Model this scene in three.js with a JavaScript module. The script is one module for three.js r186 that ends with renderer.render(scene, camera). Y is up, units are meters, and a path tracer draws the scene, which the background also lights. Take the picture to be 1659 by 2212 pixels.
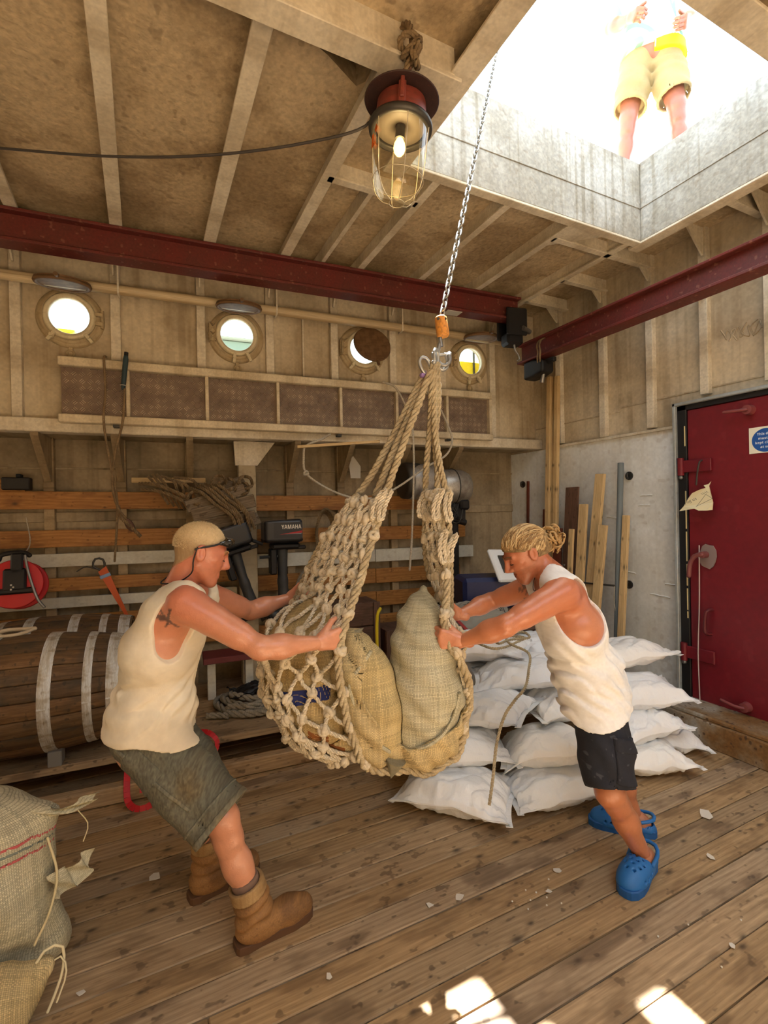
import * as THREE from 'three';
import { mergeGeometries } from 'three/addons/utils/BufferGeometryUtils.js';
import { RectAreaLightUniformsLib } from 'three/addons/lights/RectAreaLightUniformsLib.js';

// ---------------------------------------------------------------- camera, sky, sun, exposure
const scene = new THREE.Scene();
const D2R = Math.PI / 180;
const camera = new THREE.PerspectiveCamera(2 * Math.atan(1106 / 1057.2) / D2R, 1659 / 2212, 0.05, 400);
camera.rotation.order = 'YXZ';
camera.position.set(0, 1.62, 0);
camera.rotation.set(-0.17 * D2R, -26.24 * D2R, -1.15 * D2R);
scene.background = new THREE.Color(0.85, 0.94, 1.03);
scene.backgroundIntensity = 4.0;
const sun = new THREE.DirectionalLight(new THREE.Color(0.98, 0.985, 1.0), 75);
sun.position.set(.65 * 3, 4.05 * 3, -0.93 * 3);
sun.target.position.set(0, 0, 0);
sun.castShadow = true;
Object.assign(sun.shadow.camera, { left: -8, right: 8, top: 8, bottom: -8, near: 0.1, far: 40 });
sun.shadow.mapSize.set(4096, 4096);
scene.add(sun, sun.target);
const renderer = new THREE.WebGLRenderer({ antialias: true });
renderer.shadowMap.enabled = true;
renderer.toneMapping = THREE.LinearToneMapping;
renderer.toneMappingExposure = 1.18;
RectAreaLightUniformsLib.init();

// ---------------------------------------------------------------- small maths
const V = (x, y, z) => new THREE.Vector3(x, y, z);
const lerp = (a, b, t) => a + (b - a) * t, clamp = (x, a = 0, b = 1) => Math.min(b, Math.max(a, x));
const sstep = (a, b, x) => { const t = clamp((x - a) / (b - a)); return t * t * (3 - 2 * t); };
function rng(seed) { let s = seed >>> 0; return () => { s = (s + 0x6d2b79f5) | 0; let t = Math.imul(s ^ (s >>> 15), 1 | s); t = (t + Math.imul(t ^ (t >>> 7), 61 | t)) ^ t; return ((t ^ (t >>> 14)) >>> 0) / 4294967296; }; }
const rr = rng(7);
const RR = (a, b) => a + (b - a) * rr();
function hsh(x, y, z) { let h = Math.imul(x, 374761393) ^ Math.imul(y, 668265263) ^ Math.imul(z, 2147483647 - 1640531526); h = Math.imul(h ^ (h >>> 13), 1274126177); return ((h ^ (h >>> 16)) >>> 0) / 4294967296; }
function vn(x, y, z) {   // value noise, 0..1
  const i = Math.floor(x), j = Math.floor(y), k = Math.floor(z); let a = x - i, b = y - j, c = z - k;
  a = a * a * (3 - 2 * a); b = b * b * (3 - 2 * b); c = c * c * (3 - 2 * c);
  return lerp(lerp(lerp(hsh(i, j, k), hsh(i + 1, j, k), a), lerp(hsh(i, j + 1, k), hsh(i + 1, j + 1, k), a), b), lerp(lerp(hsh(i, j, k + 1), hsh(i + 1, j, k + 1), a), lerp(hsh(i, j + 1, k + 1), hsh(i + 1, j + 1, k + 1), a), b), c);
}
const fb3 = (x, y, z, o = 3) => { let s = 0, a = .5, n = 0; for (let k = 0; k < o; k++) { s += a * vn(x, y, z + k * 7.3); n += a; x *= 2.03; y *= 2.03; z *= 2.03; a *= .5; } return s / n; };
function pn(u, v, fx, fy, seed) {   // tiling value noise on the unit square
  const x = u * fx, y = v * fy, i = Math.floor(x), j = Math.floor(y); let a = x - i, b = y - j;
  a = a * a * (3 - 2 * a); b = b * b * (3 - 2 * b);
  const m = (n, f) => ((n % f) + f) % f, i0 = m(i, fx), i1 = m(i + 1, fx), j0 = m(j, fy), j1 = m(j + 1, fy);
  return lerp(lerp(hsh(i0, j0, seed), hsh(i1, j0, seed), a), lerp(hsh(i0, j1, seed), hsh(i1, j1, seed), a), b);
}
function pf(u, v, fx, fy, seed, o = 4) { let s = 0, a = .5, n = 0; for (let k = 0; k < o; k++) { s += a * pn(u, v, fx, fy, seed + k * 17); n += a; fx *= 2; fy *= 2; a *= .55; } return s / n; }

// ---------------------------------------------------------------- textures and materials
function tex(w, h, fn, srgb = true) {
  const d = new Uint8Array(w * h * 4);
  for (let y = 0; y < h; y++) for (let x = 0; x < w; x++) { const c = fn((x + .5) / w, (y + .5) / h), o = (y * w + x) * 4; d[o] = clamp(c[0]) * 255; d[o + 1] = clamp(c[1]) * 255; d[o + 2] = clamp(c[2]) * 255; d[o + 3] = 255; }
  const t = new THREE.DataTexture(d, w, h); t.wrapS = t.wrapT = THREE.RepeatWrapping; t.magFilter = THREE.LinearFilter; t.minFilter = THREE.LinearMipmapLinearFilter; t.generateMipmaps = true;
  if (srgb) t.colorSpace = THREE.SRGBColorSpace; t.needsUpdate = true; return t;
}
const rep = (t, u, v) => { const c = t.clone(); c.repeat.set(u, v); c.needsUpdate = true; return c; };   // u, v: repeats per metre
const C = (r, g, b) => [r / 255, g / 255, b / 255];
const mixc = (a, b, t) => [lerp(a[0], b[0], t), lerp(a[1], b[1], t), lerp(a[2], b[2], t)];
const mul = (a, k) => [a[0] * k, a[1] * k, a[2] * k];
const H = (r, g, b) => new THREE.Color().setRGB(r / 255, g / 255, b / 255, THREE.SRGBColorSpace);
const mt = (o) => new THREE.MeshStandardMaterial({ roughness: .85, ...o });
const mp = (o) => new THREE.MeshPhysicalMaterial({ roughness: .85, ...o });
function woodTex(dark, light, seed, o = {}) {   // grain runs along u
  const { w = 1024, h = 256, knots = 5, lines = 26, grime = .3, grimeC = C(60, 45, 30) } = o, R = rng(seed), K = [];
  for (let k = 0; k < knots; k++) K.push([R(), R(), .006 + .012 * R()]);
  return tex(w, h, (u, v) => {
    let bend = 0, kn = 0;
    for (const [a, b, r] of K) { let du = Math.abs(u - a); du = Math.min(du, 1 - du) * (w / h); let dv = v - b; dv -= Math.round(dv); const q = Math.hypot(du * .55, dv) / r; bend += Math.sign(dv) * .05 * Math.exp(-q * q / 14); kn = Math.max(kn, Math.exp(-q * q / 2.4)); }
    const y = v + bend + .02 * (pf(u, v, 4, 3, seed + 3, 2) - .5);
    let g = .5 + .5 * Math.sin((y * lines + 2.2 * pf(u, v, 3, 5, seed + 9, 2)) * 6.283);
    g = .42 * g + 1.1 * (pf(u, v, 22, 110, seed + 1, 3) - .3) + .25 * (pf(u, v, 60, 24, seed + 77, 2) - .5);
    let c = mixc(dark, light, clamp(g * .75 + .35 * (pf(u, v, 5, 4, seed + 21, 3) - .25)));
    const gr = sstep(.5, .78, pf(u, v, 9, 6, seed + 31, 4)); c = mixc(c, grimeC, gr * grime);
    const sc = sstep(.7, .8, pf(u, v, 40, 14, seed + 51, 3)); c = mixc(c, mul(grimeC, .7), sc * grime * .8);
    return mixc(c, mul(dark, .45), kn * .8);
  });
}
function paintTex(base, dirt, seed, o = {}) {   // painted steel with mottling, specks and stains
  const { n = 768, fx = 6, mottle = .35, specks = .5, streak = 0, speckC = dirt, fine: fn = .22 } = o;
  return tex(n, n, (u, v) => {
    let k = sstep(.35, .75, pf(u, v, fx, fx, seed, 5)) * mottle;
    if (streak) k += streak * sstep(.5, .8, pf(u, v, fx * 9, 2, seed + 5, 3));
    let c = mixc(base, dirt, clamp(k)); const fine = pf(u, v, fx * 22, fx * 22, seed + 11, 2) - .5; c = mul(c, 1 + fine * fn);
    const s = sstep(.74, .82, pf(u, v, fx * 8, fx * 8, seed + 40, 2)) * specks; return mixc(c, speckC, s);
  });
}
const bumpNoise = (seed, f, o = 4) => tex(512, 512, (u, v) => { const k = pf(u, v, f, f, seed, o); return [k, k, k]; }, false);

const T = {
  ceil: paintTex(C(194, 175, 142), C(140, 119, 88), 101, { fx: 5, mottle: .75, specks: .22, speckC: C(92, 74, 54) }),
  tan: paintTex(C(208, 195, 168), C(150, 132, 104), 131, { fx: 5, mottle: .55, specks: .12, streak: .28, fine: .12 }),
  white: paintTex(C(232, 236, 236), C(196, 192, 180), 151, { fx: 4, mottle: .5, specks: .18, streak: .15, speckC: C(150, 138, 124), fine: .08 }),
  hull: paintTex(C(168, 152, 124), C(108, 94, 72), 145, { fx: 5, mottle: .6, specks: .15, streak: .3, fine: .12 }),
  pale_steel: paintTex(C(222, 213, 192), C(172, 158, 132), 161, { fx: 5, mottle: .5, specks: .15, streak: .2, fine: .12 }),
  coam: paintTex(C(178, 177, 170), C(126, 118, 100), 171, { fx: 4, mottle: .5, specks: .2, streak: .45, speckC: C(110, 92, 70) }),
  red: paintTex(C(104, 36, 32), C(84, 46, 38), 191, { fx: 5, mottle: .5, specks: .5, speckC: C(150, 110, 88) }),
  floor: woodTex(C(152, 131, 104), C(202, 180, 148), 211, { w: 1536, h: 384, knots: 9, lines: 18, grime: .5, grimeC: C(104, 84, 62) }),
  floor2: woodTex(C(146, 126, 102), C(192, 172, 144), 231, { w: 1536, h: 384, knots: 7, lines: 22, grime: .6, grimeC: C(100, 82, 64) }),
  board: woodTex(C(146, 96, 44), C(194, 140, 74), 251, { knots: 7, lines: 14, grime: .45, grimeC: C(110, 66, 28) }),
  pale: woodTex(C(196, 164, 112), C(226, 200, 152), 271, { knots: 5, lines: 20, grime: .15, grimeC: C(160, 130, 90) }),
  brown: woodTex(C(84, 58, 44), C(124, 92, 72), 291, { knots: 3, lines: 26, grime: .4 }),
  grey: woodTex(C(112, 98, 80), C(158, 142, 118), 311, { knots: 4, lines: 20, grime: .4 }),
  bumpA: bumpNoise(401, 24), bumpB: bumpNoise(411, 6),
};
const M = {
  ceil: mt({ map: rep(T.ceil, .55, .55), bumpMap: rep(T.bumpA, 1.6, 1.6), bumpScale: .006, roughness: .92 }),
  beam: mt({ map: rep(T.pale_steel, .8, .8), roughness: .75 }),
  hull: mt({ map: rep(T.hull, .5, .5), bumpMap: rep(T.bumpB, .8, .8), bumpScale: .006, roughness: .8 }),
  hullbeam: mt({ map: rep(T.hull, .8, .8), color: H(255, 248, 236), roughness: .75 }),
  tan: mt({ map: rep(T.tan, .5, .5), bumpMap: rep(T.bumpB, .8, .8), bumpScale: .006, roughness: .75 }),
  white: mt({ map: rep(T.white, .55, .55), bumpMap: rep(T.bumpB, .9, .9), bumpScale: .004, roughness: .6 }),
  coam: mt({ map: rep(T.coam, .8, .8), bumpMap: rep(T.bumpA, 1.2, 1.2), bumpScale: .004, roughness: .75 }),
  red: mt({ map: rep(T.red, .9, .9), roughness: .6 }),
  floor: [T.floor, T.floor2, T.floor, T.floor2].map((t, k) => mt({ map: rep(t, .5, 2.2), color: [H(255, 246, 234), H(236, 228, 214), H(244, 230, 208), H(250, 244, 236)][k], bumpMap: rep(t, .5, 2.2), bumpScale: .0012, roughness: .7 })),
  board: mt({ map: rep(T.board, .7, 2.6), roughness: .6 }),
  boardW: mt({ map: rep(T.white, .7, .9), color: H(236, 232, 220), roughness: .8 }),
  pale: mt({ map: rep(T.pale, .6, 3), roughness: .75 }),
  brown: mt({ map: rep(T.brown, .6, 3), roughness: .8 }),
  grey: mt({ map: rep(T.grey, .7, 3), roughness: .9 }),
  dark: mt({ color: H(26, 24, 22), roughness: .9 }),
  black: mt({ color: H(18, 18, 20), roughness: .55 }),
  steel: mt({ color: H(150, 150, 148), roughness: .42, metalness: .85 }),
  dsteel: mt({ color: H(80, 78, 74), roughness: .5, metalness: .7 }),
};

// ---------------------------------------------------------------- geometry helpers
function geo(pos, uv, idx) { const g = new THREE.BufferGeometry(); g.setAttribute('position', new THREE.Float32BufferAttribute(pos, 3)); g.setAttribute('uv', new THREE.Float32BufferAttribute(uv, 2)); if (idx) g.setIndex(idx); g.computeVertexNormals(); return g; }
// box with chamfered edges; u runs along its longest side, uv in metres
function cb(w, h, d, x = 0, y = 0, z = 0, c = .004, off = [0, 0]) {
  const s = [w / 2, h / 2, d / 2], ax = s[0] >= s[1] && s[0] >= s[2] ? 0 : s[1] >= s[2] ? 1 : 2, pos = [], uv = [];
  c = Math.min(c, .45 * Math.min(w, h, d));
  const P = (k, sg) => { const p = [0, 0, 0]; for (let i = 0; i < 3; i++) p[i] = sg[i] * (s[i] - (i === k ? 0 : c)); return p; };
  const face = (v, n, k) => { const a = v[0], b = v[1], e = v[2], nx = (b[1] - a[1]) * (e[2] - a[2]) - (b[2] - a[2]) * (e[1] - a[1]), ny = (b[2] - a[2]) * (e[0] - a[0]) - (b[0] - a[0]) * (e[2] - a[2]), nz = (b[0] - a[0]) * (e[1] - a[1]) - (b[1] - a[1]) * (e[0] - a[0]);
    if (nx * n[0] + ny * n[1] + nz * n[2] < 0) v.reverse();
    const ua = k === ax ? (ax + 1) % 3 : ax, va = 3 - k - ua;
    for (let t = 1; t + 1 < v.length; t++) for (const q of [v[0], v[t], v[t + 1]]) { pos.push(q[0] + x, q[1] + y, q[2] + z); uv.push(q[ua] + off[0], q[va] + (k === va ? 0 : 0) + off[1]); } };
  for (let k = 0; k < 3; k++) { const a = (k + 1) % 3, b = (k + 2) % 3;
    for (const sk of [-1, 1]) { const q = (sa, sb) => { const g = [0, 0, 0]; g[k] = sk; g[a] = sa; g[b] = sb; return P(k, g); }, n = [0, 0, 0]; n[k] = sk; face([q(-1, -1), q(1, -1), q(1, 1), q(-1, 1)], n, k); }
    for (const sa of [-1, 1]) for (const sb of [-1, 1]) { const n = [0, 0, 0]; n[a] = sa; n[b] = sb; const g = (e) => { const r = [0, 0, 0]; r[k] = e; r[a] = sa; r[b] = sb; return r; }; face([P(a, g(-1)), P(a, g(1)), P(b, g(1)), P(b, g(-1))], n, a === ax ? b : a); } }
  for (const i of [-1, 1]) for (const j of [-1, 1]) for (const k of [-1, 1]) face([P(0, [i, j, k]), P(1, [i, j, k]), P(2, [i, j, k])], [i, j, k], (ax + 1) % 3);
  return geo(pos, uv);
}
const box2 = (x0, x1, y0, y1, z0, z1, c = .004, off) => cb(x1 - x0, y1 - y0, z1 - z0, (x0 + x1) / 2, (y0 + y1) / 2, (z0 + z1) / 2, c, off);
// bar between two points with rectangular section (w across, h along the up hint)
function bar(a, b, w, h, up = V(0, 1, 0), c = .003) {
  const A = V(...a), B = V(...b), d = B.clone().sub(A), L = d.length(); d.normalize();
  const s = V(0, 0, 0).crossVectors(up, d).normalize(), t = V(0, 0, 0).crossVectors(d, s);
  const g = cb(L, h, w, 0, 0, 0, c); g.applyMatrix4(new THREE.Matrix4().makeBasis(d, t, s.negate()).setPosition(A.add(B).multiplyScalar(.5))); return g;
}
const tf = (g, { p = [0, 0, 0], r = [0, 0, 0], s = 1, o = 'XYZ' } = {}) => { g.applyMatrix4(new THREE.Matrix4().compose(V(...p), new THREE.Quaternion().setFromEuler(new THREE.Euler(...r, o)), typeof s === 'number' ? V(s, s, s) : V(...s))); return g; };
const mg = (list) => { const a = list.map((g) => { let q = g.index ? g.toNonIndexed() : g; for (const k of Object.keys(q.attributes)) if (!['position', 'normal', 'uv'].includes(k)) q.deleteAttribute(k); if (!q.attributes.uv) q.setAttribute('uv', new THREE.Float32BufferAttribute(new Float32Array(q.attributes.position.count * 2), 2)); if (!q.attributes.normal) q.computeVertexNormals(); return q; }); return a.length === 1 ? a[0] : mergeGeometries(a); };
const cyl = (r0, r1, h, seg = 20, open = false) => new THREE.CylinderGeometry(r0, r1, h, seg, 1, open);
const ball = (r, a = 16, b = 12) => new THREE.SphereGeometry(r, a, b);
const tor = (R, r, a = 8, b = 32, arc = Math.PI * 2) => new THREE.TorusGeometry(R, r, a, b, arc);
const lat = (pts, seg = 40) => new THREE.LatheGeometry(pts.map(([x, y]) => new THREE.Vector2(x, y)), seg);
const crv = (pts, closed = false, t = 'centripetal') => new THREE.CatmullRomCurve3(pts.map((p) => p.isVector3 ? p : V(...p)), closed, t);
function tube(pts, r, o = {}) { const c = o.curve ?? crv(pts, o.closed), L = c.getLength(), n = o.n ?? Math.max(6, Math.ceil(L / (o.step ?? .03))); const g = new THREE.TubeGeometry(c, n, r, o.rad ?? 8, !!o.closed), u = g.attributes.uv; for (let i = 0; i < u.count; i++) u.setXY(i, u.getX(i) * L, u.getY(i) * r * 6.283); const parts = [g]; if (!o.closed && o.caps !== false) for (const t of [0, 1]) { const e = ball(r, 8, 5); e.translate(...c.getPoint(t).toArray()); parts.push(e); } return parts.length > 1 ? mg(parts) : g; }
// laid rope: three strands twisted round the curve
function rope(pts, r, o = {}) {
  const c = o.curve ?? crv(pts, o.closed), L = c.getLength(), pitch = o.pitch ?? r * 6.2, n = Math.max(8, Math.ceil(L / pitch * (o.per ?? 9))), S = o.strands ?? 3, rad = o.rad ?? 6, pos = [], nor = [], uv = [], idx = [];
  const P = c.getSpacedPoints(n), Tn = P.map((p, i) => V(0, 0, 0).subVectors(P[Math.min(n, i + 1)], P[Math.max(0, i - 1)]).normalize());
  let N = Math.abs(Tn[0].y) < .9 ? V(0, 1, 0) : V(1, 0, 0); N.addScaledVector(Tn[0], -N.dot(Tn[0])).normalize();
  const fr = []; for (let i = 0; i <= n; i++) { N.addScaledVector(Tn[i], -N.dot(Tn[i])).normalize(); fr.push([N.clone(), V(0, 0, 0).crossVectors(Tn[i], N)]); }
  const ro = r * .5, rs = r * .54;
  for (let s = 0; s < S; s++) { const base = pos.length / 3;
    for (let i = 0; i <= n; i++) { const a = i / n * L / pitch * 6.2832 + s * 6.2832 / S + (o.ph ?? 0), [n0, b0] = fr[i], cx = Math.cos(a), sx = Math.sin(a);
      const w = o.wob ? 1 + o.wob * (vn(i * .35, s * 9.1, (o.ph ?? 0) * 3 + 1) - .5) : 1;
      const ox = (n0.x * cx + b0.x * sx) * ro * w, oy = (n0.y * cx + b0.y * sx) * ro * w, oz = (n0.z * cx + b0.z * sx) * ro * w;
      for (let k = 0; k <= rad; k++) { const t = k / rad * 6.2832, ct = Math.cos(t), st = Math.sin(t), nx = n0.x * ct + b0.x * st, ny = n0.y * ct + b0.y * st, nz = n0.z * ct + b0.z * st;
        pos.push(P[i].x + ox + nx * rs * w, P[i].y + oy + ny * rs * w, P[i].z + oz + nz * rs * w); nor.push(nx, ny, nz); uv.push(i / n * L, k / rad * .03 + s * .3); } }
    for (let i = 0; i < n; i++) for (let k = 0; k < rad; k++) { const q = base + i * (rad + 1) + k; idx.push(q, q + 1, q + rad + 1, q + 1, q + rad + 2, q + rad + 1); } }
  const g = new THREE.BufferGeometry(); g.setAttribute('position', new THREE.Float32BufferAttribute(pos, 3)); g.setAttribute('normal', new THREE.Float32BufferAttribute(nor, 3)); g.setAttribute('uv', new THREE.Float32BufferAttribute(uv, 2)); g.setIndex(idx); return g;
}
function ext(pts, depth, bevel = .003, holes = []) { const s = new THREE.Shape(pts.map(([x, y]) => new THREE.Vector2(x, y))); for (const h of holes) s.holes.push(h); return new THREE.ExtrudeGeometry(s, { depth, bevelEnabled: bevel > 0, bevelThickness: bevel, bevelSize: bevel, bevelOffset: -bevel, bevelSegments: 1, curveSegments: 24, steps: 1 }); }

// ---------------------------------------------------------------- scene graph helpers
const taken = new Map();
const numbered = (n) => { const k = taken.get(n) ?? 0; taken.set(n, k + 1); return k ? n + '_' + String(k).padStart(3, '0') : n; };
function fin(m) { m.castShadow = m.receiveShadow = true; return m; }
function thing(name, label, category, p = [0, 0, 0], ry = 0, group) { const o = new THREE.Group(); o.name = numbered(name); o.position.set(...p); o.rotation.y = ry; o.userData = { label, category }; if (group) o.userData.group = group; scene.add(o); return o; }
function part(name, g, m, parent, label) { const o = fin(new THREE.Mesh(Array.isArray(g) ? mg(g) : g, m)); o.name = name; if (label) o.userData.label = label; parent.add(o); return o; }
function solo(name, g, m, label, category, group) { const o = fin(new THREE.Mesh(Array.isArray(g) ? mg(g) : g, m)); o.name = numbered(name); o.userData = { label, category }; if (group) o.userData.group = group; scene.add(o); return o; }
function struct(name, label, category, p = [0, 0, 0], ry = 0) { const o = thing(name, label, category, p, ry); o.userData.kind = 'structure'; return o; }
// vertical wall plate (xy plane of its group) with holes
function plate(outline, z0, z1, holes = []) { const g = ext(outline, z1 - z0, 0, holes); g.translate(0, 0, z0); return g; }
const holeC = (x, y, r) => { const p = new THREE.Path(); p.absarc(x, y, r, 0, Math.PI * 2, true); return p; };
const holeP = (pts) => new THREE.Path(pts.map(([x, y]) => new THREE.Vector2(x, y)));
const rect = (x0, x1, y0, y1) => [[x0, y0], [x1, y0], [x1, y1], [x0, y1]];

// ================================================================ THE HOLD
const CE = 3.60, PZ = -4.13, PA = -4 * D2R, WX = 3.68;   // ceiling, port wall origin and turn, bulkhead
const PW = [[0, 0, PZ], PA];
const pw = (s, h, o) => { const c = Math.cos(PA), n = Math.sin(PA); return [s * c + o * n, h, PZ - s * n + o * c]; };   // port wall frame to world

// floor: planks fore and aft
{
  const f = struct('floor', 'worn wooden plank floor of the ship hold', 'floor');
  part('subfloor', box2(-2.7, 3.75, -.16, -.035, -4.75, 3.3, 0), M.dark, f);
  let z = -4.545, k = 0;
  while (z < 3.2) {
    const w = .125 + (hsh(k, 3, 1) - .5) * .006, gap = hsh(k, 5, 1) > .75 ? .010 : .0045, cut = hsh(k, 11, 2) > .7 ? -1.6 + 4.4 * hsh(k, 7, 2) : -2.3, dy = (hsh(k, 9, 4) - .5) * .004;
    for (const [a, b] of [[-2.65, cut], [cut, 3.66]]) if (b - a > .2) part('plank', box2(a + .0015, b - .0015, -.035, dy, z + gap / 2, z + w - gap / 2, .004, [hsh(k, 1, 8) * 9 + a, hsh(k, 2, 8) * 9]), M.floor[(hsh(k, 4, a > 0 ? 1 : 2) * 4) | 0], f);
    z += w; k++;
  }
}
// ceiling with hatch, beams, coaming
const HX0 = 1.34, HX1 = 3.22, HZ0 = -2.31, HZ1 = -1.13;
{
  const c = struct('ceiling', 'grimy tan steel deckhead with beams around an open hatch', 'ceiling');
  const hole = (x0, x1, z0, z1) => holeP([[x0, -z0], [x0, -z1], [x1, -z1], [x1, -z0]]);
  // plate drawn in (x, -z), then laid flat; openings: cargo hatch, a second hatch aft of the camera, a torn lining corner
  const pl = ext([[-2.75, -3.35], [3.8, -3.35], [3.8, 4.5], [-2.75, 4.5]], .4, 0, [hole(HX0 - .04, HX1 + .04, HZ0 - .04, HZ1 + .04), hole(-1.2, 3.0, .5, 2.6), holeP([[.5, 1.82], [.96, 1.82], [.96, 2.05], [.93, 2.09], [.76, 2.0], [.52, 1.91]])]);
  pl.rotateX(-Math.PI / 2); part('deckhead_plate', tf(pl, { p: [0, CE, 0] }), M.ceil, c);
  part('deck_plate_above_tear', box2(.4, 1.05, CE + .2, CE + .215, -2.2, -1.7, 0), M.dark, c);
  const tbar = (x, z0, z1, w = .07, d = .1) => part('beam', [box2(x - .006, x + .006, CE - d + .01, CE + .01, z0, z1, .001), box2(x - w / 2, x + w / 2, CE - d - .006, CE - d + .008, z0, z1, .002)], M.beam, c);
  for (const [x, z0, z1, w] of [[-1.25, -4.1, .2, .07], [-.68, -4.1, .2, .07], [-.12, -4.1, .2, .075], [.45, -4.1, -1.85, .08], [.97, -4.1, -1.85, .07], [1.55, -4.1, HZ0 - .06, .05], [2.07, -4.1, HZ0 - .06, .05], [2.61, -4.1, HZ0 - .06, .05], [3.16, -4.1, HZ0 - .06, .05], [1.25, -3.9, -2.62, .03]]) tbar(x, z0, z1, w);
  const xbar = (z, x0, x1, w = .05) => part('stiffener', [box2(x0, x1, CE - .09, CE + .01, z - .005, z + .005, .001), box2(x0, x1, CE - .106, CE - .092, z - w / 2, z + w / 2, .002)], M.beam, c);
  for (const [z, a, b] of [[-2.54, 2.61, WX], [-2.98, 3.16, WX], [-3.42, 3.16, WX], [-1.77, HX1 + .05, WX], [-1.35, HX1 + .05, WX], [-2.6, .97, 1.55]]) xbar(z, a, b);
  // deep girder beside the hatch that the lamp hangs from
  part('girder', [box2(-.12, HX0 - .1, CE - .17, CE + .01, -1.755, -1.74, .002), box2(-.12, HX0 - .1, CE - .185, CE - .168, -1.8, -1.69, .003)], M.beam, c);
  part('gusset', tf(ext([[0, 0], [.34, 0], [0, .3]], .012, .001), { p: [2.62, CE - .1, -2.34], r: [-Math.PI / 2, 0, 0] }), M.beam, c);
  const k = struct('trim_1', 'pale weathered steel coaming around the open cargo hatch', 'hatch coaming');
  const top = 4.06, bot = 3.50, t = .04;
  part('coaming_side', box2(HX0 - t, HX1 + t, bot, top, HZ0 - t, HZ0, .006), M.coam, k);
  part('coaming_side', box2(HX0 - t, HX1 + t, bot, top, HZ1, HZ1 + t, .006), M.coam, k);
  part('coaming_side', box2(HX0 - t, HX0, bot, top, HZ0, HZ1, .006), M.coam, k);
  part('coaming_side', box2(HX1, HX1 + t, bot, top, HZ0, HZ1, .006), M.coam, k);
  part('coaming_weld', [box2(HX0, HX1, 3.73, 3.738, HZ0, HZ0 + .006, .002), box2(HX1 - .006, HX1, 3.73, 3.738, HZ0, HZ1, .002)], M.coam, k);
  const fl = (x0, x1, z0, z1) => part('coaming_flange', box2(x0, x1, bot - .012, bot + .004, z0, z1, .003), M.beam, k);
  fl(HX0 - .12, HX0 + .0, HZ0 - .1, HZ1 + .12); fl(HX1, HX1 + .1, HZ0 - .1, HZ1 + .12); fl(HX0, HX1, HZ0 - .06, HZ0); fl(HX0, HX1, HZ1, HZ1 + .12);
  // aft hatch behind the camera, open to the sky as well
  const k2 = struct('trim_2', 'steel coaming of the second hatch behind the camera', 'hatch coaming');
  part('coaming_side', [box2(-1.24, -1.2, 3.5, 4.06, .46, 2.64), box2(3.0, 3.04, 3.5, 4.06, .46, 2.64), box2(-1.2, 3.0, 3.5, 4.06, .46, .5), box2(-1.2, 3.0, 3.5, 4.06, 2.6, 2.64)], M.coam, k2);
}
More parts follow.
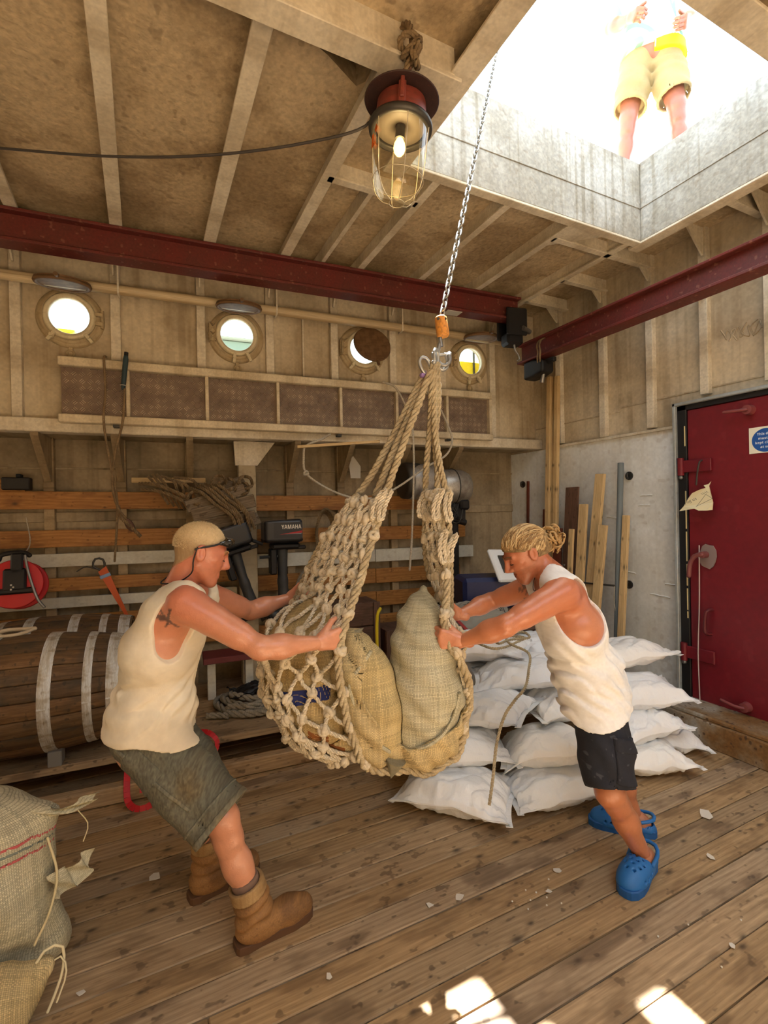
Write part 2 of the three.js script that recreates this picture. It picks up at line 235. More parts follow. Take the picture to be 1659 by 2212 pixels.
// port side wall
const PH = [-.44, .71, 1.79, 2.89], PHH = 3.05;
{
  const w = struct('wall_port', 'tan painted ship side wall with round portholes and ribs', 'wall', ...PW);
  part('upper_plate', plate(rect(-2.6, 3.75, 2.26, CE + .03), -.03, 0, PH.map((s) => holeC(s, PHH, .152))), M.tan, w);
  for (const s of [-2.6 + .6, -1.36, -.76, -.15, .44, .97, 1.52, 2.07, 2.58, 3.14]) {
    part('frame', box2(s - .032, s + .032, 2.31, CE, 0, .055, .003), M.beam, w);
    part('bracket', tf(ext([[0, 0], [.17, 0], [.17, -.02], [.02, -.22], [0, -.22]], .01, .001), { p: [s, CE, .05], r: [0, -Math.PI / 2, 0] }), M.beam, w);
  }
  part('rib', box2(1.245, 1.258, 2.7, 3.3, 0, .03, .002), M.beam, w);
  part('ledge', box2(-2.6, 3.72, 2.215, 2.31, -.02, .1, .006), M.beam, w);
  part('side_deck', box2(-2.6, 3.72, 2.225, 2.26, -.42, 0, .002), M.hull, w);
  part('hull_plate', box2(-2.6, 3.75, -.05, 2.26, -.42, -.36, .002), M.hull, w);
  part('hull_strake', box2(-2.6, 3.72, 1.99, 2.005, -.362, -.35, .003), M.hull, w);
  part('hull_strake', box2(-2.6, 3.72, 1.58, 1.66, -.362, -.345, .006), M.hull, w);
  for (const s of [-1.36, -.66, -.17, .34, 1.18, 1.66, 2.2, 2.75]) {
    part('hull_frame', box2(s - .035, s + .035, .0, 2.24, -.36, -.29, .003), M.hullbeam, w);
    part('knee', tf(ext([[-.3, 0], [.08, 0], [.08, -.03], [-.27, -.33], [-.3, -.33]], .045, .002), { p: [s + .0225, 2.22, 0], r: [0, -Math.PI / 2, 0] }), M.hullbeam, w);
  }
  // lining boards on the hull frames
  const bd = (s0, s1, h0, h1, m, dh = 0) => part('lining_board', tf(cb(s1 - s0, h1 - h0, .026, 0, 0, 0, .003, [RR(0, 9), RR(0, 9)]), { p: [(s0 + s1) / 2, (h0 + h1) / 2, -.275], r: [0, 0, dh] }), m, w);
  for (const [a, b, m] of [[1.675, 1.81, M.board], [1.385, 1.515, M.board], [1.235, 1.335, M.boardW], [1.05, 1.15, M.board], [.92, 1.0, M.boardW], [.74, .86, M.board], [.55, .66, M.board]]) { bd(-1.9, -1.05, a, b, m, .001); bd(-1.045, .7, a, b, m, -.012); }
  for (const [a, b, m] of [[1.625, 1.76, M.board], [1.335, 1.465, M.board], [1.125, 1.245, M.boardW], [.92, 1.06, M.board], [.7, .84, M.board], [.48, .62, M.board], [.25, .4, M.board]]) { const e = m === M.boardW ? 3.08 : 2.95 + RR(-.04, .04); bd(.87, 1.98, a + .01, b + .01, m, -.006); bd(1.985, e, a, b, m, -.006); }
  // white patch ends on two boards
  part('post', box2(.715, .855, .2, 2.23, -.22, -.1, .006), mt({ map: rep(T.white, .5, .5), color: H(214, 196, 166), roughness: .85 }), w, 'off-white wooden post');
  part('post_flange', tf(ext([[-.1, 0], [.24, 0], [.09, -.2], [-.09, -.2]], .05, .002), { p: [.78, 2.22, -.15] }), M.beam, w);
}
// bulkhead with the door
{
  const w = struct('wall_right', 'bulkhead painted tan above and white below', 'wall');
  part('upper_plate', box2(WX, WX + .06, 2.2, CE + .03, -4.8, 3.3, .001), M.tan, w);
  part('lower_plate', box2(WX - .012, WX + .06, -.05, 2.205, -4.8, -2.27, .002), M.white, w);
  part('lower_plate', box2(WX - .012, WX + .06, -.05, 2.205, -1.28, 3.3, .002), M.white, w);
  part('lower_plate', box2(WX - .012, WX + .06, -.05, .14, -2.27, -1.28, .002), M.white, w);
  part('door_head_plate', box2(WX - .004, WX + .06, 2.2, 2.34, -2.27, -1.28, .002), M.tan, w);
  part('ledge', box2(WX - .04, WX, 2.2, 2.222, -3.62, -2.33, .003), M.beam, w);
  part('weld_seam', [box2(WX - .006, WX, 2.42, 2.432, -3.86, -2.85, .002), box2(WX - .006, WX, 2.45, 2.462, -2.85, -1.2, .002)], M.tan, w);
  for (const [z, h] of [[-3.5, 2.235], [-3.0, 2.225], [-2.55, 2.235], [-2.13, 2.41], [-1.72, 2.41], [-1.3, 2.41], [-.8, 2.41]]) {
    part('frame', box2(WX - .05, WX, h, CE, z - .03, z + .03, .003), M.beam, w);
    part('bracket', tf(ext([[0, 0], [-.2, 0], [-.2, -.02], [-.02, -.2], [0, -.2]], .01, .001), { p: [WX - .04, CE, z] }), M.beam, w);
  }
  // weld beads and stubs left on the white paint
  const bead = (z, h, L, t) => part('weld_bead', tf(tube([[0, 0, -L / 2], [0, .004, -L / 4], [0, 0, 0], [0, .003, L / 4], [0, 0, L / 2]], .006, { rad: 5 }), { p: [WX - .013, h, z], r: [t, 0, 0] }), M.white, w);
  bead(-2.52, .9, .16, .05); bead(-2.42, 1.0, .1, 0); bead(-2.62, 1.7, .1, 0); bead(-2.64, 1.62, .1, 0); bead(-2.95, 1.52, .09, .1); bead(-2.78, 1.06, .1, .1);
  const graf = []; { const R = rng(55); let q = [0, 0]; const pts = []; for (let k = 0; k < 26; k++) pts.push([0, .05 * Math.sin(k * 1.9) + .02 * R(), -.13 + .01 * k + .02 * Math.cos(k * 2.7)]); graf.push(tube(pts, .004, { rad: 4, step: .012 })); }
  part('scratched_relief', tf(graf[0], { p: [WX - .002, 2.78, -1.9] }), M.tan, w);
  for (const [z, h] of [[-2.77, 1.87], [-4.05, 1.87], [-2.79, .955]]) { const e = part('eye_bolt', [tf(cyl(.035, .035, .012, 18), { r: [0, 0, Math.PI / 2] }), tf(tor(.022, .007, 8, 20), { p: [-.02, 0, 0], r: [0, .5, 0] })], M.dsteel, w); e.position.set(WX - .016, h, z); }
  part('sill', [box2(3.34, WX, 0, .17, -2.32, 3.2, .006), box2(3.36, WX, .165, .2, -2.3, 3.2, .01)], mt({ map: rep(paintTex(C(160, 152, 138), C(122, 82, 36), 801, { fx: 4, mottle: .9, specks: .7, speckC: C(70, 50, 34) }), 1.1, 1.1), roughness: .8 }), w, 'chipped rusty steel door sill');
}
{ const w = struct('wall_left', 'tan painted bulkhead at the left end of the hold', 'wall'); part('plate', box2(-2.76, -2.7, -.1, CE + .03, -4.8, 3.3, 0), M.tan, w); }
{ const w = struct('wall_back', 'tan painted wall behind the camera', 'wall'); part('plate', box2(-2.76, 3.74, -.1, CE + .03, 3.3, 3.36, 0), M.tan, w); }
// red overhead beams and the pipe
{
  const b = struct('trim_3', 'dark red overhead steel beam along the portholes', 'beam', ...PW);
  part('web', box2(-2.6, 3.1, 3.3, 3.48, .5, .515, .001), M.red, b);
  part('bottom_flange', box2(-2.6, 3.1, 3.285, 3.305, .44, .57, .004), M.red, b);
  part('top_flange', box2(-2.6, 3.1, 3.468, 3.488, .44, .57, .004), M.red, b);
  part('paper_patch', box2(2.36, 2.5, 3.281, 3.286, .46, .55, .001), mt({ color: H(196, 196, 190) }), b, 'pale tape stuck under the beam');
  const b2 = struct('trim_4', 'dark red steel beam running along the bulkhead above the door', 'beam');
  part('web', box2(3.2, 3.216, 2.96, 3.12, -3.52, 3.2, .001), M.red, b2);
  part('bottom_flange', box2(3.14, 3.28, 2.945, 2.967, -3.52, 3.2, .004), M.red, b2);
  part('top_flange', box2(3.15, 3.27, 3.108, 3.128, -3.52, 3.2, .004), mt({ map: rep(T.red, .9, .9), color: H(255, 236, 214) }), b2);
  for (const z of [-3.0, -2.13, -1.3]) part('hanger', box2(3.2, WX, 3.12, 3.15, z - .03, z + .03, .003), M.beam, b2);
  const p = struct('trim_5', 'pale horizontal pipe running above the portholes', 'pipe', ...PW);
  part('pipe', tf(cyl(.036, .036, 5.9, 20), { p: [.4, 3.24, .16], r: [0, 0, Math.PI / 2] }), mt({ map: rep(T.tan, 1, 1), color: H(255, 248, 232), roughness: .45 }), p);
  for (const s of [-.15, .97, 2.07]) part('pipe_hanger', box2(s + .03, s + .042, 3.2, 3.5, .1, .2, .001), M.beam, p);
}

// ---------------------------------------------------------------- door
const txt = (w, h, draw) => { const c = document.createElement('canvas'); c.width = w; c.height = h; const x = c.getContext('2d'); draw(x, w, h); const t = new THREE.CanvasTexture(c); t.colorSpace = THREE.SRGBColorSpace; return t; };
{
  const d = struct('door_1', 'dark red steel door in the bulkhead', 'door');
  const dm = mt({ map: rep(paintTex(C(118, 24, 36), C(94, 26, 36), 821, { fx: 3, mottle: .6, specks: .12, fine: .1, speckC: C(168, 96, 92) }), .6, .6), roughness: .42 });
  part('door_leaf', box2(3.612, 3.65, .15, 2.315, -2.245, -1.32, .006), dm, d);
  part('leaf_edge', box2(3.6, 3.612, .15, .2, -2.245, -1.32, .004), dm, d);
  const fm = mt({ map: rep(T.white, .8, .8), color: H(190, 196, 200), roughness: .5, metalness: .2 });
  part('frame', [box2(3.575, 3.685, .1, 2.375, -2.335, -2.312, .004), box2(3.575, 3.685, 2.352, 2.375, -2.335, -1.25, .004), box2(3.575, 3.685, .1, 2.375, -1.27, -1.25, .004)], fm, d, 'grey steel door frame');
  part('gasket', [box2(3.6, 3.66, .13, 2.352, -2.312, -2.245, .003), box2(3.6, 3.66, 2.315, 2.352, -2.312, -1.28, .003), box2(3.61, 3.67, .11, .15, -2.312, -1.28, .003)], M.black, d, 'black rubber gasket');
  for (const [a, b] of [[1.44, 1.72], [1.2, 1.42], [1.02, 1.18], [.84, 1.0], [.78, .83], [2.05, 2.2]]) part('foam_strip', box2(3.598, 3.606, a, b, -2.262, -2.252, .002), mt({ color: H(208, 190, 140) }), d);
  const hinge = (h) => { const g = part('hinge', [box2(3.59, 3.612, h - .045, h + .045, -2.3, -2.07, .004), tf(cyl(.022, .022, .13, 14), { p: [3.592, h, -2.285] })], dm, d); part('hinge_pin', tf(ball(.017, 10, 8), { p: [3.592, h - .078, -2.285] }), M.steel, g); };
  hinge(1.90); hinge(.53);
  const dog = (h, z, L, a) => { const g = part('dog_handle', [tf(cyl(.03, .034, .05, 18), { p: [3.59, h, z], r: [0, 0, Math.PI / 2] }), tube([[3.56, h, z], [3.55, h + .0, z - .04], [3.55, h + a * L, z - L]], .011, { rad: 8 })], mt({ color: H(132, 66, 66), roughness: .5 }), d); return g; };
  dog(2.235, -1.825, .13, .03); dog(.255, -1.875, .13, .1);
  const esc = [], R = rng(31); for (let k = 0; k < 14; k++) { const a = k / 14 * 6.283, r = .065 + .02 * R(); esc.push([Math.cos(a) * r * .8, Math.sin(a) * r * 1.2]); }
  const pl = part('lever_plate', tf(ext(esc, .006, .001), { p: [3.606, 1.25, -2.11], r: [0, -Math.PI / 2, 0] }), mt({ color: H(140, 122, 118), roughness: .7 }), d);
  part('lever', [tf(cyl(.024, .024, .06, 16), { p: [3.58, 1.26, -2.12], r: [0, 0, Math.PI / 2] }), tube([[3.555, 1.26, -2.12], [3.55, 1.255, -2.16], [3.55, 1.2, -2.2], [3.552, 1.1, -2.215]], .016)], mt({ color: H(126, 70, 68), roughness: .5 }), d);
  part('pull_handle', tube([[3.612, .87, -2.09], [3.565, .865, -2.1], [3.56, .82, -2.11], [3.56, .74, -2.115], [3.565, .7, -2.11], [3.612, .695, -2.1]], .011), mt({ color: H(96, 34, 40), roughness: .45 }), d);
  part('cord', tube([[3.598, 1.32, -2.165], [3.596, .9, -2.17], [3.585, .55, -2.178], [3.598, .2, -2.18]], .004, { rad: 5 }), mt({ color: H(204, 190, 186) }), d, 'thin pale cord');
  const sg = txt(512, 512, (x, w, h) => { x.fillStyle = '#ece8d4'; x.fillRect(0, 0, w, h); x.fillStyle = '#1c56a6'; x.beginPath(); x.arc(w * .54, h * .52, w * .45, 0, 7); x.fill(); x.fillStyle = '#dfe6ee'; x.font = 'bold 64px sans-serif'; x.textAlign = 'center'; ['This door', 'must be', 'kept closed', 'at sea'].forEach((t, k) => x.fillText(t, w * .54, h * (.32 + .165 * k))); });
  const sp = new THREE.PlaneGeometry(.18, .17); part('door_sign', tf(sp, { p: [3.609, 2.03, -1.745], r: [0, -Math.PI / 2, 0] }), mt({ map: sg, roughness: .5 }), d, 'white sign with a blue disc reading This door must be kept closed at sea');
  // note on a hook
  const n = thing('paper_note', 'torn cream paper with a pencil sketch hanging on a wire hook by the red door', 'note');
  part('hook', tube([[3.612, 1.93, -2.13], [3.57, 1.93, -2.13], [3.555, 1.86, -2.14], [3.553, 1.76, -2.15]], .006), M.dsteel, n);
  const nt = txt(512, 512, (x, w, h) => { x.fillStyle = '#d8d0ac'; x.fillRect(0, 0, w, h); x.strokeStyle = '#4c4a48'; x.lineWidth = 5; x.translate(w * .5, h * .5); x.rotate(-.42); x.font = '58px serif'; x.fillStyle = '#4c4a48'; x.fillText('Pog us', -190, 20); x.beginPath(); x.moveTo(-60, 110); x.lineTo(120, 0); x.lineTo(170, 90); x.closePath(); x.stroke(); x.beginPath(); for (let k = 0; k < 4; k++) { x.moveTo(70 + k * 24, -40); x.lineTo(90 + k * 24, -10); } x.stroke(); });
  const pts = [[-.2, -.16], [-.11, -.145], [-.03, -.13], [.02, -.155], [.1, -.155], [.155, -.15], [.165, -.06], [.145, .06], [.125, .14], [.15, .2], [.12, .165], [.07, .15], [.09, .12], [.03, .1], [-.05, .06], [-.1, 0], [-.15, -.1]];
  const ng = ext(pts, .0016, 0), q = ng.attributes.position, uv = ng.attributes.uv;
  for (let i = 0; i < q.count; i++) { const x = q.getX(i), y = q.getY(i); q.setZ(i, q.getZ(i) + .03 * Math.sin(x * 14 + 1) * (y < .05 ? 1 : .4) + .015 * Math.sin(y * 24 + x * 9)); uv.setXY(i, .5 + x / .42, .5 + y / .42); }
  ng.computeVertexNormals();
  part('sheet', tf(ng, { p: [3.535, 1.665, -2.135], r: [0, -Math.PI / 2 + .35, 0], s: .58 }), mt({ map: nt, side: THREE.DoubleSide, roughness: .9 }), n);
}
// ---------------------------------------------------------------- portholes
{
  const ringM = mt({ map: rep(T.pale_steel, 2, 2), color: H(255, 252, 236), roughness: .4 }), oldM = mt({ map: rep(T.pale_steel, 2, 2), color: H(216, 204, 180), roughness: .65 });
  const lidM = mt({ map: rep(T.tan, 2, 2), color: H(150, 122, 96), roughness: .7 });
  const glass = mp({ color: H(250, 255, 252), transmission: 1, roughness: .02, thickness: 0, ior: 1.5 });
  const labels = ['round brass-rimmed porthole, leftmost of four', 'round brass-rimmed porthole above the gangway, second of four', 'round porthole with its lid half lowered over the glass', 'round porthole nearest the corner of the bulkhead'];
  PH.forEach((s, i) => {
    const p = pw(s, PHH, 0), w = struct('window_' + (i + 1), labels[i], 'porthole', p, PA);
    part('wall_flange', tf(lat([[.15, -.03], [.15, .028], [.165, .04], [.19, .036], [.212, .016], [.216, 0]], 48), { r: [Math.PI / 2, 0, 0] }), oldM, w);
    part('rim', tf(lat([[.126, .03], [.124, .05], [.13, .062], [.15, .066], [.164, .056], [.168, .036], [.15, .03], [.126, .03]], 48), { r: [Math.PI / 2, 0, 0] }), ringM, w);
    part('pane', tf(cyl(.14, .14, .004, 40), { p: [0, 0, .038], r: [Math.PI / 2, 0, 0] }), glass, w);
    const side = i === 0 || i === 3 ? (i === 3 ? -1 : 1) : -1;
    part('hinge', [box2(side * .16 - .0, side * .16 + side * .05, -.045, -.02, .02, .06, .003), box2(side * .16, side * .16 + side * .05, .02, .045, .02, .06, .003), tf(cyl(.012, .012, .13, 12), { p: [side * .205, 0, .045] })].map((g) => g), oldM, w);
    for (const a of [-2.2 + (i % 2) * .5, -.9 - (i % 2) * .2]) part('clamp', [tf(box2(-.012, .012, -.055, .02, .05, .075, .004), { p: [Math.cos(a) * .175, Math.sin(a) * .175, 0], r: [0, 0, a + 1.57] }), tf(cyl(.013, .013, .05, 10), { p: [Math.cos(a) * .185, Math.sin(a) * .185, .06], r: [Math.PI / 2, 0, 0] })], ringM, w);
    part('drip_eye', [box2(-.014, .014, -.285, -.215, .005, .03, .003), tf(tor(.022, .007, 8, 18), { p: [0, -.262, .035] })], oldM, w);
    // storm lid hinged at the top
    const lid = part('storm_lid', [tf(cyl(.165, .165, .022, 40), { p: [0, -.165, 0], r: [Math.PI / 2, 0, 0] }), tf(tor(.158, .014, 8, 40), { p: [0, -.165, -.008] }), box2(-.03, .03, -.03, .02, -.012, .012, .004), tf(cyl(.014, .014, .05, 10), { p: [0, -.35, 0] })], lidM, w);
    lid.position.set(i === 2 ? .03 : 0, .18, .075); lid.rotation.x = i === 2 ? -.34 : -1.42; if (i === 2) { lid.rotation.z = .14; }
    if (i === 3) { lid.rotation.x = -1.5; lid.scale.set(.95, .95, .95); }
  });
  // outside, seen through the glass
  const yel = thing('deck_locker', 'yellow deck locker outside the leftmost porthole', 'locker', pw(-.75, 2.9, -1.1), PA); const ym = mt({ color: H(236, 214, 40), roughness: .5 });
  part('box', box2(-.25, .16, 0, .34, -.2, .2, .02), ym, yel); part('lid', box2(-.27, .18, .34, .37, -.22, .22, .01), ym, yel); part('stand', box2(-.2, .1, -3.2, 0, -.15, .15, .01), M.dsteel, yel);
  const y2 = thing('deck_locker', 'yellow locker with dark ribs outside the porthole nearest the corner', 'locker', pw(3.55, 3.08, -.9), PA);
  part('box', box2(-.3, .3, 0, .26, -.15, .15, .02), ym, y2); part('rib', [box2(-.12, -.1, -.3, .9, .15, .17, .002), box2(.1, .12, -.3, .9, .15, .17, .002)], M.dsteel, y2); part('stand', box2(-.25, .25, -3.3, 0, -.1, .1, .01), M.dsteel, y2);
  const bw = struct('trim_6', 'grey green bulwark plate outside the portholes', 'bulwark', pw(.8, 2.6, -1.3), PA); part('plate', box2(-.5, 1.3, 0, .86, -.03, 0, .01), mt({ color: H(126, 150, 150) }), bw); part('rail', box2(-.5, 1.3, .86, .9, -.06, .03, .01), mt({ color: H(150, 160, 158) }), bw);
}
// ---------------------------------------------------------------- gangway hung on the wall
{
  const dpt = (fn) => tex(512, 512, (u, v) => { const n = 8, x = u * n, y = v * n, i = Math.floor(x), j = Math.floor(y), a = x - i - .5, b = y - j - .5, s = (i + j) % 2 ? 1 : -1, l = (a + s * b) * .7071, m = (a - s * b) * .7071; let h = 0; for (const q of [-.24, 0, .24]) h = Math.max(h, sstep(.075, .03, Math.abs(m - q)) * sstep(.36, .26, Math.abs(l))); return fn(h, u, v); }, false);
  const dm = dpt((h) => [h, h, h]), dc = dpt((h, u, v) => { const k = pf(u, v, 5, 5, 61, 4); return mixc(C(112, 94, 80), C(206, 188, 164), clamp(.12 + 1.1 * h * k + .4 * (k - .4))); }); dc.colorSpace = THREE.SRGBColorSpace;
  const pm = mt({ map: rep(dc, 2.5, 2.5), bumpMap: rep(dm, 2.5, 2.5), bumpScale: .004, roughness: .55, metalness: .25 });
  const rm = mt({ map: rep(T.pale_steel, 1.2, 1.2), color: H(250, 246, 236), roughness: .55, metalness: .2 });
  const g = thing('gangway', 'long dusty aluminium gangway with chequer plate treads hung below the portholes', 'gangway', ...PW);
  part('rail', box2(-.5, 3.06, 2.672, 2.735, .085, .155, .006), rm, g); part('rail', box2(-.5, 3.06, 2.275, 2.335, .085, .165, .006), rm, g);
  const R = [-.5, -.07, .47, 1.01, 1.54, 2.06, 2.57, 3.06];
  for (let k = 0; k < 7; k++) { part('tread_panel', box2(R[k] + .012, R[k + 1] - .012, 2.335, 2.672, .092, .104, .001), pm, g); if (k) part('rib', box2(R[k] - .013, R[k] + .013, 2.335, 2.672, .085, .15, .004), rm, g, 'pale aluminium rib'); }
  part('rib', box2(3.03, 3.06, 2.335, 2.672, .085, .15, .004), rm, g);
  for (const s of [-.15, 1.52, 2.58]) part('support', box2(s - .02, s + .02, 2.255, 2.275, .0, .15, .003), M.dsteel, g);
}
// ---------------------------------------------------------------- platform and baulk
{
  const p = thing('platform', 'low wooden platform along the ship side under the barrels', 'platform', ...PW);
  [[-.29, .08], [.083, .45], [.453, .83]].forEach(([a, b], k) => part('deck_board', box2(-2.2, 1.7 - k * .12, .155, .2, a, b, .004, [k * 3, k]), M.floor[1 + (k % 2)], p));
  for (const s of [-1.9, -.9, .1, 1.1]) part('joist', box2(s, s + .09, 0, .155, -.28, .72, .004), M.brown, p);
  const t = thing('timber_baulk', 'long squared timber lying on the floor in front of the platform', 'timber', ...PW);
  part('beam', box2(-2.0, 1.35, .002, .095, .93, 1.0, .006, [2, 3]), M.floor[0], t);
}
// ---------------------------------------------------------------- barrels
function barrel(label, s, h, o, R, L, hoops, group) {
  const b = thing('barrel', label, 'barrel', pw(s, h, o), PA, group);
  const rad = (x) => R * (1 - .16 * (2 * x / L) ** 2), N = 22, n = 10;
  const st = woodTex(C(98, 76, 52), C(146, 120, 88), 341, { knots: 2, lines: 12, grime: .6, grimeC: C(80, 74, 64) });
  const mats = [H(232, 222, 208), H(206, 198, 186), H(246, 228, 204)].map((c) => mt({ map: rep(st, .9, 2), color: c, roughness: .7 }));
  for (let k = 0; k < N; k++) {
    const pos = [], uv = [], idx = [], w = 6.2832 / N, a0 = k * w;
    const row = (a, dr) => { for (let i = 0; i <= n; i++) { const x = -L / 2 + L * i / n, r = rad(x) - dr; pos.push(x, Math.cos(a) * r, Math.sin(a) * r); uv.push(x + k * .7, (a - a0) * R + k * .37); } };
    row(a0 + .004, .012); row(a0 + .02, 0); row(a0 + w / 2, -.001); row(a0 + w - .02, 0); row(a0 + w - .004, .012);
    for (let q = 0; q < 4; q++) for (let i = 0; i < n; i++) { const e = q * (n + 1) + i; idx.push(e, e + n + 1, e + 1, e + 1, e + n + 1, e + n + 2); }
    const g = geo(pos, uv, idx); part('stave', g, mats[k % 3], b);
  }
  part('inner_shell', tf(lat([[.01, -L / 2 + .03], [rad(L / 2) - .012, -L / 2 + .03], [rad(L / 4) - .014, -L / 4], [R - .014, 0], [rad(L / 4) - .014, L / 4], [rad(L / 2) - .012, L / 2 - .03], [.01, L / 2 - .03]], 40), { r: [0, 0, Math.PI / 2] }), mt({ color: H(96, 72, 48) }), b, 'round barrel heads');
  const hm = mt({ map: rep(paintTex(C(226, 230, 230), C(160, 144, 116), 361, { fx: 5, mottle: .5, streak: .5, specks: .4, speckC: C(86, 66, 44) }), 1.5, 1.5), roughness: .55, metalness: .15 });
  for (const [x, w] of hoops) part('hoop', tf(lat([[rad(x - w / 2) - .004, -w / 2], [rad(x - w / 2) + .004, -w / 2], [rad(x + w / 2) + .004, w / 2], [rad(x + w / 2) - .004, w / 2]], 48), { p: [x, 0, 0], r: [0, 0, -Math.PI / 2] }), hm, b, 'galvanised steel hoop');
  return b;
}
barrel('front oak barrel with galvanised hoops lying on its side on the platform', -.6, .575, .62, .345, 1.06, [[-.49, .07], [-.33, .045], [-.14, .062], [.16, .062], [.36, .045], [.49, .075]], 'barrels on the platform');
barrel('rear oak barrel lying behind the front one against the ship side', -.58, .6, -.015, .31, 1.0, [[-.46, .06], [-.3, .045], [-.13, .06], [.14, .06], [.32, .045], [.45, .07]], 'barrels on the platform');
for (const [s, o, l] of [[-.42, .78, 'grey wedge block chocking the front barrel'], [-.85, .8, 'grey block under the left end of the front barrel']]) solo('barrel_chock', tf(box2(-.035, .035, 0, .085, -.04, .05, .004), { p: pw(s, .2, o), r: [0, PA, 0] }), mt({ color: H(128, 126, 122), roughness: .8 }), l, 'chock', 'barrel chocks');
solo('cloth_loop', tf(mg([tube([[-.07, 0, .03], [-.09, .01, 0], [-.06, .012, -.035], [.0, .01, -.04], [.05, .012, -.02], [.09, .008, -.03]], .013), tube([[-.07, 0, .03], [-.02, .0, .045], [.04, .004, .03], [.09, .008, -.03]], .011)]), { p: pw(-.66, .928, .56), r: [.1, 0, 0] }), mt({ color: H(206, 188, 158) }), 'small twist of pale cloth lying on the front barrel', 'cloth');

// ================================================================ SOFT SHAPES: distance fields meshed with surface nets
function snet(sdf, mn, mx, cell, uvf, colf) {
  const nx = Math.ceil((mx[0] - mn[0]) / cell) + 1, ny = Math.ceil((mx[1] - mn[1]) / cell) + 1, nz = Math.ceil((mx[2] - mn[2]) / cell) + 1, F = new Float32Array(nx * ny * nz), B = 6, lim = B * cell * .9 + .012;
  const at = (i, j, k) => i + nx * (j + ny * k);
  for (let K = 0; K < nz; K += B) for (let J = 0; J < ny; J += B) for (let I = 0; I < nx; I += B) {
    const c = sdf(mn[0] + (I + B / 2) * cell, mn[1] + (J + B / 2) * cell, mn[2] + (K + B / 2) * cell), far = Math.abs(c) > lim * 1.35;
    for (let k = K; k < Math.min(K + B, nz); k++) for (let j = J; j < Math.min(J + B, ny); j++) for (let i = I; i < Math.min(I + B, nx); i++) F[at(i, j, k)] = far ? c : sdf(mn[0] + i * cell, mn[1] + j * cell, mn[2] + k * cell);
  }
  const vid = new Int32Array(nx * ny * nz).fill(-1), pos = [], idx = [];
  const E = [[0, 1], [0, 2], [0, 4], [1, 3], [1, 5], [2, 3], [2, 6], [3, 7], [4, 5], [4, 6], [5, 7], [6, 7]], v = new Float32Array(8);
  for (let k = 0; k < nz - 1; k++) for (let j = 0; j < ny - 1; j++) for (let i = 0; i < nx - 1; i++) {
    let m = 0; for (let q = 0; q < 8; q++) { v[q] = F[at(i + (q & 1), j + ((q >> 1) & 1), k + (q >> 2))]; if (v[q] < 0) m |= 1 << q; }
    if (m === 0 || m === 255) continue;
    let x = 0, y = 0, z = 0, n = 0;
    for (const [a, b] of E) if ((v[a] < 0) !== (v[b] < 0)) { const t = v[a] / (v[a] - v[b]); x += (a & 1) + t * ((b & 1) - (a & 1)); y += ((a >> 1) & 1) + t * (((b >> 1) & 1) - ((a >> 1) & 1)); z += (a >> 2) + t * ((b >> 2) - (a >> 2)); n++; }
    vid[at(i, j, k)] = pos.length / 3; pos.push(mn[0] + (i + x / n) * cell, mn[1] + (j + y / n) * cell, mn[2] + (k + z / n) * cell);
  }
  const quad = (a, b, c, d, f) => { if (a < 0 || b < 0 || c < 0 || d < 0) return; f ? idx.push(a, b, c, a, c, d) : idx.push(a, c, b, a, d, c); };
  for (let k = 1; k < nz - 1; k++) for (let j = 1; j < ny - 1; j++) for (let i = 1; i < nx - 1; i++) {
    const s = F[at(i, j, k)] < 0;
    if (s !== (F[at(i + 1, j, k)] < 0)) quad(vid[at(i, j - 1, k - 1)], vid[at(i, j, k - 1)], vid[at(i, j, k)], vid[at(i, j - 1, k)], s);
    if (s !== (F[at(i, j + 1, k)] < 0)) quad(vid[at(i - 1, j, k - 1)], vid[at(i - 1, j, k)], vid[at(i, j, k)], vid[at(i, j, k - 1)], s);
    if (s !== (F[at(i, j, k + 1)] < 0)) quad(vid[at(i - 1, j - 1, k)], vid[at(i, j - 1, k)], vid[at(i, j, k)], vid[at(i - 1, j, k)], s);
  }
  const g = new THREE.BufferGeometry(), n = pos.length / 3, uv = new Float32Array(n * 2); g.setAttribute('position', new THREE.Float32BufferAttribute(pos, 3)); g.setIndex(idx); g.computeVertexNormals();
  const N = g.attributes.normal;
  for (let i = 0; i < n; i++) { const [a, b] = uvf ? uvf(pos[3 * i], pos[3 * i + 1], pos[3 * i + 2], N.getX(i), N.getY(i), N.getZ(i)) : [pos[3 * i] * .9 + pos[3 * i + 2] * .44, pos[3 * i + 1]]; uv[2 * i] = a; uv[2 * i + 1] = b; }
  g.setAttribute('uv', new THREE.BufferAttribute(uv, 2));
  if (colf) { const c = new Float32Array(n * 3); for (let i = 0; i < n; i++) { const q = colf(pos[3 * i], pos[3 * i + 1], pos[3 * i + 2], N.getX(i), N.getY(i), N.getZ(i)); c[3 * i] = q[0]; c[3 * i + 1] = q[1]; c[3 * i + 2] = q[2]; } g.setAttribute('color', new THREE.BufferAttribute(c, 3)); }
  return g;
}
const smin = (a, b, k) => { const h = Math.max(k - Math.abs(a - b), 0) / k; return Math.min(a, b) - h * h * k * .25; };
const smax = (a, b, k) => -smin(-a, -b, k);
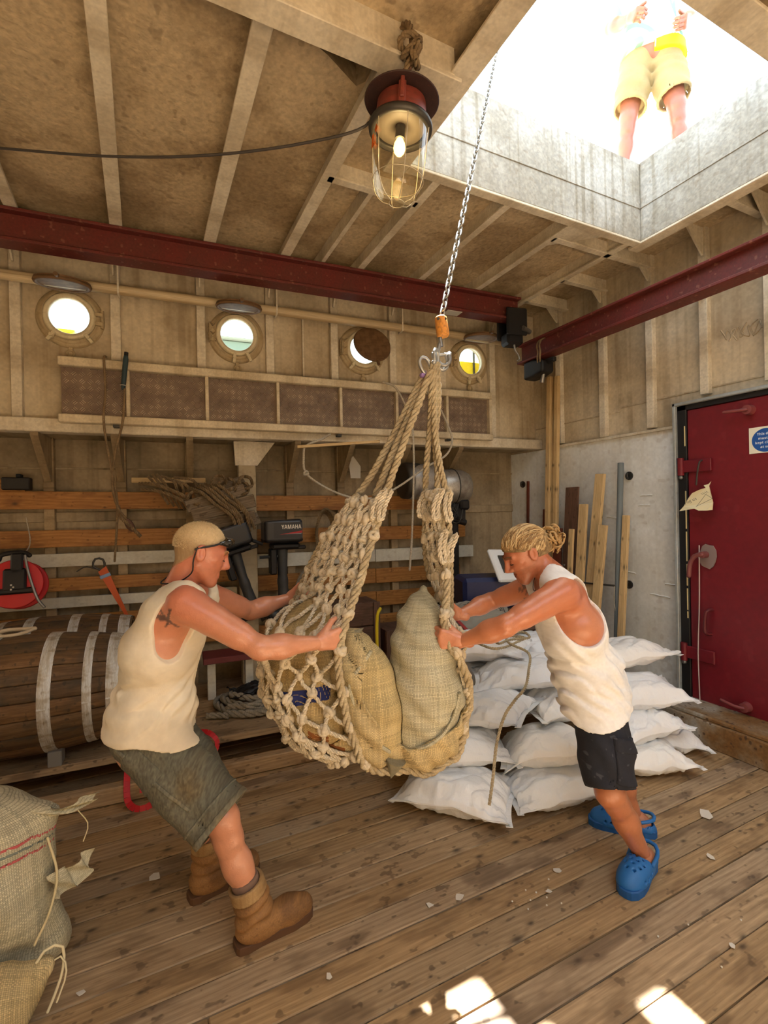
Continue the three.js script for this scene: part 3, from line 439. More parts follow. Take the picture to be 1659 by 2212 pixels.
// tapered capsules [a, b, ra, rb, k]
function caps(list) {
  const L = list.map(([a, b, ra, rb, k]) => { const d = [b[0] - a[0], b[1] - a[1], b[2] - a[2]]; return [a[0], a[1], a[2], d[0], d[1], d[2], 1 / Math.max(1e-9, d[0] * d[0] + d[1] * d[1] + d[2] * d[2]), ra, rb - ra, k]; });
  return (x, y, z) => { let D = 1e9; for (const q of L) { const px = x - q[0], py = y - q[1], pz = z - q[2]; let t = (px * q[3] + py * q[4] + pz * q[5]) * q[6]; t = t < 0 ? 0 : t > 1 ? 1 : t; const ex = px - q[3] * t, ey = py - q[4] * t, ez = pz - q[5] * t, d = Math.sqrt(ex * ex + ey * ey + ez * ez) - q[7] - q[8] * t; D = D > 1e8 ? d : smin(D, d, q[9] ?? .03); } return D; };
}
const ell = (x, y, z, rx, ry, rz) => { const a = x / rx, b = y / ry, c = z / rz, k0 = Math.sqrt(a * a + b * b + c * c), k1 = Math.sqrt((a / rx) ** 2 + (b / ry) ** 2 + (c / rz) ** 2); return k1 < 1e-9 ? -Math.min(rx, ry, rz) : k0 * (k0 - 1) / k1; };
const sub3 = (a, b) => [a[0] - b[0], a[1] - b[1], a[2] - b[2]], add3 = (a, b, s = 1) => [a[0] + b[0] * s, a[1] + b[1] * s, a[2] + b[2] * s], mid = (a, b, t = .5) => [lerp(a[0], b[0], t), lerp(a[1], b[1], t), lerp(a[2], b[2], t)];
const dot3 = (a, b) => a[0] * b[0] + a[1] * b[1] + a[2] * b[2], nrm = (a) => { const l = Math.hypot(...a); return [a[0] / l, a[1] / l, a[2] / l]; }, crs = (a, b) => [a[1] * b[2] - a[2] * b[1], a[2] * b[0] - a[0] * b[2], a[0] * b[1] - a[1] * b[0]];
// frame at o: z forward, y roughly up; returns {to(local), out(world)}
function frame(o, fwd, up) { const z = nrm(fwd), x = nrm(crs(up, z)), y = crs(z, x); return { o, x, y, z, to: (a, b, c) => { const q = [a - o[0], b - o[1], c - o[2]]; return [dot3(q, x), dot3(q, y), dot3(q, z)]; }, out: (p) => [o[0] + x[0] * p[0] + y[0] * p[1] + z[0] * p[2], o[1] + x[1] * p[0] + y[1] * p[1] + z[1] * p[2], o[2] + x[2] * p[0] + y[2] * p[1] + z[2] * p[2]] }; }

// head in its own axes: x to its left ear, y up, z to the nose
function headField(s = 1) {
  const jaw = caps([[[-.05, -.045, -.005], [-.022, -.098, .06], .022, .018, .02], [[.05, -.045, -.005], [.022, -.098, .06], .022, .018, .02], [[-.014, -.1, .068], [.014, -.1, .068], .019, .019, .03]]);
  const nose = caps([[[0, .018, .09], [0, -.026, .112], .0085, .0125, .01], [[-.012, -.033, .098], [.012, -.033, .098], .0095, .0095, .012]]);
  const brow = caps([[[-.04, .026, .07], [-.01, .022, .088], .012, .011, .01], [[.04, .026, .07], [.01, .022, .088], .012, .011, .01], [[-.052, -.008, .05], [-.03, -.016, .074], .013, .012, .02], [[.052, -.008, .05], [.03, -.016, .074], .013, .012, .02]]);
  const lips = caps([[[-.019, -.064, .083], [.019, -.064, .083], .0075, .0075, .006], [[-.015, -.074, .084], [.015, -.074, .084], .0078, .0078, .006]]);
  return (x, y, z) => {
    x /= s; y /= s; z /= s;
    let d = ell(x, y - .032, z + .012, .0745, .086, .098);
    d = smin(d, ell(x, y + .028, z - .03, .061, .082, .062), .03);
    d = smin(d, jaw(x, y, z), .028); d = smin(d, brow(x, y, z), .016); d = smin(d, nose(x, y, z), .012);
    const ax = Math.abs(x);
    d = smax(d, -(Math.hypot(ax - .031, y - .003, z - .097) - .017), .014);
    d = smin(d, Math.hypot(ax - .031, y - .002, z - .074) - .0145, .005);
    d = smin(d, lips(x, y, z), .008);
    // ears
    const ey = y - .002, ez = z + .012, cs = Math.cos(.25), sn = Math.sin(.25), e1 = ey * cs - ez * sn, e2 = ey * sn + ez * cs;
    let e = ell(ax - .081, e1, e2, .011, .033, .02); e = smax(e, -ell(ax - .093, e1 - .002, e2 - .004, .009, .02, .011), .006);
    return smin(d, e, .008) * s;
  };
}
// hand: x thumb side (along the held rope), y towards the fingers, returns capsules in world axes
function handCaps(w, yv, xv, right, o = {}) {
  const y = nrm(yv); let x = nrm(sub3(xv, [y[0] * dot3(xv, y), y[1] * dot3(xv, y), y[2] * dot3(xv, y)])); let z = crs(x, y); if (!right) z = z.map((q) => -q);
  const s = o.s ?? 1, W = (a, b, c) => [0, 1, 2].map((i) => w[i] + s * (x[i] * a + y[i] * b + z[i] * c)), L = [], r = (k) => k * s;
  const c1 = o.c1 ?? 62, c2 = o.c2 ?? 82, c3 = o.c3 ?? 52;
  L.push([W(0, -.03, 0), W(0, .02, 0), r(.024), r(.023), .015]);
  [[.031, .086, [.042, .027, .02], 0], [.0105, .09, [.046, .03, .021], 0], [-.0105, .086, [.042, .028, .02], 4], [-.03, .078, [.034, .021, .018], 8]].forEach(([fx, fy, ls, ad], k) => {
    L.push([W(fx * .45, .012, 0), W(fx, fy, -.003), r(.0185), r(.0125), .014]);
    let p = [fx, fy, -.003], a = 0; const sp = (o.spread ?? 0) * (1.5 - k) * .1;
    ls.forEach((l, j) => { a += ([c1, c2, c3][j] + (j === 0 ? ad : 0)) * D2R; const q = [p[0] + sp * l, p[1] + Math.cos(a) * l, p[2] + Math.sin(a) * l]; L.push([W(...p), W(...q), r(.0104 - .0008 * j - (k === 3 ? .0012 : 0)), r(.0098 - .0009 * j - (k === 3 ? .0012 : 0)), .0035]); p = q; });
  });
  const th = o.thumb ?? [[.022, .02, .008], [.043, .05, .022], [.058, .07, .034], [.066, .09, .04]];
  L.push([W(...th[0]), W(...th[1]), r(.0165), r(.013), .012], [W(...th[1]), W(...th[2]), r(.0122), r(.0112), .004], [W(...th[2]), W(...th[3]), r(.0112), r(.009), .004]);
  return L;
}
const bounds = (L, pad) => { const a = [1e9, 1e9, 1e9], b = [-1e9, -1e9, -1e9]; for (const [p, q, r0, r1] of L) for (const [v, r] of [[p, r0], [q, r1]]) for (let i = 0; i < 3; i++) { a[i] = Math.min(a[i], v[i] - r - pad); b[i] = Math.max(b[i], v[i] + r + pad); } return [a, b]; };
const mgc = (list) => { let p = [], n = [], c = [], uv = [], ix = [], o = 0; for (const g of list) { const a = g.attributes; for (const [d, k] of [[p, 'position'], [n, 'normal'], [c, 'color'], [uv, 'uv']]) { const s = a[k].array; for (let i = 0; i < s.length; i++) d.push(s[i]); } const s = g.index.array; for (let i = 0; i < s.length; i++) ix.push(s[i] + o); o += a.position.count; } const g = new THREE.BufferGeometry(); g.setAttribute('position', new THREE.Float32BufferAttribute(p, 3)); g.setAttribute('normal', new THREE.Float32BufferAttribute(n, 3)); g.setAttribute('color', new THREE.Float32BufferAttribute(c, 3)); g.setAttribute('uv', new THREE.Float32BufferAttribute(uv, 2)); g.setIndex(ix); return g; };
const lin = (r, g, b) => { const c = H(r, g, b); return [c.r, c.g, c.b]; };

// body capsules from joints; F is the chest's forward direction
function bodyCaps(J, F, o = {}) {
  const t = nrm(sub3(J.shL, J.shR)), up = mid(J.chest, J.neckb, .6), L = { torso: [], arms: [], legs: [] }, m = o.m ?? 1, T = L.torso;
  const lat = (p, w) => [add3(p, t, -w), add3(p, t, w)];
  const h = nrm(sub3(J.hipL, J.hipR));
  T.push([add3(J.pelvis, h, -.075), add3(J.pelvis, h, .075), .108 * m, .108 * m, .05]);
  T.push([...lat(J.waist, .058), .098 * m, .098 * m, .06], [J.pelvis, J.waist, .115 * m, .105 * m, .06], [J.waist, J.chest, .105 * m, .118 * m, .06]);
  T.push([...lat(J.chest, .075), .112 * m, .112 * m, .06], [...lat(up, .085), .085 * m, .085 * m, .05], [add3(mid(J.chest, up), F, .04), add3(mid(J.chest, up), F, .04), .09, .09, .06]);
  T.push([J.neckb, mid(J.neckb, J.shR, .75), .05, .052, .045], [J.neckb, mid(J.neckb, J.shL, .75), .05, .052, .045]);
  for (const s of ['R', 'L']) {
    const sh = J['sh' + s], el = J['el' + s], wr = J['wr' + s], sg = s === 'R' ? -1 : 1;
    T.push([add3(up, t, .07 * sg), mid(up, sh, .9), .075, .06, .05]);
    const ud = sub3(el, sh), fd = sub3(wr, el);
    L.arms.push([sh, add3(sh, ud, .3), .062, .056, .04], [add3(sh, ud, .15), el, .052, .0405, .03], [add3(sh, ud, .45), add3(sh, ud, .7), .049, .046, .03]);
    const out = nrm(crs(ud, fd));
    L.arms.push([el, add3(el, fd, .35), .041, .043, .025], [add3(el, fd, .3), wr, .0425, .0265, .03]);
    const hp = J['hip' + s], kn = J['kn' + s], an = J['an' + s], sd = sub3(an, kn), bk = nrm(crs(crs(sub3(kn, hp), sd), sd)), cb_ = Math.hypot(...crs(nrm(sub3(kn, hp)), nrm(sd))) > .1 ? (dot3(bk, F) < 0 ? bk : bk.map((q) => -q)) : F.map((q) => -q);
    L.legs.push([hp, mid(hp, kn, .5), .094, .082, .05], [mid(hp, kn, .5), kn, .082, .058, .04], [kn, mid(kn, an, .2), .055, .05, .03], [add3(mid(kn, an, .18), cb_, .012), add3(mid(kn, an, .5), cb_, .014), .048, .05, .03], [mid(kn, an, .45), an, .05, .034, .03]);
  }
  return L;
}
const weaveB = tex(256, 256, (u, v) => { const a = .5 + .5 * Math.sin(u * 402), b = .5 + .5 * Math.sin(v * 402), k = ((Math.floor(u * 64) + Math.floor(v * 64)) % 2 ? a : b); return [k, k, k]; }, false);
const skinBump = bumpNoise(431, 40, 3);
const skinM = () => mp({ vertexColors: true, color: 0xffffff, roughness: .4, bumpMap: rep(skinBump, 6, 6), bumpScale: .0006, specularIntensity: 1, clearcoat: .4, clearcoatRoughness: .28 });

// ---------------------------------------------------------------- the man on the left
const LJ = { pelvis: [.016, .74, -2.197], waist: [.025, .865, -2.193], chest: [.056, 1.084, -2.167], neckb: [.134, 1.305, -2.14], head: [.212, 1.46, -2.113], shR: [.137, 1.289, -1.955], elR: [.379, 1.123, -1.818], wrR: [.609, 1.107, -1.839], haR: [.703, 1.111, -1.848], shL: [.235, 1.262, -2.27], elL: [.462, 1.146, -2.42], wrL: [.66, 1.18, -2.46], haL: [.738, 1.2, -2.44], hipR: [-.002, .733, -2.1], knR: [.243, .487, -1.906], anR: [.361, .095, -1.891], hipL: [.05, .71, -2.29], knL: [.215, .42, -2.235], anL: [.225, .1, -2.225] };
const CR = [.897, 0, .442], CF = [.442, 0, -.897];   // to the right and away, seen by someone standing in the hold where the camera stands
{
  const J = LJ, F = nrm([.97, 0, .16]), P = bodyCaps(J, F), hf = frame(J.head, nrm([.96, -.33, .02]), [.3, 1, 0]), hS = 1.0, hd = headField(hS);
  const neck = [[add3(J.neckb, [-.012, .01, 0]), hf.out([0, -.05, -.03]), .06, .056, .03]], allB = [...P.torso, ...P.arms, ...P.legs, ...neck], body = caps(allB), torso = caps(P.torso);
  const man = thing('person', 'man in cream tank top, denim shorts and tan boots pulling the net', 'person');
  const skin = lin(202, 138, 106), burn = lin(190, 104, 80), pale = lin(214, 158, 126);
  const up = mid(J.chest, J.neckb, .6), tat = add3(mid(J.neckb, J.shR, .45), [-.055, -.055, .03]);
  const col = (x, y, z, nx, ny, nz) => {
    let c = mixc(skin, burn, clamp(sstep(1.12, 1.42, y) * .75 + .25 * (fb3(x * 18, y * 18, z * 18, 3) - .4)));
    c = mixc(c, pale, .55 * sstep(1.2, .9, y) * (y > .6 ? 1 : 0) + .25 * sstep(.6, .3, y)); c = mul(c, .94 + .14 * fb3(x * 60, y * 60, z * 60, 2));
    // tattoo: a swallow on the shoulder blade
    const a = (x - tat[0]) * .9 + (z - tat[2]) * .44, b = y - tat[1];
    const bird = Math.min(Math.abs(b + .25 * a) - .012 * sstep(.06, -.02, Math.abs(a)), Math.max(Math.abs(a - .02 + .9 * b) - .007, Math.abs(b) - .04), Math.max(Math.abs(a - .03 - .5 * b) - .006, Math.abs(b) - .035));
    if (Math.abs(a) < .06 && bird < 0 && nz > -.3 && y > 1.1) c = mixc(c, lin(60, 52, 54), .85);
    return c;
  };
  const hcol = (x, y, z) => { const [a, b, c2] = hf.to(x, y, z).map((q) => q / hS); let c = mixc(skin, burn, .55 + .3 * (fb3(x * 30, y * 30, z * 30, 3) - .5)); c = mul(c, .95 + .12 * vn(x * 90, y * 90, z * 90));
    if (c2 > .07 && b < -.056 && b > -.084 && Math.abs(a) < .026) c = mixc(c, lin(168, 76, 70), .6);
    if (b < -.045 && c2 > .0) c = mixc(c, lin(172, 112, 74), .35 * vn(x * 160, y * 160, z * 160));
    if (b > .02 && b < .033 && c2 > .06 && Math.abs(a) > .012 && Math.abs(a) < .05) c = mixc(c, lin(170, 128, 84), .6); if (Math.hypot(Math.abs(a) - .031, b + .0005, c2 - .088) < .009 && Math.abs(b + .003) < .0022) c = lin(70, 46, 40); return c; };
  const hL = handCaps(J.wrR, sub3(J.haR, J.wrR), [.16, 1, .05], true, { s: 1.06, c1: 58, c2: 84, c3: 60 }), hF = handCaps(J.wrL, sub3(J.haL, J.wrL), [.35, 1, .1], false, { s: 1.02 });
  const [b0, b1] = bounds(allB, .02), meshes = [snet(body, b0, b1, .0085, null, col)];
  { const o = J.head, r = .165; meshes.push(snet((x, y, z) => { const q = hf.to(x, y, z); return smin(hd(q[0], q[1], q[2]), caps(neck)(x, y, z), .02); }, [o[0] - r, o[1] - r, o[2] - r], [o[0] + r, o[1] + r, o[2] + r], .0034, null, hcol)); }
  for (const h of [hL, hF]) { const [a, b] = bounds(h, .008); meshes.push(snet(caps(h), a, b, .0032, null, (x, y, z) => mul(mixc(pale, burn, .35), .93 + .14 * vn(x * 120, y * 120, z * 120)))); }
  part('body', mgc(meshes), skinM(), man);
  // hair: cropped, blond
  const hairM = mt({ vertexColors: true, roughness: .8 }), nkL = caps(neck), hairLine = (z) => z > .03 ? .046 + .5 * (z - .03) : z > -.02 ? lerp(.004, .046, (z + .02) / .05) : .004 + 1.25 * (z + .02);
  let hairMesh; { const o = J.head, r = .15; hairMesh = part('hair', snet((x, y, z) => { const q = hf.to(x, y, z).map((e) => e / hS), n = vn(x * 420, y * 160, z * 420) + .5 * vn(x * 160, y * 90, z * 160); const line = q[1] - hairLine(q[2]) - .008 * (n - .7); return Math.max(smin(ell(q[0], q[1] - .032, q[2] + .012, .0745, .086, .098) * hS, nkL(x, y, z), .03) - .0005 - (.001 + .0055 * sstep(.0, .09, line)) * (.6 + .4 * n), -line * .7, .026 - Math.hypot((q[1] - .0) * .72, q[2] + .008), q[2] - .088 + .3 * Math.abs(q[0]) + (q[1] - .07) * .2); }, [o[0] - r, o[1] - r, o[2] - r], [o[0] + r, o[1] + r, o[2] + r], .0034, null, (x, y, z) => { const q = hf.to(x, y, z), k = vn(x * 260, y * 60, z * 260); const ln = q[1] - hairLine(q[2]); return mixc(mixc(skin, lin(150, 122, 86), sstep(-.002, .014, ln)), lin(214, 190, 148), clamp(sstep(.0, .07, q[1]) * .75 + .35 * (k - .4))); }), hairM, man, 'cropped blond hair'); }
  { const R = rng(41), L = [], E = (u, v) => { const a = u * 6.2832, y = v, c = Math.sqrt(Math.max(0, 1 - y * y)); return [c * Math.cos(a), y, c * Math.sin(a)]; }; for (let k = 0; k < 5200; k++) { const e = E(R(), R() * 1.35 - .35), p = [e[0] * .0745, .032 + e[1] * .086, -.012 + e[2] * .098], line = p[1] - hairLine(p[2]); if (line < .003 || p[1] < -.03 || p[2] > .08 - .3 * Math.abs(p[0]) || Math.hypot(p[1] * .72, p[2] + .008) < .03) continue; const s = .0035 + .004 * sstep(0, .06, line), w = hf.out(p.map((q) => q * hS)), n = hf.out(add3(p, nrm([e[0], e[1] + .15, e[2] - .35]), .003 + .009 * sstep(.01, .1, line) + .3 * s).map((q) => q * hS)); const t = nrm(crs(sub3(n, w), [.2, .7, .5])), b = nrm(crs(sub3(n, w), t)), r = .0012; const A = add3(w, t, r), B = add3(add3(w, t, -r * .5), b, r), D = add3(add3(w, t, -r * .5), b, -r); L.push(...A, ...B, ...n, ...B, ...D, ...n, ...D, ...A, ...n); } part('hair_bristles', geo(L, new Array(L.length / 3 * 2).fill(0)), mt({ color: H(216, 194, 152), roughness: .7 }), hairMesh, 'short blond bristles'); }
  for (const s of [-1, 1]) { part('eyebrow', tube([hf.out([s * .014 * hS, .031 * hS, .098 * hS]), hf.out([s * .032 * hS, .036 * hS, .091 * hS]), hf.out([s * .048 * hS, .03 * hS, .076 * hS])], .0032, { rad: 5, step: .006 }), mt({ color: H(176, 136, 92) }), man); part('eyelash', tube([hf.out([s * .02 * hS, -.004 * hS, .09 * hS]), hf.out([s * .031 * hS, -.007 * hS, .0905 * hS]), hf.out([s * .043 * hS, -.004 * hS, .083 * hS])], .0015, { rad: 4, step: .004 }), mt({ color: H(60, 40, 34) }), man); }
  part('mouth_line', tube([hf.out([-.022 * hS, -.071 * hS, .082 * hS]), hf.out([0, -.0685 * hS, .0925 * hS]), hf.out([.022 * hS, -.071 * hS, .082 * hS])], .0016, { rad: 4, step: .005 }), mt({ color: H(96, 44, 40) }), man);
  // sunglasses pushed up on the head, with their cord
  const sg = thing('sunglasses', 'black wraparound sunglasses with a neck cord pushed up on the left man', 'sunglasses'), O = (a, b, c) => hf.out([a * hS, b * hS, c * hS]);
  const lens = (s) => { const L = caps([[O(s * .012, .078, .096), O(s * .045, .07, .078), .014, .015, .02], [O(s * .045, .07, .078), O(s * .07, .06, .05), .014, .008, .02]]); const [a, b] = [O(s * .03, .07, .08).map((q) => q - .07), O(s * .03, .07, .08).map((q) => q + .07)]; return snet((x, y, z) => { const q = hf.to(x, y, z); return Math.max(L(x, y, z), -(hd(q[0], q[1], q[2]) - .011)); }, a, b, .003); };
  part('lens', lens(1), mp({ color: H(14, 14, 16), roughness: .08, clearcoat: 1 }), sg); part('lens', lens(-1), mp({ color: H(14, 14, 16), roughness: .08, clearcoat: 1 }), sg);
  for (const s of [-1, 1]) part('temple_arm', tube([O(s * .072, .06, .05), O(s * .084, .042, .02), O(s * .086, .028, -.01), O(s * .084, .012, -.035)], .004), M.black, sg);
  part('neck_cord', tube([O(-.086, .02, -.03), O(-.084, -.03, -.03), O(-.078, -.075, -.02), add3(J.neckb, [-.02, .05, .065]), add3(J.neckb, [-.055, .045, .04]), add3(J.neckb, [-.075, .045, 0]), add3(J.neckb, [-.05, .06, -.05]), O(.08, -.07, -.04), O(.084, .01, -.03)], .0028, { rad: 5, step: .015 }), M.black, sg);
  const shC = []; for (const s of ['R', 'L']) { const hp = J['hip' + s], kn = J['kn' + s]; shC.push([add3(hp, [0, .03, 0]), mid(hp, kn, .5), .115, .118, .04], [mid(hp, kn, .5), mid(hp, kn, 1.02), .118, .125, .04]); }
  shC.push([add3(add3(J.pelvis, [0, .045, 0], 1), F, -.018), add3(J.pelvis, F, -.018), .136, .136, .05], [add3(add3(J.pelvis, nrm(sub3(J.hipL, J.hipR)), -.07), [0, .03, 0]), add3(add3(J.pelvis, nrm(sub3(J.hipL, J.hipR)), .07), [0, .03, 0]), .124, .124, .05]);
  const sh0 = caps(shC), tR = nrm(sub3(J.knR, J.hipR)), tL = nrm(sub3(J.knL, J.hipL)), split = mid(J.hipR, J.hipL), sd = nrm(sub3(J.hipL, J.hipR));
  // tank top
  const hipUp = nrm(sub3(J.waist, J.pelvis)), ax = nrm(sub3(J.chest, J.waist)), hemO = add3(J.pelvis, [0, .035, 0]), nearA = add3(add3(J.shR, [-.045, -.11, .07]), F, 0), farA = add3(J.shL, [-.04, -.12, -.07]), af = frame(nearA, crs([0, 1, 0], F), [0, 1, 0]);
  const tW = (x, y, z) => { const lo = sstep(1.1, .82, y), q = y * 26 + 5 * vn(x * 7, y * 5, z * 7) + x * 7 - z * 5; const q2 = (y * .8 - x * .5 + z * .4) * 105 + 11 * vn(x * 9 + 3, y * 7, z * 9); return .013 + .016 * lo + (.25 + lo) * .011 * (Math.abs(Math.sin(q)) - .4) + .0065 * (.35 + lo) * Math.sin(q2) * sstep(.3, .65, vn(x * 8, y * 8, z * 8 + 4)) + .011 * (fb3(x * 13, y * 9, z * 13, 3) - .5); };
  const tankF = (x, y, z) => {
    let d = smin(torso(x, y, z) - tW(x, y, z), sh0(x, y, z) - .014, .03);
    const a1 = af.to(x, y, z), arm = ell(a1[0], a1[1], a1[2], .105, .14, .16), f2 = [x - farA[0], y - farA[1], z - farA[2]], arm2 = ell(dot3(f2, F), f2[1], dot3(f2, crs([0, 1, 0], F)), .1, .14, .15);
    d = smax(d, -arm, .006); d = smax(d, -arm2, .006);
    const n = [x - J.neckb[0], y - J.neckb[1], z - J.neckb[2]]; d = smax(d, -ell(dot3(n, F) - .035, n[1] - .02, dot3(n, crs([0, 1, 0], F)), .11, .085, .092), .006);
    const h = (x - hemO[0]) * hipUp[0] + (y - hemO[1]) * hipUp[1] + (z - hemO[2]) * hipUp[2] + .05 * (dot3([x - hemO[0], 0, z - hemO[2]], F)); return smax(d, -h + .006 * Math.sin(x * 24 + z * 18), .006);
  };
  const tb = bounds(P.torso, .05), clothT = paintTex(C(236, 226, 204), C(204, 184, 150), 501, { n: 512, fx: 3, mottle: .5, specks: 0, fine: .04 });
  part('tank_top', snet(tankF, tb[0], tb[1], .0062), mt({ map: rep(clothT, 1.3, 1.3), bumpMap: rep(weaveB, 9, 9), bumpScale: .0004, roughness: .9 }), man, 'cream cotton tank top');
  // denim shorts
  const shortF = (x, y, z) => { let d = sh0(x, y, z) + .012 * (fb3(x * 9, y * 9, z * 9, 3) - .5) + .006 * Math.sin((x + y) * 40 + 6 * vn(x * 6, y * 6, z * 6)); const side = (x - split[0]) * sd[0] + (y - split[1]) * sd[1] + (z - split[2]) * sd[2];
    const hR = dot3([x - J.knR[0], y - J.knR[1], z - J.knR[2]], tR) + .0, hLg = dot3([x - J.knL[0], y - J.knL[1], z - J.knL[2]], tL); const hem = side < 0 ? hR : hLg; d = Math.max(d, hem); const inner = d + .02; if (hem > -.06) d = Math.max(d, -Math.max(sh0(x, y, z) + .014, -hem - .05)); if (y > J.pelvis[1] + .055) d = Math.max(d, torso(x, y, z) - .006); return Math.max(d, y - (J.pelvis[1] + .085 + .1 * (x - J.pelvis[0]))); };
  const sb = bounds(shC, .03), den = tex(512, 512, (u, v) => { const k = pf(u, v, 4, 4, 521, 5), f = pf(u, v, 120, 60, 531, 2), g = sstep(.4, .66, pf(u, v, 3, 3, 541, 4)); return mul(mixc(mixc(C(92, 98, 92), C(122, 120, 104), k), C(122, 98, 60), .15 + g * .7), .8 + .4 * f); });
  const dM = mt({ map: rep(den, 1.6, 1.6), bumpMap: rep(weaveB, 10, 10), bumpScale: .0006, roughness: .95 });
  const seamM = mt({ map: rep(den, 1.6, 1.6), color: H(255, 255, 255), roughness: .95 }); dM.color.copy(H(236, 236, 236));
  const shortsM = part('shorts', snet(shortF, sb[0], sb[1], .0068), dM, man, 'dirty denim shorts below the knee');
  const patchOf = (f, off, reg, a, b, c = .006) => snet((x, y, z) => Math.max(f(x, y, z) - off, -(f(x, y, z) + .006), reg(x, y, z)), a, b, c);
  const pk = frame(add3(add3(mid(J.hipR, J.knR, .18), [0, 0, .09]), F, -.075), add3([0, 0, 1], F, -.6), sub3(J.hipR, J.knR)), pkb = [pk.o.map((q) => q - .16), pk.o.map((q) => q + .16)];
  part('pocket', patchOf(shortF, .006, (x, y, z) => { const q = pk.to(x, y, z); return Math.max(Math.abs(q[0]) - .065 - .1 * q[1] * .3, Math.abs(q[1] + .0) - .075 + Math.max(0, -q[1] - .055) * 0, Math.abs(q[2]) - .12); }, ...pkb), dM, shortsM, 'patch pocket');
  for (const [k, w] of [[.86, .005], [.985, .012]]) { const o = mid(J.hipR, J.knR, k); part('stitched_seam', patchOf(shortF, .0045, (x, y, z) => Math.max(Math.abs(dot3([x - o[0], y - o[1], z - o[2]], tR)) - w, ((x - split[0]) * sd[0] + (z - split[2]) * sd[2])), o.map((q) => q - .17), o.map((q) => q + .17), .005), seamM, shortsM); }
  part('stitched_seam', patchOf(shortF, .005, (x, y, z) => { const q = [x - J.hipR[0], y - J.hipR[1], z - J.hipR[2]], w = dot3(q, crs(tR, [0, 0, 1])); return Math.max(Math.abs(w - .035 + dot3(q, tR) * .06) - .006, -q[2] + .02, dot3(q, tR) - .3); }, J.hipR.map((q) => q - .2), [.4, .95, -1.7], .005), seamM, shortsM);
  // boots
  const bootM = mt({ map: rep(paintTex(C(150, 108, 62), C(104, 72, 40), 561, { n: 512, fx: 5, mottle: .7, specks: .4 }), 3, 3), roughness: .75 }), soleM = mt({ color: H(92, 62, 38), roughness: .8 }), lining = mt({ map: rep(T.tan, 3, 3), color: H(206, 178, 140) });
  const boot = (an, kn, dir, side) => {
    const b = [], d = nrm(dir), sv = [d[2], 0, -d[0]], g = (a, y, s) => [an[0] + d[0] * a + sv[0] * s, y, an[2] + d[2] * a + sv[2] * s], shin = nrm(sub3(kn, an));
    const L = [[g(-.035, .06, 0), g(.02, .055, 0), .046, .044, .03], [g(.02, .055, 0), g(.13, .05, 0), .048, .05, .04], [g(.13, .052, 0), g(.185, .046, 0), .05, .043, .03], [g(-.012, .075, 0), add3(an, shin, .06), .052, .056, .035], [add3(an, shin, .03), add3(an, shin, .145), .056, .062, .03]];
    const f = caps(L), cut = add3(an, shin, .135), [a, e] = bounds(L, .03);
    const bm = part('boot', snet((x, y, z) => { const h = dot3([x - cut[0], y - cut[1], z - cut[2]], shin); let q = f(x, y, z) + .006 * Math.sin(dot3([x - an[0], y - an[1], z - an[2]], shin) * 130 + 3 * vn(x * 20, y * 20, z * 20)) * sstep(.1, .03, Math.abs(dot3([x - an[0], y - an[1], z - an[2]], shin) - .05)); q = Math.max(q, h, .024 - y); return Math.max(q, -Math.max(f(x, y, z) + .012, -h - .05)); }, a, e, .0055), bootM, man, 'tan leather boot');
    part('boot_cuff', snet((x, y, z) => { const h = dot3([x - cut[0], y - cut[1], z - cut[2]], shin), q = f(x, y, z); return Math.max(q - .006, -(q + .008), Math.abs(h + .018) - .024); }, cut.map((q) => q - .1), cut.map((q) => q + .1), .005), lining, bm, 'folded pale boot cuff');
    const sl = []; for (const [u, w] of [[-.088, .022], [-.08, .036], [-.05, .044], [0, .042], [.06, .046], [.13, .053], [.185, .047], [.215, .032], [.226, .014]]) sl.push([u, w]); const out = [...sl, ...sl.slice().reverse().map(([u, w]) => [u, -w])];
    const sg2 = ext(out.map(([u, w]) => [u, w]), .026, .003); sg2.rotateX(-Math.PI / 2); sg2.rotateY(Math.atan2(-d[2], d[0])); sg2.translate(an[0], .001, an[2]); part('boot_sole', sg2, soleM, bm);
    part('sock', snet((x, y, z) => Math.max(caps([[an, kn, .048, .058, .01]])(x, y, z), Math.abs(dot3([x - an[0], y - an[1], z - an[2]], shin) - .14) - .022), cut.map((q) => q - .1), cut.map((q) => q + .1), .006), mt({ color: H(116, 92, 78) }), man);
  };
  boot(J.anR, J.knR, [.965, 0, -.15]); boot(J.anL, J.knL, [.93, 0, -.22]);
}

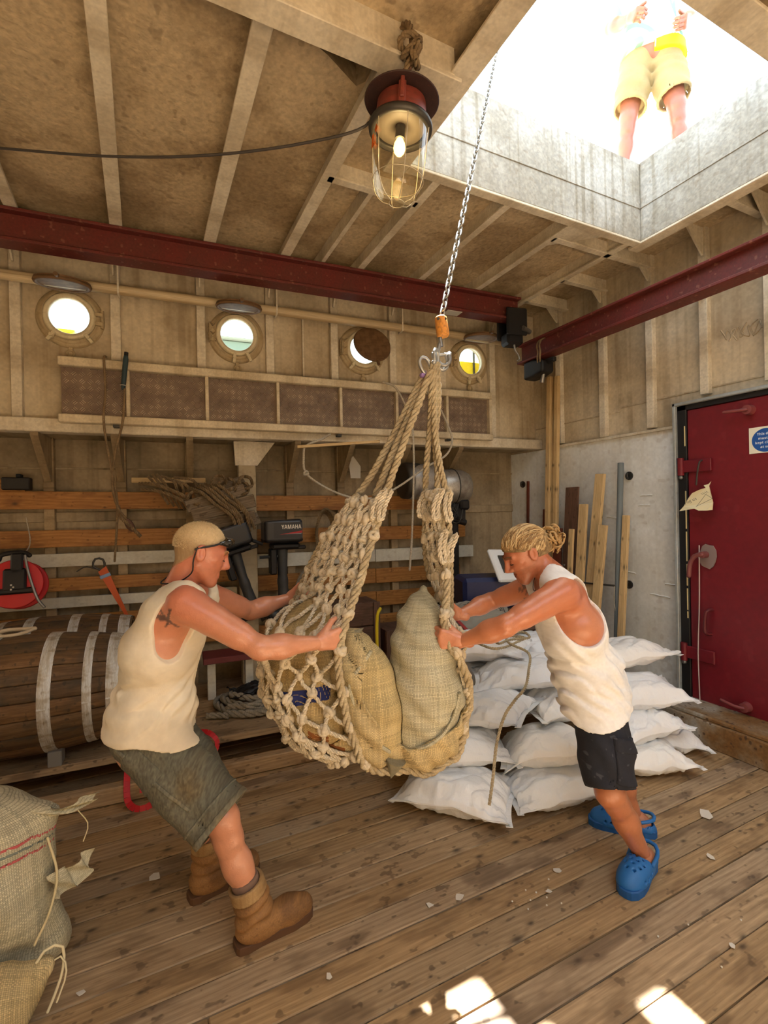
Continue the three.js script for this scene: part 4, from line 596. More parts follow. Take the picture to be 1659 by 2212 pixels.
// ---------------------------------------------------------------- the man on the right
const RJ = { pelvis: [1.888, .70, -1.628], waist: [1.834, .856, -1.624], chest: [1.735, 1.084, -1.625], neckb: [1.673, 1.303, -1.671], head: [1.581, 1.408, -1.74], shL: [1.575, 1.258, -1.515], elL: [1.294, 1.148, -1.546], wrL: [1.205, 1.06, -1.72], haL: [1.12, 1.072, -1.765], shR: [1.735, 1.243, -1.81], elR: [1.62, 1.135, -2.05], wrR: [1.41, 1.092, -2.03], haR: [1.315, 1.12, -2.07], hipL: [1.83, .71, -1.561], knL: [1.758, .403, -1.448], anL: [1.958, .07, -1.447], hipR: [1.99, .67, -1.69], knR: [2.055, .37, -1.69], anR: [2.165, .075, -1.64] };
{
  const J = RJ, F = nrm([-.88, 0, -.47]), P = bodyCaps(J, F), hf = frame(J.head, nrm([-.83, -.5, -.38]), [-.4, 1, -.15]), hS = 1.0, hd = headField(hS);
  const neck = [[add3(J.neckb, [0, .0, 0]), hf.out([0, -.05, -.035]), .058, .054, .03]], nk = caps(neck), allB = [...P.torso, ...P.arms, ...P.legs, ...neck], body = caps(allB), torso = caps(P.torso);
  const man = thing('person', 'man in white tank top, black shorts and blue clogs pushing the net', 'person');
  const skin = lin(196, 128, 92), burn = lin(184, 100, 70), pale = lin(206, 144, 108), tat = mid(J.shR, J.elR, .3);
  const col = (x, y, z, nx, ny, nz) => { let c = mixc(skin, burn, clamp(.5 * sstep(1.0, 1.35, y) + .4 * (fb3(x * 16, y * 16, z * 16, 3) - .4))); c = mul(c, .93 + .14 * fb3(x * 60, y * 60, z * 60, 2)); if (y < .45) c = mixc(c, lin(168, 104, 68), .4 + .3 * vn(x * 200, y * 60, z * 200)); const d = Math.hypot(x - tat[0], y - tat[1], z - tat[2] - .04); if (d < .06 && vn(x * 70, y * 70, z * 70) > .52) c = mixc(c, lin(70, 60, 58), .7); return c; };
  const hcol = (x, y, z) => { const [a, b, c2] = hf.to(x, y, z).map((q) => q / hS); let c = mixc(skin, burn, .5 + .4 * (fb3(x * 30, y * 30, z * 30, 3) - .5)); if (c2 > .07 && b < -.056 && b > -.084 && Math.abs(a) < .026) c = mixc(c, lin(160, 72, 62), .6); if (b < -.04 && c2 > .0) c = mixc(c, lin(150, 96, 58), .5 * vn(x * 170, y * 170, z * 170)); if (b > .02 && b < .034 && c2 > .06 && Math.abs(a) > .012 && Math.abs(a) < .052) c = mixc(c, lin(120, 80, 50), .75); if (Math.hypot(Math.abs(a) - .031, b + .0005, c2 - .088) < .009 && Math.abs(b + .003) < .0022) c = lin(64, 42, 36); return c; };
  const hN = handCaps(J.wrL, sub3(J.haL, J.wrL), [.05, 1, .1], false, { s: 1.04 }), hF = handCaps(J.wrR, sub3(J.haR, J.wrR), [-.05, 1, .1], true, { s: 1.0 });
  const [b0, b1] = bounds(allB, .02), ms = [snet(body, b0, b1, .0085, null, col)], o = J.head, r = .165;
  ms.push(snet((x, y, z) => { const q = hf.to(x, y, z); return smin(hd(q[0], q[1], q[2]), nk(x, y, z), .02); }, [o[0] - r, o[1] - r, o[2] - r], [o[0] + r, o[1] + r, o[2] + r], .0034, null, hcol));
  for (const h of [hN, hF]) { const [a, b] = bounds(h, .008); ms.push(snet(caps(h), a, b, .0032, null, (x, y, z) => mul(mixc(pale, burn, .4), .93 + .14 * vn(x * 120, y * 120, z * 120)))); }
  // bare feet inside the clogs
  const foot = (an, dir) => { const d = nrm(dir), g = (a, y) => [an[0] + d[0] * a, y, an[2] + d[2] * a]; return [[an, g(-.03, .05), .036, .034, .03], [g(-.03, .05), g(.1, .045), .036, .036, .03]]; };
  const dL = nrm([-.93, 0, .3]), dR = nrm([-.66, 0, -.75]);
  for (const [an, d] of [[J.anL, dL], [J.anR, dR]]) { const L = foot(an, d), [a, b] = bounds(L, .01); ms.push(snet(caps(L), a, b, .006, null, col)); }
  part('body', mgc(ms), skinM(), man);
  // hair pulled back into a curly bun
  const hairM = mt({ vertexColors: true, roughness: .7 }), hc = (x, y, z) => { const k = vn(x * 130, y * 130, z * 130), q = hf.to(x, y, z); return mixc(lin(112, 84, 52), lin(212, 180, 126), clamp(.75 * k + .2 * sstep(-.02, .1, q[1]))); };
  const bunO = hf.out([0, .0, -.135]);
  const hairR = part('hair', snet((x, y, z) => { const q = hf.to(x, y, z).map((e) => e / hS); const line = q[1] - (.034 + .42 * (q[2] - .03) + (q[2] < .01 ? .8 * (q[2] - .01) : 0)); return Math.max(smin(ell(q[0], q[1] - .035, q[2] + .016, .079, .089, .101) * hS, Math.hypot(q[0], q[1] - .0, q[2] + .1) - .035, .05) - .003 - .004 * vn(x * 90, y * 90, z * 90), -line * .7, .03 - Math.hypot(q[1] * .8, q[2] + .006) * 1.05); }, [o[0] - r, o[1] - r, o[2] - r], [o[0] + r, o[1] + r, o[2] + r], .0036, null, (x, y, z) => mul(hc(x, y, z), .7)), hairM, man, 'wavy dark blond hair');
  { const R = rng(83), B = [[], [], []]; for (let k = 0; k < 230; k++) { const az = (R() * 2 - 1) * 2.15, aa = Math.abs(az), y0 = aa < 1 ? .072 - .012 * aa : lerp(.06, -.012, clamp((aa - 1) / 1.1)), a0 = nrm([Math.sin(az) * .079 / .079, (y0 - .035) / .089, Math.cos(az)]), b0 = nrm([.25 * Math.sign(az) * R(), -.25 + .3 * R(), -1]), up = (aa < 1 ? .95 * R() : .45 * R() * (2.2 - aa)), P = [], ph = R() * 6, fr = 16 + 12 * R(), am = .0022 + .0028 * R(), lift = .002 + .006 * R(); for (let i = 0; i <= 16; i++) { const t = i / 16; let v = nrm(add3(mid(a0, b0, t), [0, 1, 0], up * Math.sin(3.14 * t))); const l = nrm(crs(v, b0)), w = am * Math.sin(fr * t + ph) / .08; v = add3(v, l, w); P.push(hf.out([v[0] * .079, .035 + v[1] * .089, -.016 + v[2] * .101].map((q, m) => q * hS + (m === 2 ? 0 : 0) + lift * v[m] + am * .5 * Math.cos(fr * t + ph) * v[m]))); } B[k % 3].push(tube(P, .0022 + .0016 * R(), { rad: 4, n: 22, caps: false })); } [H(150, 116, 72), H(186, 152, 102), H(214, 186, 136)].forEach((c, k) => { const m = part('hair_strands', B[k], mt({ color: c, roughness: .6 }), hairR, 'wavy hair strands swept back'); m.userData.kind = 'stuff'; }); }
  { const R = rng(77), list = []; for (let k = 0; k < 70; k++) { const th = R() * 6.283, ph = Math.acos(2 * R() - 1), rad = .026 + .026 * R(), c = [Math.sin(ph) * Math.cos(th) * rad, Math.cos(ph) * rad, Math.sin(ph) * Math.sin(th) * rad], pts = [], q0 = R() * 6, ax = nrm([R() - .5, R() - .5, R() - .5]), bx = nrm(crs(ax, [.3, .9, .2])), cx = crs(ax, bx), rr2 = .011 + .009 * R(); for (let i = 0; i < 12; i++) { const a = q0 + i * .75, e = (i - 6) * .004; pts.push([0, 1, 2].map((m) => bunO[m] + c[m] + bx[m] * Math.cos(a) * rr2 + cx[m] * Math.sin(a) * rr2 + ax[m] * e)); } list.push(tube(pts, .0042 + .002 * R(), { rad: 5, step: .006, caps: false })); }
    part('hair_bun', list, mt({ color: H(182, 148, 98), roughness: .65 }), hairR, 'curly blond hair bun'); }
  for (const s of [-1, 1]) { part('eyebrow', tube([hf.out([s * .014 * hS, .03 * hS, .098 * hS]), hf.out([s * .032 * hS, .035 * hS, .091 * hS]), hf.out([s * .048 * hS, .03 * hS, .076 * hS])], .0036, { rad: 5, step: .006 }), mt({ color: H(120, 84, 54) }), man); part('eyelash', tube([hf.out([s * .02 * hS, -.004 * hS, .09 * hS]), hf.out([s * .031 * hS, -.007 * hS, .0905 * hS]), hf.out([s * .043 * hS, -.004 * hS, .083 * hS])], .0016, { rad: 4, step: .004 }), mt({ color: H(50, 34, 30) }), man); }
  part('mouth_line', tube([hf.out([-.022 * hS, -.071 * hS, .082 * hS]), hf.out([0, -.0685 * hS, .0925 * hS]), hf.out([.022 * hS, -.071 * hS, .082 * hS])], .0016, { rad: 4, step: .005 }), mt({ color: H(86, 40, 36) }), man);
  part('necklace', tube([add3(J.neckb, [-.03, .03, .06]), add3(J.neckb, [.03, .055, .05]), add3(J.neckb, [.055, .05, 0]), add3(J.neckb, [.03, .05, -.05]), add3(J.neckb, [-.04, .0, -.06]), add3(J.neckb, [-.09, -.06, -.02]), add3(J.neckb, [-.07, -.02, .045])], .0018, { closed: true, rad: 4, step: .015 }), M.dsteel, man);
  const sc = []; for (const s of ['R', 'L']) { const hp = J['hip' + s], kn = J['kn' + s]; sc.push([add3(hp, [0, .03, 0]), mid(hp, kn, .5), .11, .105, .04], [mid(hp, kn, .5), mid(hp, kn, .98), .105, .1, .04]); } const hx = nrm(sub3(J.hipL, J.hipR)); sc.push([add3(add3(J.pelvis, hx, -.06), [0, .035, 0]), add3(add3(J.pelvis, hx, .06), [0, .035, 0]), .115, .115, .05]);
  const s0 = caps(sc), tL = nrm(sub3(J.knL, J.hipL)), tR = nrm(sub3(J.knR, J.hipR)), sp2 = mid(J.hipR, J.hipL);
  // tank top
  const hipUp = nrm(sub3(J.waist, J.pelvis)), hemO = add3(J.pelvis, [0, .015, 0]), lat = crs([0, 1, 0], F), nA = add3(J.shL, [.075, -.085, .05]), fA = add3(J.shR, [.06, -.09, -.06]);
  const tW = (x, y, z) => { const lo = sstep(1.12, .84, y), q = (y + .6 * (x - 1.8)) * 34 + 6 * vn(x * 8, y * 6, z * 8) - z * 7; const q2 = (y * .7 + x * .6 + z * .4) * 105 + 11 * vn(x * 9 + 3, y * 7, z * 9); return .011 + .018 * lo + (.15 + lo) * .013 * (Math.abs(Math.sin(q)) - .4) + .006 * (.35 + lo) * Math.sin(q2) * sstep(.3, .65, vn(x * 8, y * 8, z * 8 + 4)) + .01 * (fb3(x * 13, y * 9, z * 13, 3) - .5); };
  const tankF = (x, y, z) => { let d = smin(torso(x, y, z) - tW(x, y, z), s0(x, y, z) - .013, .03); const a = [x - nA[0], y - nA[1], z - nA[2]], b = [x - fA[0], y - fA[1], z - fA[2]], sp = nrm(sub3(J.neckb, J.waist)), fw = crs(lat, sp);
    d = smax(d, -ell(dot3(a, fw), dot3(a, sp), dot3(a, lat), .115, .145, .16), .006); d = smax(d, -ell(dot3(b, fw), dot3(b, sp), dot3(b, lat), .11, .14, .15), .006);
    const n = [x - J.neckb[0], y - J.neckb[1], z - J.neckb[2]]; d = smax(d, -ell(dot3(n, fw) + .0, dot3(n, sp) + .015, dot3(n, lat), .12, .085, .078), .006);
    const h = dot3([x - hemO[0], y - hemO[1], z - hemO[2]], hipUp) - .05 * dot3([x - hemO[0], 0, z - hemO[2]], F); return smax(d, -h, .006); };
  const tb = bounds(P.torso, .05), tt = tex(512, 512, (u, v) => { const k = sstep(.42, .68, pf(u, v, 2, 2, 611, 4)), f = pf(u, v, 60, 60, 621, 2) - .5; return mul(mixc(C(240, 240, 240), C(206, 178, 132), k * .75), 1 + .05 * f); });
  part('tank_top', snet(tankF, tb[0], tb[1], .0062), mt({ map: rep(tt, 1.7, 1.7), bumpMap: rep(weaveB, 9, 9), bumpScale: .0004, roughness: .88 }), man, 'white tank top with dusty tan stains');
  // black cargo shorts
  const shortF = (x, y, z) => { let d = s0(x, y, z) + .01 * (fb3(x * 10, y * 10, z * 10, 3) - .5) + .005 * Math.sin(x * 60 + y * 30 + 5 * vn(x * 8, y * 8, z * 8)); const side = dot3([x - sp2[0], y - sp2[1], z - sp2[2]], hx), hem = side > 0 ? dot3([x - J.knL[0], y - J.knL[1] - .02, z - J.knL[2]], tL) : dot3([x - J.knR[0], y - J.knR[1] - .04, z - J.knR[2]], tR); d = Math.max(d, hem); if (hem > -.05) d = Math.max(d, -Math.max(s0(x, y, z) + .012, -hem - .04)); if (y > J.pelvis[1] + .05) d = Math.max(d, torso(x, y, z) - .004); return Math.max(d, y - J.pelvis[1] - .11); };
  const sb = bounds(sc, .03), dkT = paintTex(C(34, 36, 46), C(26, 27, 34), 641, { n: 512, fx: 4, mottle: .7, specks: .5, speckC: C(96, 96, 102), fine: .12 }), dM = mt({ map: rep(dkT, 1.5, 1.5), bumpMap: rep(weaveB, 10, 10), bumpScale: .0005, roughness: .9 });
  const shortsR = part('shorts', snet(shortF, sb[0], sb[1], .0068), dM, man, 'black cargo shorts');
  const po = mid(J.hipL, J.knL, .5), pf2 = frame(add3(po, [.02, .0, .1]), [.15, 0, 1], sub3(J.hipL, J.knL)), pa = pf2.o.map((q) => q - .16), pb = pf2.o.map((q) => q + .16);
  for (const [nm, y0, y1, of] of [['pocket', -.1, .03, .008], ['pocket_flap', .02, .075, .013]]) part(nm, snet((x, y, z) => { const q = pf2.to(x, y, z), f = shortF(x, y, z); return Math.max(f - of, -(f + .004), Math.abs(q[0]) - .075, y0 - q[1], q[1] - y1, Math.abs(q[2]) - .1); }, pa, pb, .0055), dM, shortsR);
  // clogs
  const cm = mt({ color: H(28, 104, 176), roughness: .5 });
  const clog = (an, d) => { const sv = [-d[2], 0, d[0]], loc = (x, y, z) => { const q = [x - an[0], 0, z - an[2]]; return [dot3(q, d), y, dot3(q, sv)]; }; const g = (a, y, s = 0) => [a, y, s];
    const outer = caps([[g(-.045, .03), g(.03, .035), .047, .047, .03], [g(.03, .035, 0), g(.13, .035, .004), .048, .055, .03], [g(.1, .04, -.004), g(.165, .032, .006), .052, .042, .03], [g(.06, .06), g(.11, .058), .045, .042, .03]]), inner = caps([[g(-.045, .04), g(.02, .04), .038, .039, .02], [g(.02, .05), g(.09, .05), .039, .04, .02]]);
    const a = [an[0] - .26, 0, an[2] - .26], b = [an[0] + .26, .15, an[2] + .26], holes = []; for (const [u, s] of [[.075, -.025], [.075, .0], [.075, .025], [.1, -.036], [.1, -.012], [.1, .012], [.1, .036], [.125, -.028], [.125, 0], [.125, .028], [.15, -.015], [.15, .015]]) holes.push([u, s]);
    const f = (x, y, z) => { const q = loc(x, y, z); let e = outer(q[0], q[1], q[2]); e = Math.max(e, .026 - y); const top = q[0] < .04 ? y - .062 - Math.max(0, -.02 - q[0]) * .9 : y - .12; e = Math.max(e, top); e = smax(e, -Math.max(inner(q[0], q[1], q[2]), q[0] - .09), .006); e = Math.max(e, -Math.max(ell(q[0] - .01, y - .12, q[2], .062, .085, .05), -1)); for (const [u, s] of holes) e = Math.max(e, -Math.max(Math.hypot(q[0] - u, q[2] - s) - .0058, .06 - y)); for (const u of [.06, .085, .11, .135]) for (const s of [-1, 1]) e = Math.max(e, -Math.max(Math.hypot(q[0] - u, y - .05) - .006, -Math.abs(q[2]) + .035, -s * q[2])); return e; };
    const cg = part('clog', snet(f, a, b, .0046), cm, man, 'blue foam clog with vent holes');
    const W = (u, y, s) => [an[0] + d[0] * u + sv[0] * s, y, an[2] + d[2] * u + sv[2] * s];
    part('heel_strap', tube([W(.03, .065, .05), W(-.03, .08, .05), W(-.075, .088, .03), W(-.085, .09, 0), W(-.075, .088, -.03), W(-.03, .08, -.05), W(.03, .065, -.05)], .009, { rad: 6 }), cm, cg);
    const out = [[-.095, .018], [-.085, .034], [-.04, .048], [.03, .046], [.1, .054], [.15, .054], [.19, .044], [.212, .024], [.216, .008]], sh = ext([...out, ...out.slice().reverse().map(([u, w]) => [u, -w])], .03, .004); sh.rotateX(-Math.PI / 2); sh.rotateY(Math.atan2(-d[2], d[0])); sh.translate(an[0], .001, an[2]); part('clog_sole', sh, mt({ color: H(18, 84, 150), roughness: .6 }), cg); };
  clog(J.anL, dL); clog(J.anR, dR);
}
// ---------------------------------------------------------------- the person on deck, seen through the hatch
{
  const DK = 4.0, F = nrm([-.72, 0, .69]), lt = nrm(crs([0, 1, 0], F)), c = [3.45, 0, -2.37], pt = (f, y, l) => [c[0] + F[0] * f + lt[0] * l, DK + y, c[2] + F[2] * f + lt[2] * l];
  const J = { pelvis: pt(0, .98, 0), waist: pt(0, 1.1, 0), chest: pt(.02, 1.3, 0), neckb: pt(.04, 1.5, 0), head: pt(.1, 1.66, 0), shR: pt(.03, 1.43, -.18), elR: pt(.1, 1.17, -.27), wrR: pt(.28, 1.04, -.17), shL: pt(.03, 1.43, .18), elL: pt(-.02, 1.16, .26), wrL: pt(.16, 1.0, .2), hipR: pt(0, .92, -.09), knR: pt(.06, .5, -.16), anR: pt(.02, .09, -.205), hipL: pt(0, .92, .09), knL: pt(.06, .5, .155), anL: pt(.02, .09, .2) };
  const P = bodyCaps(J, F), hf = frame(J.head, add3(F, [0, -.5, 0]), [0, 1, 0]), hd = headField(1.02), neck = [[J.neckb, hf.out([0, -.05, -.03]), .056, .054, .03]], nk = caps(neck), feet = []; for (const s of ['R', 'L']) feet.push([J['an' + s], add3(J['an' + s], F, .13).map((q, i) => i === 1 ? DK + .035 : q), .042, .036, .03]);
  const all = [...P.torso, ...P.arms, ...P.legs, ...neck, ...feet], body = caps(all), torso = caps(P.torso), [b0, b1] = bounds(all, .02), skin = lin(150, 98, 78), col = (x, y, z) => mul(mixc(skin, lin(128, 74, 62), fb3(x * 14, y * 14, z * 14, 3) * .7), 1);
  const man = thing('person', 'person in beige shorts standing on deck at the hatch corner above', 'person');
  const ms = [snet(body, b0, b1, .0095, null, col)], o = J.head; ms.push(snet((x, y, z) => { const q = hf.to(x, y, z); return smin(hd(...q), nk(x, y, z), .02); }, o.map((q) => q - .17), o.map((q) => q + .17), .005, null, col));
  for (const [w, e, rt] of [[J.wrR, J.elR, true], [J.wrL, J.elL, false]]) { const h = handCaps(w, sub3(w, e), [0, 1, .2], rt, { c1: 50, c2: 60, c3: 40 }), [a, b] = bounds(h, .01); ms.push(snet(caps(h), a, b, .004, null, col)); }
  part('body', mgc(ms), skinM(), man);
  part('hair', snet((x, y, z) => { const q = hf.to(x, y, z); return Math.max(ell(q[0], q[1] - .034, q[2] + .012, .0785, .091, .1) - .006 * vn(x * 90, y * 90, z * 90), .02 + .45 * q[2] - q[1]); }, o.map((q) => q - .17), o.map((q) => q + .17), .006), mt({ color: H(110, 84, 58) }), man);
  const sc = []; for (const s of ['R', 'L']) { const hp = J['hip' + s], kn = J['kn' + s]; sc.push([add3(hp, [0, .04, 0]), mid(hp, kn, .45), .108, .108, .04], [mid(hp, kn, .45), mid(hp, kn, .86), .108, .112, .04]); } sc.push([pt(0, 1.0, -.06), pt(0, 1.0, .06), .122, .122, .05]);
  const s0 = caps(sc), sb = bounds(sc, .03), sf = (x, y, z) => { const q = s0(x, y, z) + .012 * (fb3(x * 9, y * 9, z * 9, 3) - .5) + .006 * Math.sin(y * 60 + x * 22 + 5 * vn(x * 7, y * 7, z * 7)); const s = dot3([x - c[0], 0, z - c[2]], lt) > 0 ? 'L' : 'R', k = mid(J['hip' + s], J['kn' + s], .84), t = nrm(sub3(J['kn' + s], J['hip' + s])), h = dot3([x - k[0], y - k[1], z - k[2]], t); let d = Math.max(q, h); if (h > -.06) d = Math.max(d, -Math.max(s0(x, y, z) + .014, -h - .05)); return Math.max(d, y - DK - 1.08); };
  part('shorts', snet(sf, sb[0], sb[1], .008), mt({ map: rep(paintTex(C(156, 142, 104), C(134, 119, 84), 661, { n: 256, fx: 3, mottle: .5, specks: 0, fine: .05 }), 2, 2), roughness: .9 }), man, 'beige drawstring shorts');
  part('drawstring', tube([pt(.13, 1.04, .0), pt(.145, .98, .015), pt(.15, .9, .01)], .004), mt({ color: H(230, 224, 200) }), man);
  const slv = []; for (const s of ['R', 'L']) slv.push([J['sh' + s], mid(J['sh' + s], J['el' + s], .7), .075, .072, .03]);
  const ts = caps([...P.torso, ...slv]), tb = bounds([...P.torso, ...slv], .05), st = tex(512, 512, (u, v) => { const k = Math.abs(((u * 2.2 + v * 1.3 + .25 * pf(u, v, 3, 3, 671, 2)) % 1) - .5); const g = pf(u, v, 7, 7, 681, 3); return k < .07 && g > .35 ? C(120, 168, 150) : C(240, 242, 240); });
  part('shirt', snet((x, y, z) => Math.max(smin(ts(x, y, z) - .02, s0(x, y, z) - .02, .03) - .012 * fb3(x * 9, y * 9, z * 9, 3), DK + .955 - y, -(Math.hypot(x - J.neckb[0], y - J.neckb[1] - .03, z - J.neckb[2]) - .08)), tb[0], tb[1], .009), mt({ map: rep(st, 1.6, 1.6), roughness: .9 }), man, 'white shirt with green leaf pattern');
  part('undershirt_hem', snet((x, y, z) => Math.max(s0(x, y, z) - .027, Math.abs(y - DK - .95 + .14 * dot3([x - c[0], 0, z - c[2]], lt)) - .045, -dot3([x - c[0], 0, z - c[2]], lt) + .01), sb[0], sb[1], .008), mt({ color: H(232, 226, 20), roughness: .7 }), man, 'bright yellow shirt tail');
}

// ================================================================ THE SLUNG LOAD
const LO = [.911, .795, -2.001], LA = -26.24 * D2R, lw = (p) => [LO[0] + .897 * p[0] - .442 * p[2], LO[1] + p[1], LO[2] + .442 * p[0] + .897 * p[2]];
const jute = (a, b, seed) => tex(768, 768, (u, v) => { const n = 64, i = Math.floor(u * n), j = Math.floor(v * n), x = u * n - i - .5, y = v * n - j - .5, ov = (i + j) % 2, tw = (ov ? 1 - .7 * y * y : 1 - .7 * x * x) * (.9 + .2 * (ov ? hsh(i, 3, seed) : hsh(j, 5, seed))) * (Math.abs(ov ? x : y) > .4 ? .74 : 1); return mul(mixc(a, b, pf(u, v, 4, 4, seed, 4)), clamp(tw, .3, 1.25)); });
const juteBump = tex(768, 768, (u, v) => { const n = 64, i = Math.floor(u * n), j = Math.floor(v * n), x = u * n - i - .5, y = v * n - j - .5, ov = (i + j) % 2, k = clamp((ov ? 1 - 3 * y * y : 1 - 3 * x * x) * (Math.abs(ov ? x : y) > .42 ? .4 : 1)); return [k, k, k]; }, false);
const juteT = jute(C(212, 206, 178), C(190, 182, 150), 901), juteW = jute(C(218, 198, 152), C(192, 170, 120), 911);
const MJ = { jute: mt({ map: rep(juteT, 3, 3), bumpMap: rep(juteBump, 3, 3), bumpScale: .0012, roughness: .95 }), warm: mt({ map: rep(juteW, 3, 3), bumpMap: rep(juteBump, 3, 3), bumpScale: .0012, roughness: .95 }) };
const ropeTex = (a, b, seed) => tex(256, 64, (u, v) => mul(mixc(a, b, pf(u, v, 6, 3, seed, 3)), .8 + .35 * pf(u, v, 90, 8, seed + 4, 2)));
const MR = { net: mt({ map: rep(ropeTex(C(226, 216, 194), C(200, 184, 154), 921), 4, 20), roughness: .95 }), leg: mt({ map: rep(ropeTex(C(196, 182, 150), C(164, 146, 114), 931), 4, 20), roughness: .95 }), grey: mt({ map: rep(ropeTex(C(160, 152, 136), C(128, 120, 104), 941), 4, 20), roughness: .95 }), brown: mt({ map: rep(ropeTex(C(150, 128, 94), C(112, 92, 66), 951), 4, 20), roughness: .95 }), white: mt({ map: rep(ropeTex(C(206, 198, 180), C(176, 166, 146), 961), 4, 20), roughness: .9 }) };
{
  const chainCaps = (P, R, k = .06) => caps(P.slice(1).map((p, i) => [P[i], p, R[i], R[i + 1], k]));
  const sR = [[.226, -.15, 0], [.234, .023, .02], [.227, .204, 0], [.223, .335, -.02], [.236, .462, -.03]], sF = [[.012, -.15, .06], [-.008, -.01, .08], [-.042, .131, .08], [-.07, .235, .06]], sL = [[-.238, -.07, .02], [-.292, .103, -.02], [-.31, .25, -.03], [-.275, .36, -.02]], sB = [[-.15, -.14, 0], [.16, -.17, 0]];
  const nz = (x, y, z, a, f) => a * (fb3(x * f, y * f, z * f, 3) - .5);
  const dR0 = chainCaps(sR, [.158, .165, .138, .092, .018], .05), dF0 = chainCaps(sF, [.115, .13, .112, .07], .05), dL0 = chainCaps(sL, [.16, .185, .14, .07], .05), dB0 = caps([[sB[0], sB[1], .135, .125, .05]]);
  const fold = (x, y, z) => .005 * Math.sin((x * .8 + y) * 46 + 5 * vn(x * 7, y * 7, z * 7));
  const dF = (x, y, z) => dF0(x, y, z) + nz(x, y, z, .03, 7) + fold(x, y, z) * .6;
  const dR = (x, y, z) => Math.max(dR0(x, y, z) + nz(x + 3, y, z, .03, 6) + fold(x, y, z), -dF(x, y, z) + .003);
  const dL = (x, y, z) => Math.max(dL0(x, y, z) + nz(x, y + 5, z, .035, 6) + fold(x, y, z), -dF(x, y, z) + .003, -dR(x, y, z) + .003);
  const dB = (x, y, z) => Math.max(dB0(x, y, z) + nz(x, y, z + 8, .03, 7), -dF(x, y, z) + .003, -dR(x, y, z) + .003, -dL(x, y, z) + .003);
  const U = (x, y, z) => Math.min(dF(x, y, z), dR(x, y, z), dL(x, y, z), dB(x, y, z));
  const cuv = (cx, cz, R) => (x, y, z) => [Math.atan2(x - cx, z - cz) * R, y], luv = cuv(0, -.05, .25);
  const sack = (label) => thing('jute_sack', label, 'sack', LO, LA, 'jute sacks in the cargo net');
  const A = sack('tall grey jute sack standing upright at the right of the slung net'), B = sack('small jute sack at the open front of the slung net'), D = sack('jute sack wrapped by the left side of the slung net'), E = sack('jute sack flattened at the bottom of the slung net');
  const cA = part('sackcloth', snet(dR, [-.05, -.4, -.3], [.5, .55, .3], .0062, cuv(.228, 0, .16)), MJ.jute, A);
  const cB = part('sackcloth', snet(dF, [-.25, -.35, -.2], [.2, .36, .3], .0062, cuv(-.02, .03, .13)), mt({ map: rep(juteW, 3, 3), color: H(250, 250, 244), bumpMap: rep(juteBump, 3, 3), bumpScale: .0012, roughness: .95 }), B);
  const cD = part('sackcloth', snet(dL, [-.56, -.35, -.35], [-.02, .5, .3], .0065, cuv(-.29, -.02, .17)), mt({ map: rep(juteW, 3, 3), color: H(236, 228, 214), bumpMap: rep(juteBump, 3, 3), bumpScale: .0012, roughness: .95 }), D);
  part('sackcloth', snet(dB, [-.36, -.36, -.22], [.36, .05, .22], .007, luv), MJ.warm, E);
  // folded open mouths and hems
  const skin = (f, off, reg, a, b, c = .006) => snet((x, y, z) => Math.max(f(x, y, z) - off - .004 * Math.sin(x * 70 + y * 50), -(f(x, y, z) - .002), reg(x, y, z)), a, b, c, luv);
  const FR = (x, y, z) => Math.min(dR(x, y, z), dB(x, y, z));
  part('folded_mouth', skin(FR, .016, (x, y, z) => { const c = -.155 + 3.2 * Math.max(0, x - .2) ** 2 + .02 * Math.sin(x * 30); return Math.max(y - c, -.02 - x, -.06 - z); }, [-.05, -.36, -.1], [.46, .15, .28]), MJ.warm, cA, 'folded golden sack mouth');
  part('folded_mouth', skin(dF, .012, (x, y, z) => Math.max(x - (-.035 + .35 * Math.max(0, .2 - y) ** 1.4 - .02 * Math.sin(y * 22)), -.02 - z), [-.25, -.34, -.05], [.2, .34, .3]), MJ.warm, cB, 'folded golden sack mouth');
  part('frayed_corner', [tf(new THREE.ConeGeometry(.045, .1, 10, 3), { p: [.085, -.275, .12], r: [.2, 0, 2.9] }), tf(new THREE.ConeGeometry(.03, .08, 8, 2), { p: [-.06, .3, .09], r: [.3, 0, -.9] })], MJ.jute, B);
  const surf = (x, y, f) => { let z = .4; while (z > -.3 && f(x, y, z) > .001) z -= Math.max(.002, f(x, y, z) * .6); return z; };
  const onS = (pts, f, r) => pts.map(([x, y]) => [x, y, surf(x, y, f) + r]);
  part('hem_stitch', tube(onS([[.0, .235], [-.03, .2], [-.085, .12], [-.07, .04], [-.04, -.05], [.02, -.13], [.07, -.18]], dF, .006), .008, { rad: 6, step: .012 }), MJ.jute, cB);
  part('hem_stitch', tube(onS([[.12, -.17], [.2, -.165], [.28, -.12], [.34, -.05], [.37, .05]], FR, .014), .008, { rad: 6, step: .012 }), MJ.jute, cA);
  part('blue_print', snet((x, y, z) => Math.max(dL(x, y, z) - .0025, -(dL(x, y, z) + .004), Math.abs(y - .06 - .14 * (x + .29)) - .032, Math.abs(x + .285) - .115, -z), [-.46, -.04, -.1], [-.12, .16, .3], .006, luv), mt({ color: H(28, 38, 92), roughness: .9 }), cD, 'dark blue printed stripe');
  for (const [x, y, w] of [[-.225, -.11, .045], [-.165, -.175, .05]]) part('brown_print', snet((a, b, c) => Math.max(U(a, b, c) - .0025, -(U(a, b, c) + .004), Math.abs(b - y + .3 * (a - x)) - .018, Math.abs(a - x) - w, -c), [x - .1, y - .08, 0], [x + .1, y + .08, .3], .006, luv), mt({ color: H(132, 78, 32), roughness: .9 }), cD, 'brown printed lettering patch');

  // ---- net
  const net = thing('cargo_net', 'heavy rope cargo net slung around the jute sacks between the two men', 'net', LO, LA);
